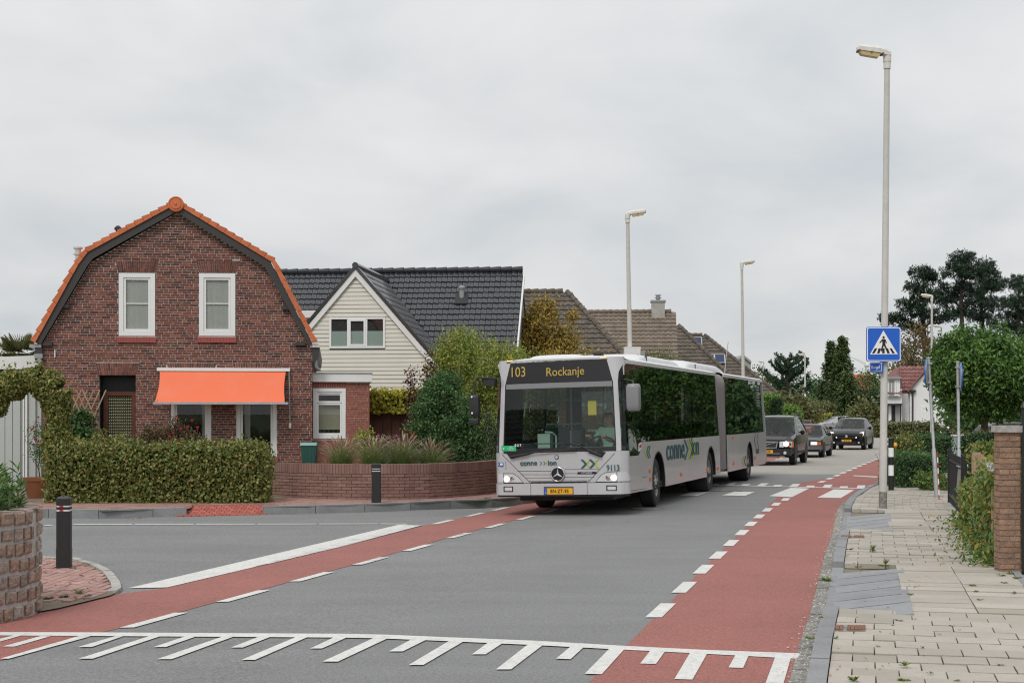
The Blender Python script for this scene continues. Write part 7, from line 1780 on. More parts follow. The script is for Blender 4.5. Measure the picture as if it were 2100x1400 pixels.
rb = tree('rose_bush', 'reddish rose bush with red flowers before the brick house windows', 'bush', (XA(345, 31.8), 31.8, .07), [(XA(320, 31.8), 31.8, 1.0, .45, .3, .62), (XA(365, 31.8), 31.8, 1.0, .5, .3, .6), (XA(400, 31.8), 31.8, .95, .35, .3, .5), (XA(365, 31.8), 31.7, 1.3, .15, .15, .45)], 640, 20, .06, .06, .026, 'leaf_red', r0=.03, clumpvar=.3)
def flowers(name_parent, pts, r_, mat, name='flower'):
    o0 = np.array(name_parent.location)
    for p in pts:
        n = 9; a = np.arange(n) * 6.283 / n; ax = np.stack([np.cos(a), rng.normal(-.5, .3, n), np.sin(a)], 1); c = np.tile(np.array(p) - o0, (n, 1)) + ax * r_ * .45
        leaves(name, c, ax, np.tile([0, -1, .3], (n, 1)) + rng.normal(0, .3, (n, 3)), r_ * 1.1, r_ * .8, rng.random(n), mat, name_parent)
fl = [(385, 874), (405, 875), (348, 893), (352, 901), (362, 854), (394, 861), (366, 903), (356, 886), (372, 878)]
flowers(rb, [(XA(x, 31.45), 31.45, ZA(y, 31.45)) for x, y in fl], .035, 'petal_red', 'rose')
fu = tree('fuchsia', 'sparse fuchsia with pink and red flowers under the leafy arch', 'plant', (XA(80, 31), 31, .07), [(XA(80, 31), 31, 1.2, .2, .15, .5)], 60, 10, .07, .05, .03, 'leaf_green', r0=.015)
flowers(fu, [(XA(x, 30.85), 30.85, ZA(y, 30.85)) for x, y in ((65, 880), (71, 896), (77, 911), (74, 901), (72, 884))], .03, 'petal_red'); flowers(fu, [(XA(x, 30.85), 30.85, ZA(y, 30.85)) for x, y in ((79, 855), (75, 864), (69, 874), (72, 901))], .028, 'petal_pink')
o = MB().lathe((0, 0, 0), [(.16, 0), (.24, .36), (.26, .37), (.26, .44), (.22, .44), (.2, .36), (.001, .34)], 24).build('terracotta_pot', 'terracotta', None, smooth=40); o.location = (XA(73, 30.6), 30.6, .07); tag(o, 'terracotta flower pot beside the foot of the leafy arch', 'pot')
# fan palm behind the garage
pt_ = thing('fan_palm', 'fan palm rising behind the white garage', 'palm tree', (XA(42, 46), 46, .05)); hz = ZA(738, 46)
MB().tube([(0, 0, 0), (.05, 0, hz * .5), (0, 0, hz)], [.13, .11, .12], 10).build('trunk', 'bark', pt_)
P_, A_, N_, S_ = [], [], [], []
for k in range(26):
    az = random.uniform(0, 6.28); el = random.uniform(-.3, 1.3); d = np.array([math.cos(az) * math.cos(el), math.sin(az) * math.cos(el), math.sin(el)]); hub = np.array([0, 0, hz]) + d * .35
    e1 = np.cross(d, [0, 0, 1]); e1 /= np.linalg.norm(e1) + 1e-6; e2 = np.cross(e1, d)
    for j in range(22):
        q_ = (j - 10.5) / 10.5 * 1.7; dv_ = d * math.cos(q_) + e1 * math.sin(q_) + e2 * .1
        P_.append(hub + dv_ * .27); A_.append(dv_); N_.append(e2); S_.append(.55)
leaves('crown', np.array(P_), np.array(A_), np.array(N_), np.array(S_), .035, rng.random(len(P_)), 'leaf_olive', pt_)
tree('garden_tree', 'dark bushy tree behind the garage roof left of the palm', 'tree', (XA(-12, 50), 50, .05), [(XA(-10, 50), 50, 3.2, .8, .8, 1.1)], 110, 22, .22, .11, .06, 'leaf_olive', r0=.1)
tree('garden_tree', 'low green tree behind the garage roof right of the palm', 'tree', (XA(72, 49), 49, .05), [(XA(75, 49), 49, 2.9, .5, .5, .65)], 90, 20, .18, .11, .06, 'leaf_olive', r0=.1)
# fountain grass clumps
def fountain(label, px, D, R_, H_, nb, npl):
    t = thing('fountain_grass', label, 'ornamental grass', (XA(px, D), D, .07), 0, 'fountain grass behind the low wall')
    def strip(n, hgt, reach, wd, mat, nm_, tipseg=None):
        az = rng.uniform(0, 6.283, n); rc = reach * np.sqrt(rng.random(n)); hh = hgt * rng.uniform(.75, 1.1, n); bs = rng.uniform(0, .12, n); ba = rng.uniform(0, 6.283, n)
        vs = []; fs = []; rn = []
        for i in range(n):
            d = np.array([math.cos(az[i]), math.sin(az[i])]); s_ = np.array([-d[1], d[0]]); b0 = np.array([math.cos(ba[i]), math.sin(ba[i])]) * bs[i]; o_ = len(vs)
            ts = (0, .35, .7, 1.0) if tipseg is None else tipseg
            for t_ in ts:
                xy = b0 + d * rc[i] * t_ ** 1.9; z = hh[i] * (1.25 * t_ - .25 * t_ ** 3 * (1 + rc[i])); w_ = wd * (1 - .8 * t_) if tipseg is None else wd * (1 if ts[0] < t_ < ts[-1] else .45)
                if z < 0: z = 0
                vs += [(*(xy + s_ * w_), z), (*(xy - s_ * w_), z)]
            for k in range(len(ts) - 1): fs.append((o_ + 2 * k, o_ + 2 * k + 1, o_ + 2 * k + 3, o_ + 2 * k + 2)); rn.append(random.random())
        m = MB(); m.v = vs; m.f = fs; m.r = rn; m.build(nm_, mat, t)
    strip(nb, H_ * .86, R_ * .9, .007, 'blade', 'blades'); strip(npl, H_, R_, .012, 'plume', 'plumes', (.80, .86, .94, 1.0)); strip(npl, H_ * .97, R_, .003, 'blade', 'stalks')
for (lb, px, D, R_, H_) in (('brown plumed fountain grass by the green box', 700, 31.6, .62, 1.28), ('brown plumed fountain grass before the annex window corner', 765, 31.3, .66, 1.30), ('brown plumed fountain grass in the middle of the low wall', 825, 31.4, .7, 1.36), ('brown plumed fountain grass beside the dark round bush', 885, 31.6, .68, 1.22)):
    fountain(lb, px, D, R_, H_, 620, 170)
yb_ = tree('yellow_bush', 'small yellow green bush against the annex corner', 'bush', (XA(750, 33.4), 33.4, .07), [(XA(748, 33.4), 33.4, 1.15, .22, .2, .35), (XA(760, 33.4), 33.4, .95, .25, .2, .3)], 80, 18, .06, .06, .035, 'leaf_lime', r0=.02)
ph = tree('phlox', 'purple pink flowering border plant behind the fountain grass', 'plant', (XA(805, 33), 33, .07), [(XA(805, 33), 33, .8, .35, .2, .5)], 70, 14, .07, .06, .03, 'leaf_green', r0=.015)
flowers(ph, [(XA(x, 32.7), 32.7, ZA(y, 32.7)) for x, y in ((776, 893), (795, 897), (812, 893), (818, 899), (829, 896), (838, 901), (806, 903))], .04, 'petal_pink')
flowers(ph, [(XA(x, 32.7), 32.7, ZA(y, 32.7)) for x, y in ((842, 886), (848, 892))], .04, 'petal_red')
# woven brown fence with golden ivy
wf = thing('timber_fence', 'dark brown timber fence with staggered boards behind the border', 'fence', (XA(757, 39), 39, .07)); w_ = XA(850, 39) - XA(757, 39)
z1 = ZA(843, 39) - .07; MB().box(-.1, w_ + .8, .05, .1, 0, z1).build('backing', 'wood_brown', wf)
nb_ = 9
for i in range(nb_):
    for j in range(4):
        x = -.1 + i * (w_ + .9) / nb_; zz = z1 - (j + (.5 if i % 2 else 0)) * z1 / 4
        MB().box(x, x + (w_ + .9) / nb_ - .015, .0 if (i + j) % 2 else .03, .05, max(0, zz - z1 / 4 + .02), zz).build('board', 'wood_brown', wf)
hedge('golden_ivy', 'golden yellow ivy mass on top of the brown timber fence', (XA(758, 38.8), XA(862, 38.8), 38.6, 39.3, ZA(848, 39), ZA(803, 39)), 900, .09, .07, 'leaf_yellow', 'ivy', rough=.07)
tree('purple_shrub', 'upright dark purple leaved shrub between fence and green bush', 'shrub', (XA(858, 37), 37, .07), [(XA(862, 37), 37, 1.5, .35, .3, .9), (XA(842, 37), 37, 2.5, .10, .1, .6), (XA(880, 37), 37, 2.9, .14, .12, .6), (XA(868, 37), 37, 2.1, .25, .2, .5)], 170, 16, .07, .075, .042, 'leaf_purple', r0=.03)
tree('round_bush', 'large dense dark green rounded bush beside the bus front', 'bush', (XA(915, 35), 35, .07), [(XA(912, 35), 35, 1.75, .75, .7, 1.0), (XA(935, 35), 35, 1.05, .62, .6, .75), (XA(890, 35), 35.1, 1.3, .6, .6, .85), (XA(905, 35), 35, 2.35, .45, .45, .5)], 620, 30, .085, .075, .038, 'leaf_green', r0=.05, shell=.72, clumpvar=.35, updir=.7)
tree('yellow_green_tree', 'feathery yellow green tree beside the cream house', 'tree', (XA(985, 41), 41, .07), [(XA(960, 41), 41, 3.0, 1.0, .8, 1.0), (XA(1010, 41), 41, 2.9, 1.0, .8, 1.0), (XA(945, 41), 41, 3.7, .55, .5, .55), (XA(990, 41), 41, 2.0, 1.3, .8, 1.3), (XA(1055, 41), 41, 3.1, .6, .5, .7), (XA(905, 41), 41, 3.2, .35, .3, .5)], 720, 30, .13, .10, .038, 'leaf_lime', r0=.10, shell=.5, clumpvar=.6)
cp_ = thing('cone_conifer', 'clipped green cone conifer between the round bush and bus', 'conifer', (XA(1003, 35), 35, .07)); n = 5500; hgt = ZA(845, 35) - .07; z = hgt * (1 - np.sqrt(rng.random(n))); a = rng.uniform(0, 6.283, n); rr = (.62 * (1 - z / hgt) + .03) * (1 - .12 * rng.random(n)); o_ = np.stack([np.cos(a), np.sin(a), np.full(n, .35)], 1)
leaves('foliage', np.stack([rr * np.cos(a), rr * np.sin(a), z], 1), unit(n) * .6 + np.array([0, 0, .6]), o_ + unit(n) * .5, .06, .022, rng.random(n), 'leaf_conifer', cp_); MB().lathe((0, 0, 0), [(.55, 0), (.02, hgt * .93)], 16).build('branches', 'hedge_core', cp_)
tree('golden_tree', 'golden brown autumn tree rising in front of the hipped roof', 'tree', (XA(1120, 58), 58, .05), [(XA(1110, 58), 58, 5.2, .75, .6, 1.1), (XA(1085, 58), 58, 4.5, .6, .6, 1.0), (XA(1140, 58), 58, 4.2, .8, .6, 1.0), (XA(1165, 58), 58, 4.6, .4, .4, .8), (XA(1172, 58), 58, 5.5, .14, .14, .6), (XA(1110, 58), 58, 3.4, 1.5, .8, 1.0), (XA(1098, 58), 58, 5.9, .25, .25, .5), (XA(1125, 58), 58, 6.0, .25, .25, .45)], 480, 26, .15, .12, .075, 'leaf_gold', r0=.12, shell=.4, clumpvar=.6)
for (lb, px, D, zc, rx, m_) in (('olive green tree crown behind the bus roof by the hipped house', 1215, 70, 4.4, 1.5, 'leaf_olive'), ('thin olive tree behind the white lamp post box', 1290, 74, 4.2, 1.6, 'leaf_olive'), ('grey green low tree before the chimney house roof', 1350, 78, 4.3, 1.2, 'leaf_olive'), ('green shrub tree directly behind the bus front roof', 1175, 52, 3.3, 1.5, 'leaf_gold')):
    tree('garden_tree', lb, 'tree', (XA(px, D), D, .05), [(XA(px, D), D, zc, rx, 1.0, .85), (XA(px - 30, D), D, zc - .2, rx * .7, .8, .7), (XA(px + 35, D), D, zc - .3, rx * .7, .8, .6)], 190, 26, .22, .12, .06, m_, r0=.1, shell=.3)
tree('background_tree', 'broad green tree behind the low garden wall and bus', 'tree', (XA(1060, 46), 46, .05), [(XA(1060, 46), 46, 2.2, 1.6, .9, 1.4)], 260, 26, .16, .10, .05, 'leaf_green', r0=.1)

# ------------------------------------------------------------------ far trees and hedges
hedge('privet_hedge', 'bright green privet hedge behind the rear of the bus', (XA(1560, 95), XA(1600, 95), 95, 97, 0, ZA(812, 95)), 420, .16, .10, 'leaf_fresh', rough=.12)
hedge('privet_hedge', 'rounded bright green hedge beside the striped lamp post', (XA(1608, 97), XA(1642, 97), 97, 99, 0, ZA(834, 97)), 420, .16, .10, 'leaf_fresh', rough=.14, round_=.5)
hedge('yew_hedge', 'dark clipped yew block between two bright green hedges', (XA(1583, 94), XA(1601, 94), 93.6, 94.6, 0, ZA(819, 94)), 420, .12, .07, 'leaf_dark', rough=.1)
hedge('long_hedge', 'long dark hedge with yellow green top behind the silver car', (XA(1640, 152), XA(1712, 152), 152, 155, 0, ZA(829, 152)), 150, .26, .16, 'leaf_olive', rough=.2)
hedge('yellow_hedge', 'low yellow green hedge beside the dark container', (XA(1655, 146), XA(1705, 146), 146, 147.5, 0, ZA(851, 146)), 160, .24, .16, 'leaf_yellow', rough=.15)
bn = thing('waste_container', 'dark green wheeled waste container before the far hedge', 'container', (XA(1662, 139), 139, .0)); MB().prism([(-.55, 0, .15), (.55, 0, .15), (.65, 0, 1.15), (-.65, 0, 1.15)], (0, .8, 0)).build('body', 'bin_green', bn); MB().box(-.68, .68, -.05, .85, 1.15, 1.25).build('lid', 'black_plastic', bn)
for x in (-.4, .4): MB().lathe((x, .1, .09), [(.09, -.04), (.09, .04)], 12, 'x').build('wheel', 'tyre', bn)
mp = thing('monkey_puzzle', 'spiky dark monkey puzzle tree against the sky', 'tree', (XA(1616, 175), 175, 0)); hz = ZA(733, 175)
MB().tube([(0, 0, 0), (0, 0, hz)], [.35, .12], 9).build('trunk', 'bark_pine', mp)
P_, A_, N_ = [], [], []
for k in range(46):
    f = .28 + .72 * (k / 46); az = random.uniform(0, 6.28); ln_ = 3.1 * math.sin(math.pi * min(1, (1.12 - f) * 1.0)) * random.uniform(.8, 1.1) + .5; p = Vector((0, 0, hz * f)); pts = [p]; d = Vector((math.cos(az), math.sin(az), -.05))
    for s_ in range(5): p = p + d * ln_ / 5; d = (d + Vector((0, 0, .28))).normalized(); pts.append(p.copy())
    MB().tube(pts, [.13, .15, .17, .17, .16, .08], 6).build('branch', 'leaf_pine', mp)
    for q_ in pts[1:]:
        for j in range(22): o_ = rng.normal(size=3); o_ /= np.linalg.norm(o_); P_.append(np.array(q_) + o_ * .2); A_.append(o_); N_.append(rng.normal(size=3))
leaves('foliage', np.array(P_), np.array(A_), np.array(N_), .34, .13, rng.random(len(P_)), 'leaf_pine', mp)
def conifer(label, px, D, base_y, top_y, hwpx, n, mat='leaf_conifer', name='conifer_tree'):
    hgt = ZA(top_y, D); rw = hwpx * D / F; t = thing(name, label, 'conifer', (XA(px, D), D, 0)); nb = n // 26; P_, A_, N_, Rn = [], [], [], []
    for k in range(nb):
        f = random.random() ** 1.25 * .97 + .01; az = random.uniform(0, 6.28); L_ = rw * (1 - f) ** .92 * random.uniform(.75, 1.12) + .15; r_ = random.random()
        for j in range(26):
            u_ = random.random() ** .5; q_ = np.array([math.cos(az), math.sin(az), 0]) * L_ * u_ + np.array([0, 0, hgt * f - .25 * L_ * u_ + .15 * L_ * u_ ** 3]) + rng.normal(0, .14 + .04 * L_, 3); P_.append(q_); A_.append(np.array([math.cos(az), math.sin(az), -.15]) + rng.normal(0, .45, 3)); N_.append(np.array([0, 0, 1]) + rng.normal(0, .5, 3)); Rn.append(.55 * r_ + .45 * random.random())
    P_ = np.array(P_); kp_ = P_[:, 2] > .05; leaves('crown', P_[kp_], np.array(A_)[kp_], np.array(N_)[kp_], .42, .15, np.array(Rn)[kp_], mat, t); MB().tube([(0, 0, 0), (0, 0, hgt * .97)], [.3, .04], 8).build('trunk', 'bark_pine', t)
conifer('tall conifer with ragged top behind the silver car', 1727, 168, 870, 690, 48, 10500); conifer('slightly shorter conifer behind the tall ragged conifer', 1704, 176, 870, 698, 40, 8500); conifer('broad bushy conifer with yellow tinge behind the black people carrier', 1738, 158, 870, 762, 34, 6500)
for (lb, px, D, top, rx, m_) in (('dark tree over the rear of the bus', 1560, 205, 752, 2.6, 'leaf_olive'), ('dark green tree left of the monkey puzzle', 1582, 200, 788, 2.6, 'leaf_green'), ('dark tree right of the monkey puzzle', 1640, 195, 766, 3.2, 'leaf_dark'), ('green tree behind the striped lamp post', 1668, 190, 772, 3.0, 'leaf_green'), ('green tree filling the gap behind the conifers', 1690, 196, 780, 3.5, 'leaf_green'), ('tree with orange roofs showing behind it', 1790, 205, 756, 3.0, 'leaf_bronze'), ('dark green tree behind the white house dormer', 1815, 200, 742, 4.0, 'leaf_green'), ('pale green shrub tree behind the black car', 1622, 128, 808, 1.8, 'leaf_olive'), ('grey green shrub beside the white house', 1780, 132, 828, 1.1, 'leaf_olive'), ('dark green hedge tree behind the grey green shrub', 1775, 180, 800, 2.4, 'leaf_dark')):
    zt_ = ZA(top, D); x = XA(px, D); tree('background_tree', lb, 'tree', (x, D, 0), [(x, D, zt_ * .55, rx, rx * .8, zt_ * .45), (x - rx * .6, D, zt_ * .4, rx * .8, rx * .7, zt_ * .38), (x + rx * .6, D, zt_ * .42, rx * .8, rx * .7, zt_ * .38)], 150, 24, .45, .36, .22, m_, r0=.22, shell=.5)
def pine(label, px, D, top_y, spread, ells, n):
    hgt = ZA(top_y, D); t = thing('pine_tree', label, 'pine tree', (XA(px, D), D, 0)); off = XA(px, D)
    MB().tube([(0, 0, 0), (.15, 0, hgt * .4), (-.1, 0, hgt * .7), (0, 0, hgt * .95)], [.42, .34, .2, .06], 10).build('trunk', 'bark_pine', t, smooth=60)
    P_, A_, N_, Rn = [], [], [], []
    for (ex, ey, rx, rz) in ells:
        c = np.array([XA(ex, D) - off, random.uniform(-1.5, 1.5), ZA(ey, D)])
        MB().tube([(0, 0, max(.5, c[2] - abs(c[0]) * .35 - .6)), (c[0] * .5, c[1] * .5, c[2] - abs(c[0]) * .1 - .3), tuple(c)], [.15, .10, .04], 6).build('limb', 'bark_pine', t)
        rx *= 1.25; rz *= .95; k_ = int(n * rx * rz * 1.55)
        for j in range(k_):
            d = unit(1)[0]; q_ = c + d * np.array([rx, rx * .8, rz]) * (random.random() ** .45); r_ = random.random()
            for i in range(16): o_ = rng.normal(size=3) + np.array([0, 0, .6]); P_.append(q_ + rng.normal(0, .16, 3)); A_.append(o_); N_.append(rng.normal(size=3)); Rn.append(.6 * r_ + .4 * random.random())
    leaves('crown', np.array(P_), np.array(A_), np.array(N_), .42, .10, np.array(Rn), 'leaf_pine', t)
pine('tall pine with broad layered crown, nearest the white house', 1973, 165, 512, 0, [(1975, 530, 1.3, 1.1), (1955, 555, 1.7, 1.0), (1995, 560, 1.6, 1.0), (1975, 590, 2.2, 1.0), (1945, 610, 2.0, .9), (2005, 615, 1.8, .9), (1975, 640, 2.2, .8)], 26)
pine('leaning pine with open crown beside the tallest pine', 2015, 170, 528, 0, [(2018, 545, 1.2, .9), (2035, 565, 1.2, .9), (2045, 585, 1.3, .8), (2020, 590, 1.6, .9), (2030, 625, 1.9, .8), (2010, 650, 1.8, .7)], 26)
pine('lower spreading pine behind the lamp post', 1895, 172, 538, 0, [(1885, 560, 1.4, .9), (1908, 570, 1.2, .8), (1875, 590, 1.6, .8), (1905, 605, 1.8, .8), (1862, 625, 1.6, .7), (1845, 650, 1.5, .6), (1885, 640, 2.0, .8), (1915, 655, 1.6, .7), (1820, 655, .8, .9), (1860, 668, 1.6, .6)], 26)
pine('dark pine at the end of the pine group', 2090, 162, 560, 0, [(2088, 580, 1.3, .9), (2105, 600, 1.6, 1.0), (2080, 620, 1.7, .9), (2100, 645, 2.0, .9), (2070, 665, 1.8, .8), (2110, 680, 2.0, .9)], 26)
for (px, D, top, rx, lb, m_) in ((1885, 150, 660, 2.2, 'bronze leaved tree below the spreading pine', 'leaf_bronze'), (1925, 152, 690, 2.4, 'bronze and green tree behind the far lamp', 'leaf_bronze'), (1850, 156, 700, 1.6, 'green and bronze tree behind the white house roof', 'leaf_olive'), (2060, 150, 700, 3.0, 'dark broadleaf tree behind the globe maple', 'leaf_green'), (1990, 158, 690, 3.0, 'dark green tree filling below the pine crowns', 'leaf_dark')):
    zt_ = ZA(top, D); x = XA(px, D); tree('background_tree', lb, 'tree', (x, D, 0), [(x, D, zt_ * .6, rx, rx, zt_ * .38), (x, D, zt_ * .35, rx * 1.2, rx, zt_ * .32)], 210, 26, .4, .30, .2, m_, r0=.2, shell=.45)
for (x, D, h_, lb) in ((25.6, 78, 4.6, 'low green tree hidden behind the globe maple crown'), (29.4, 80, 4.2, 'wide green tree hidden behind the globe maple'), (33.5, 92, 4.4, 'green tree before the mirrored white villa')): tree('background_tree', lb, 'tree', (x, D, 0), [(x, D, h_ * .5, 2.6, 2, h_ * .45), (x + 1, D + 2, h_ * .4, 2.4, 2, h_ * .4)], 170, 24, .45, .36, .22, 'leaf_green', r0=.22)
# orange roofed house showing between the trees
hx, frx, ux, rzx, qx = simple_house('orange_roofed_house', 'far house with an orange roof glimpsed between the trees', (1752, 1796), 770, 228, None, None, tile='orange_tile', slope=.9, eave=3.0, wallmat='render_white')
# wind turbine
wt = thing('wind_turbine', 'pale wind turbine far away beside the crossing sign', 'wind turbine', (XA(1777, 950), 950, 0)); hz = ZA(749, 950)
MB().tube([(0, 0, 0), (0, 0, hz)], [1.3, .8], 12).build('tower', 'turbine', wt); MB().box(-.9, .9, -2.2, 3, hz - 1, hz + 1.2).build('nacelle', 'turbine', wt)
for a in (155, 35, 275):
    d = Vector((math.cos(R(a)), 0, math.sin(R(a)))); e_ = Vector((-d.z, 0, d.x)); c = Vector((0, -2.6, hz)); MB().prism([c - e_ * .7, c + d * 6 - e_ * 1.1, c + d * 17, c + d * 6 + e_ * .4, c + e_ * .7], (0, -.3, 0)).build('blade', 'turbine', wt)
MB().lathe((0, -2.9, hz), [(1.1, .6), (1.0, -.2), (.3, -.9)], 12, 'y').build('hub', 'turbine', wt)

# ------------------------------------------------------------------ white house on the right
H8 = Frame(1800, 124, -14); uz8 = H8.uz; V8 = H8.u
h8 = H8.thing('white_house', 'white rendered house with dark red tiled cross gables', 'house')
z_ = lambda y: ZA(y, 122.5)
b = MB(); b.box(V8(1814), V8(1850), 0, 8, 0, z_(797)); b.box(V8(1846), V8(1912), 1.5, 8, 0, z_(800))
b.prism([(V8(1866), 0, 0), (V8(1950), 0, 0), (V8(1950), 0, z_(800)), (V8(1908), 0, z_(752)), (V8(1866), 0, z_(800))], (0, 3, 0))
b.prism([(V8(1847), 1.5, z_(800)), (V8(1847), 4.5, z_(748)), (V8(1847), 7.5, z_(800))], (.2, 0, 0)); b.build('wall', 'render_white', h8)
s1 = Vector((0, 3.0, z_(746) - z_(800))); ln_ = s1.length
roof_tiles(h8, (V8(1846), 1.4, z_(801)), (1, 0, 0), s1.normalized(), 11, 7, .36, ln_ / 7, 'red_roof_tile', 77, None, lift=.06, amp=.06)
MB().prism([(V8(1846), 1.4, z_(802)), (V8(1960), 1.4, z_(802)), (V8(1960), 4.4, z_(748)), (V8(1846), 4.4, z_(748))], (0, .1, -.15)).build('roof_plane', 'red_roof_tile', h8)
MB().prism([(V8(1846), 4.4, z_(748)), (V8(1960), 4.4, z_(748)), (V8(1960), 7.6, z_(804)), (V8(1846), 7.6, z_(804))], (0, -.1, -.15)).build('roof_plane', 'red_roof_tile', h8)
for (xa, xb) in ((1862, 1908), (1954, 1908)): MB().prism([(V8(xa), -.3, z_(804)), (V8(xb), -.3, z_(748)), (V8(xb), -.3, z_(748) + .22), (V8(xa), -.3, z_(804) + .22)], (0, 4.2, 0)).build('wing_roof', 'red_roof_tile', h8)
MB().prism([(V8(1843), 1.2, z_(806)), (V8(1846), 4.4, z_(746)), (V8(1846), 4.4, z_(752)), (V8(1845), 1.6, z_(806))], (.18, 0, 0)).build('bargeboard', 'bargeboard', h8)
MB().prism([(V8(1808), -.4, z_(806)), (V8(1850), -.4, z_(806)), (V8(1850), 2.6, z_(776)), (V8(1812), 2.6, z_(776))], (0, .1, .12)).build('low_roof', 'red_roof_tile', h8)
MB().prism([(V8(1812), 2.6, z_(776)), (V8(1850), 2.6, z_(776)), (V8(1856), 5.0, z_(752)), (V8(1838), 5.0, z_(752))], (0, .1, .12)).build('upper_roof', 'red_roof_tile', h8)
b = MB(); b.box(V8(1820), V8(1846), -.3, 2.6, z_(812), z_(776)); b.build('dormer', 'render_white', h8); MB().box(V8(1818), V8(1848), -.6, 2.7, z_(776), z_(772)).build('dormer_roof', 'grey_trim', h8)
window(h8, V8(1823), V8(1834), z_(811), z_(779), -.33, fw=.12, sash=.06, back='dark_room', frame='grey_trim'); window(h8, V8(1834.4), V8(1842), z_(811), z_(779), -.33, fw=.1, sash=.06, back='curtain')
b = MB(); b.box(V8(1817), V8(1848), -.05, .02, 0, z_(830)); b.build('porch_shade', 'black_void', h8); MB().box(V8(1816), V8(1850), -.9, .0, z_(830), z_(827)).build('porch_roof', 'bargeboard', h8)  # flat black slab on the wall stands in for the shade inside the porch
for (a, c, m_) in ((1822, 1828, 'render_white'), (1836, 1846, 'grey_trim')): MB().box(V8(a), V8(c), -.12, -.06, 0, z_(831)).build('porch_post' if m_ == 'render_white' else 'front_door', m_, h8)
window(h8, V8(1857), V8(1865), z_(868), z_(832), 1.42, fw=.1, sash=.06, back='curtain'); window(h8, V8(1888), V8(1899.5), z_(872), z_(833), -.03, fw=.10, sash=.07, trans=(z_(847),), back='curtain'); window(h8, V8(1912), V8(1924), z_(872), z_(833), -.03, fw=.10, sash=.07, trans=(z_(847),), back='curtain')
for (x, y0) in ((1871.5, 800), (1846, 800)): MB().tube([(V8(x), -.15 if x > 1850 else 1.3, 0), (V8(x), -.15 if x > 1850 else 1.3, z_(y0))], .07, 8).build('downpipe', 'bargeboard', h8)
MB().lathe((V8(1871.5), -.15, z_(808)), [(.08, 0), (.3, .3), (.3, .36)], 10).build('hopper', 'bargeboard', h8)
# orange house with lettering
H9 = Frame(1915, 134, -14); h9 = H9.thing('orange_house', 'orange brick shop house with dark lettering and pale stair lines', 'house'); V9 = H9.u; z9 = lambda y: ZA(y, 134)
MB().box(V9(1915), V9(2150), 0, 8, 0, z9(800)).build('wall', 'orange_wall', h9); MB().prism([(V9(1912), -.3, z9(802)), (V9(2155), -.3, z9(802)), (V9(2155), 4, z9(775)), (V9(1912), 4, z9(775))], (0, .1, .2)).build('roof', 'brown_tile', h9)
for k in range(7): MB().box(V9(1934 + k), V9(1953), -.06, .0, z9(846 + k * 3.6), z9(844.4 + k * 3.6)).build('stair_line', 'render_white', h9)
MB().prism([(V9(1916), -.05, z9(852)), (V9(1917), -.05, z9(850)), (V9(1941), -.05, z9(838)), (V9(1941), -.05, z9(841))], (0, .04, 0)).build('stair_rail', 'render_white', h9)
lettering('LEEF', .62, 'sign_black', h9, (V9(1921.5), -.06, z9(832)), (1, 0, 0), (0, 0, 1), bold=.02)
for k, x in enumerate((1958, 1968, 1986, 2030, 2046, 2058, 2085)): MB().box(V9(x), V9(x + 6), -.12, -.02, 0, z9(852 - (k % 3) * 4)).build('pale_post', 'render_white', h9)
for (a, c) in ((1972, 1984), (2062, 2074)): window(h9, V9(a), V9(c), z9(872), z9(850), -.03, back='dark_room')
hedge('front_hedge', 'low green hedge before the white house', (XA(1797, 112), XA(1926, 112), 112, 113, 0, ZA(868, 112)), 200, .2, .13, 'leaf_olive', rough=.15)
hedge('front_hedge', 'low mixed hedge before the orange house', (XA(1946, 110), XA(2075, 110), 110, 111, 0, ZA(866, 110)), 200, .2, .13, 'leaf_olive', rough=.15)
# ------------------------------------------------------------------ near right: clipped hedges, vines, globe maple
def maple(label, x, D, zc=3.55, rx=2.35, rz=1.75, n=620):
    return tree('globe_maple', label, 'tree', (x, D, .03), [(x, D, zc, rx, rx, rz), (x - rx * .25, D - .4, zc + .25, rx * .8, rx * .8, rz * .85), (x + rx * .3, D, zc - .1, rx * .85, rx * .85, rz * .9)], n, 26, .16, .19, .085, 'leaf_acer', r0=.20, shell=.8, nl=8, clumpvar=.45, updir=.55, droop=.35, trunk_to=zc - 1.0, group='globe maples')
maple('globe maple with dense round crown beside the orange house', XA(2018, 58), 58, zc=3.42, rx=2.02, rz=1.72, n=900)
maple('globe maple along the right side, mirrored in the bus windows', 19.6, 47.5); maple('globe maple farther right, mirrored in the bus side', 27.5, 62); maple('globe maple nearer, mirrored in the first bus windows', 16.2, 38.5, zc=3.3, rz=2.1); maple('globe maple behind the gate, mirrored beside the bus mirror', 14.6, 32.0, zc=3.2, rz=2.1); maple('globe maple between its neighbours, mirrored in the bus', 18.2, 43.0, zc=3.3, rz=2.1)
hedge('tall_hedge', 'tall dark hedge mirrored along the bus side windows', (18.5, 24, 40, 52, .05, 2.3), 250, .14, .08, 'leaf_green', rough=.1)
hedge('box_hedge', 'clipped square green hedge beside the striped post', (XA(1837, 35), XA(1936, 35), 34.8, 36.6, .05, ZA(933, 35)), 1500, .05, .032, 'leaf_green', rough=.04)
tree('viburnum', 'rounded leafy shrub behind the striped post lamp', 'shrub', (XA(1860, 40), 40, .05), [(XA(1860, 40), 40, .85, .4, .4, .48), (XA(1845, 40), 40.2, .7, .3, .3, .5)], 150, 20, .08, .075, .05, 'leaf_arch', r0=.03)
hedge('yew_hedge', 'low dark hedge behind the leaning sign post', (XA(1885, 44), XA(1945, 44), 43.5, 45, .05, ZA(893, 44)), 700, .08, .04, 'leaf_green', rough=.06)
tree('garden_shrub', 'small fresh green shrub at the foot of the box hedge', 'shrub', (XA(1918, 33.5), 33.5, .05), [(XA(1915, 33.5), 33.5, .25, .45, .3, .22)], 70, 18, .07, .07, .045, 'leaf_vine', r0=.02)
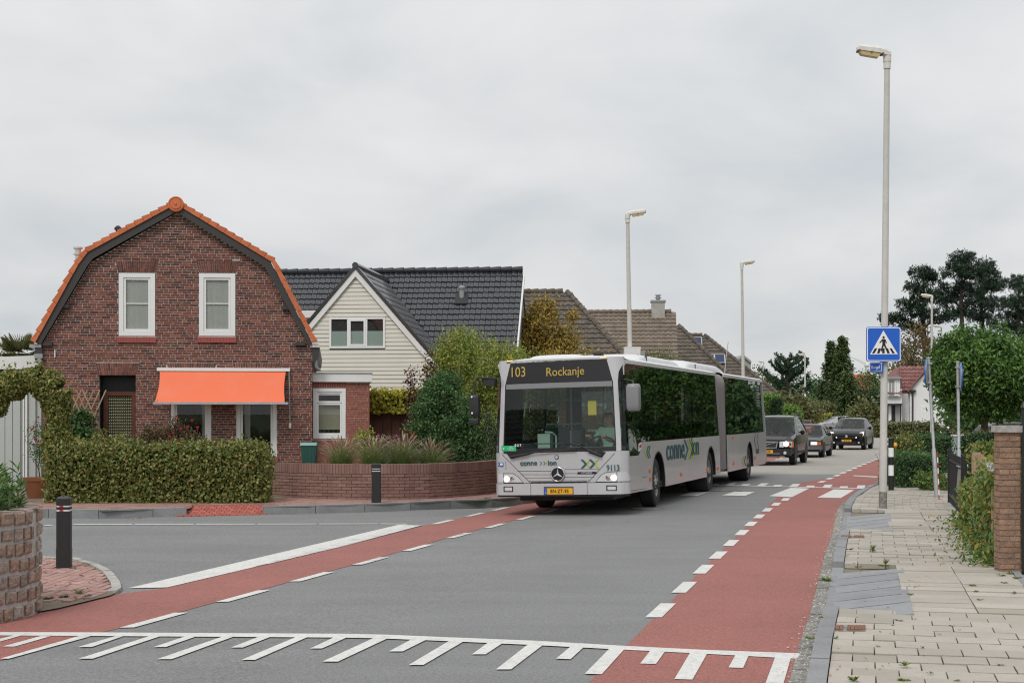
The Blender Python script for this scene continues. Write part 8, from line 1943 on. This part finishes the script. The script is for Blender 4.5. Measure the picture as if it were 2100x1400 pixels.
hedge('mixed_hedge', 'dark mixed hedge beyond the black fence and cabinet', (XA(1978, 40), XA(2110, 40), 39.5, 40.5, .05, ZA(893, 40)), 700, .09, .05, 'leaf_dark', rough=.08)
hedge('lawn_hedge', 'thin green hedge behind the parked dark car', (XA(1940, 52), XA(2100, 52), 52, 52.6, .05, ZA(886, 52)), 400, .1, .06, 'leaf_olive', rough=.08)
# vine hedge along the pavement
vh = thing('vine_hedge', 'tangled climbing vine hedge with yellowing leaves along the footpath fence', 'hedge', (6.3, 19, .05)); n = 21000
t_ = rng.random(n) ** .9; cx = 5.74 + (7.52 - 5.74) * t_; cy = 16.75 + (23.7 - 16.75) * t_; top = 1.10 + .16 * np.sin(t_ * 9) + .12 * t_ + .1 * np.sin(t_ * 23)
gapm = (np.abs(cy - 21.9) < 1.3); top = np.where(gapm, .80, top)
zz = top * rng.random(n) ** .75; lat = rng.normal(0, .11, n) - .10 * np.sin(zz * 4 + t_ * 14) - .12 * np.clip(1 - zz / .35, 0, 1) * rng.random(n) + .06
ps = np.stack([cx + lat, cy - lat * .25, zz + .03], 1); sz_ = rng.uniform(.6, 1.3, n)
yel = np.clip(1 - np.abs(cy - 17.0) / .5, 0, 1) * rng.random(n)
leaves('foliage', ps - np.array(vh.location), unit(n) + np.array([0, 0, -.9]), unit(n) * .7 + np.array([-.6, -.5, .5]), .085 * sz_, .042 * sz_, np.clip(rng.random(n) * .58 + yel * .7, 0, .99), 'leaf_vine', vh)
b = MB()
for k in range(26):
    q_ = k / 25; p = Vector((5.85 + 1.95 * q_, 16.9 + 7.5 * q_, .0)) - Vector((6.3, 19, 0)); b.tube([p, p + Vector((random.uniform(-.1, .1), random.uniform(-.2, .2), .5)), p + Vector((random.uniform(-.15, .15), random.uniform(-.3, .3), .95))], .012, 4)
b.build('stems', 'bark', vh, kind='stuff')
for k in range(7): q_ = k / 6; MB().box(-.03, .03, -.03, .03, 0, .95).build('fence_stake', 'wood_post', vh).location = (5.9 + 1.9 * q_ - 6.3, 17 + 7.3 * q_ - 19, 0)
n = 1500; t_ = rng.random(n); ps = np.stack([5.55 + 2.0 * t_ - rng.exponential(.12, n), 16.75 + 7.5 * t_, .10 + np.abs(rng.normal(0, .05, n))], 1)
leaves('trailing_leaves', ps - np.array(vh.location), unit(n), np.array([0, 0, 1]) + unit(n) * .6, .07, .035, rng.random(n), 'leaf_vine', vh)
flowers(vh, [(XA(x, 17.6), 17.6, ZA(y, 17.6)) for x, y in ((2029, 953), (2032, 960))], .05, 'petal_white', 'white_flower')
# ------------------------------------------------------------------ weeds and fallen leaves
def weed(px, py, r_, kind, z0=PZ, gname='weeds in the paving joints'):
    r_ *= .8; x, y = W(px, py, z0); n = int(24 * (r_ / .08) ** 1.0) if kind != 'tall' else 26; a = rng.uniform(0, 6.283, n); el = rng.uniform(.1, .9, n) if kind == 'tuft' else rng.uniform(.05, .4, n)
    if kind == 'tall': el = rng.uniform(.9, 1.5, n)
    d = np.stack([np.cos(a) * np.cos(el), np.sin(a) * np.cos(el), np.sin(el)], 1); ln_ = r_ * rng.uniform(.6, 1.2, n)
    o = leaves('weed', d * ln_[:, None] * .5, d, np.array([0, 0, 1]) + unit(n) * .3, ln_, ln_ * (.28 if kind != 'tall' else .07), rng.random(n), 'leaf_vine' if kind != 'tall' else 'blade'); o.location = (x, y, z0 + .004)
    kd = {'tall': 'thin upright grass weed', 'tuft': 'small bushy weed tuft', 'flat': 'low flat weed rosette'}[kind]; wh = 'on the brick corner island by the planter' if px < 300 else 'at the edge of the red tiled footpath' if px < 1100 else 'in the gutter beside the red lane' if px < 1700 else 'in the beige slabs below the dropped kerbs' if py > 1275 else 'in the beige slabs between the dropped kerbs' if px < 1860 else 'by the gate and vine hedge'
    tag(o, kd + ' ' + wh, 'weed', kd + 's ' + wh)
for q in ((1790, 1132, .12, 'tall'), (1789, 1130, .07, 'flat'), (1816, 1158, .10, 'tall'), (1815, 1161, .10, 'flat'), (1760, 1163, .06, 'flat'), (1741, 1127, .08, 'flat'), (1735, 1140, .06, 'flat'), (1693, 1192, .10, 'tuft'), (1870, 1192, .05, 'flat'), (1867, 1219, .06, 'flat'), (1844, 1273, .05, 'flat'), (1855, 1366, .07, 'tuft'), (1752, 1397, .07, 'tuft'), (1858, 1396, .07, 'flat'), (1907, 1381, .04, 'tuft'), (1801, 1326, .035, 'tuft'), (1893, 1330, .035, 'tuft'), (1953, 1284, .035, 'flat'), (1967, 1292, .035, 'flat'), (1926, 1301, .03, 'flat'), (1995, 1201, .06, 'flat'), (2001, 1213, .05, 'flat'), (2010, 1230, .05, 'flat'), (2052, 1180, .07, 'flat'), (2060, 1196, .06, 'flat'), (2078, 1216, .06, 'flat'), (1715, 1310, .04, 'tuft'), (1866, 1126, .04, 'flat'), (2070, 1176, .08, 'flat'), (2086, 1186, .08, 'flat'), (1665, 1310, .08, 'flat'), (1683, 1268, .05, 'tuft'), (2052, 1364, .04, 'flat'), (1963, 1396, .04, 'flat')):
    weed(*q)
for q in ((100, 1228, .10, 'flat'), (130, 1224, .10, 'flat'), (160, 1217, .09, 'tuft'), (30, 1246, .14, 'flat'), (10, 1240, .16, 'flat'), (65, 1242, .12, 'flat'), (150, 1165, .06, 'flat'), (180, 1222, .07, 'flat'), (395, 1043, .12, 'tall'), (1000, 1022, .1, 'flat')):
    weed(*q, z0=-.05 if q[1] > 1100 else LZ, gname='weeds round the corner planter' if q[1] > 1100 else 'weeds in the paving joints')
def litter(name, label, pts, size, mat, z):
    pts = np.array([(*(W(px, py, z)), z + .006) for px, py in pts]); n = len(pts); o0 = pts.mean(0)
    o = leaves(name, pts - o0, unit(n) * np.array([1, 1, .15]), np.array([0, 0, 1]) + unit(n) * .35, size * rng.uniform(.6, 1.3, n), size * .6, rng.random(n), mat, None, 'stuff'); o.location = o0; o['label'] = label
litter('fallen_leaves', 'brown fallen leaves scattered along the footpath', [(random.uniform(1700, 1900), random.uniform(1130, 1390)) for _ in range(40)] + [(1880 + random.gauss(0, 12), 1200 + random.gauss(0, 3)) for _ in range(14)], .03, 'dead_leaf', PZ)
litter('kerb_leaves', 'brown fallen leaves lying along the left kerb', [(random.gauss(270, 20), 1063.5 + random.gauss(0, .6)) for _ in range(14)] + [(random.uniform(420, 1000), 1056 - (random.uniform(0, 1) * 14)) for _ in range(14)] + [(random.uniform(90, 200), random.uniform(1150, 1230)) for _ in range(26)], .05, 'dead_leaf', -.04)
# pale grit in the right gutter and gravel by the gate
def grit(name, label, n, fn, s0, s1, mat):
    b = MB()
    for _ in range(n):
        x, y, z = fn(); r_ = random.uniform(s0, s1); a = random.uniform(0, 6.28); c_, s_ = math.cos(a) * r_, math.sin(a) * r_
        b.add([(x + c_, y + s_, z), (x - s_ * .8, y + c_ * .8, z), (x - c_, y - s_, z), (x + s_, y - c_, z), (x + .2 * c_, y, z + r_ * .8)], [(0, 1, 4), (1, 2, 4), (2, 3, 4), (3, 0, 4)], random.random())
    o = b.build(name, mat, None, kind='stuff'); o['label'] = label
M('grit', cols=[(.36, .33, .29), (.55, .53, .49), (.25, .23, .20), (.68, .66, .62)], rough=.9)
gk = walk(KL[:9], .02)
def gfn():
    p, d, _ = random.choice(gk[:1100]); r_ = Vector((d.y, -d.x)); q_ = p - r_ * abs(random.gauss(.05, .06)); return (q_.x, q_.y, .012)
grit('gutter_grit', 'pale grit and crushed shell lying in the right gutter', 1500, gfn, .004, .013, 'grit')
def gfn2():
    y = random.uniform(12.5, 17); x = edge_x(y) + .16 + random.random() * .9; return (x, y, .056)
grit('gravel', 'white gravel beside the iron gate', 2600, gfn2, .008, .02, 'grit')
# ------------------------------------------------------------------ what the bus windscreen mirrors: a house behind the camera
rh, frr, ur, rzr, qr = simple_house('roadside_house', 'dark roofed brick house mirrored in the bus windscreen', (250, 1100), 600, 40, None, None, tile='brown_tile', slope=1.0, eave=3.0)
vl = simple_house('white_villa', 'white villa mirrored in the rear windows of the bus', (1050, 1500), 640, 112, None, None, tile='red_roof_tile', slope=1.0, eave=5.6, wallmat='render_white')[0]
vl.location = (46.5, 118, 0); vl.rotation_euler = (0, 0, R(-10))
rh.location = (-17.5, 1.0, 0); rh.rotation_euler = (0, 0, R(150))
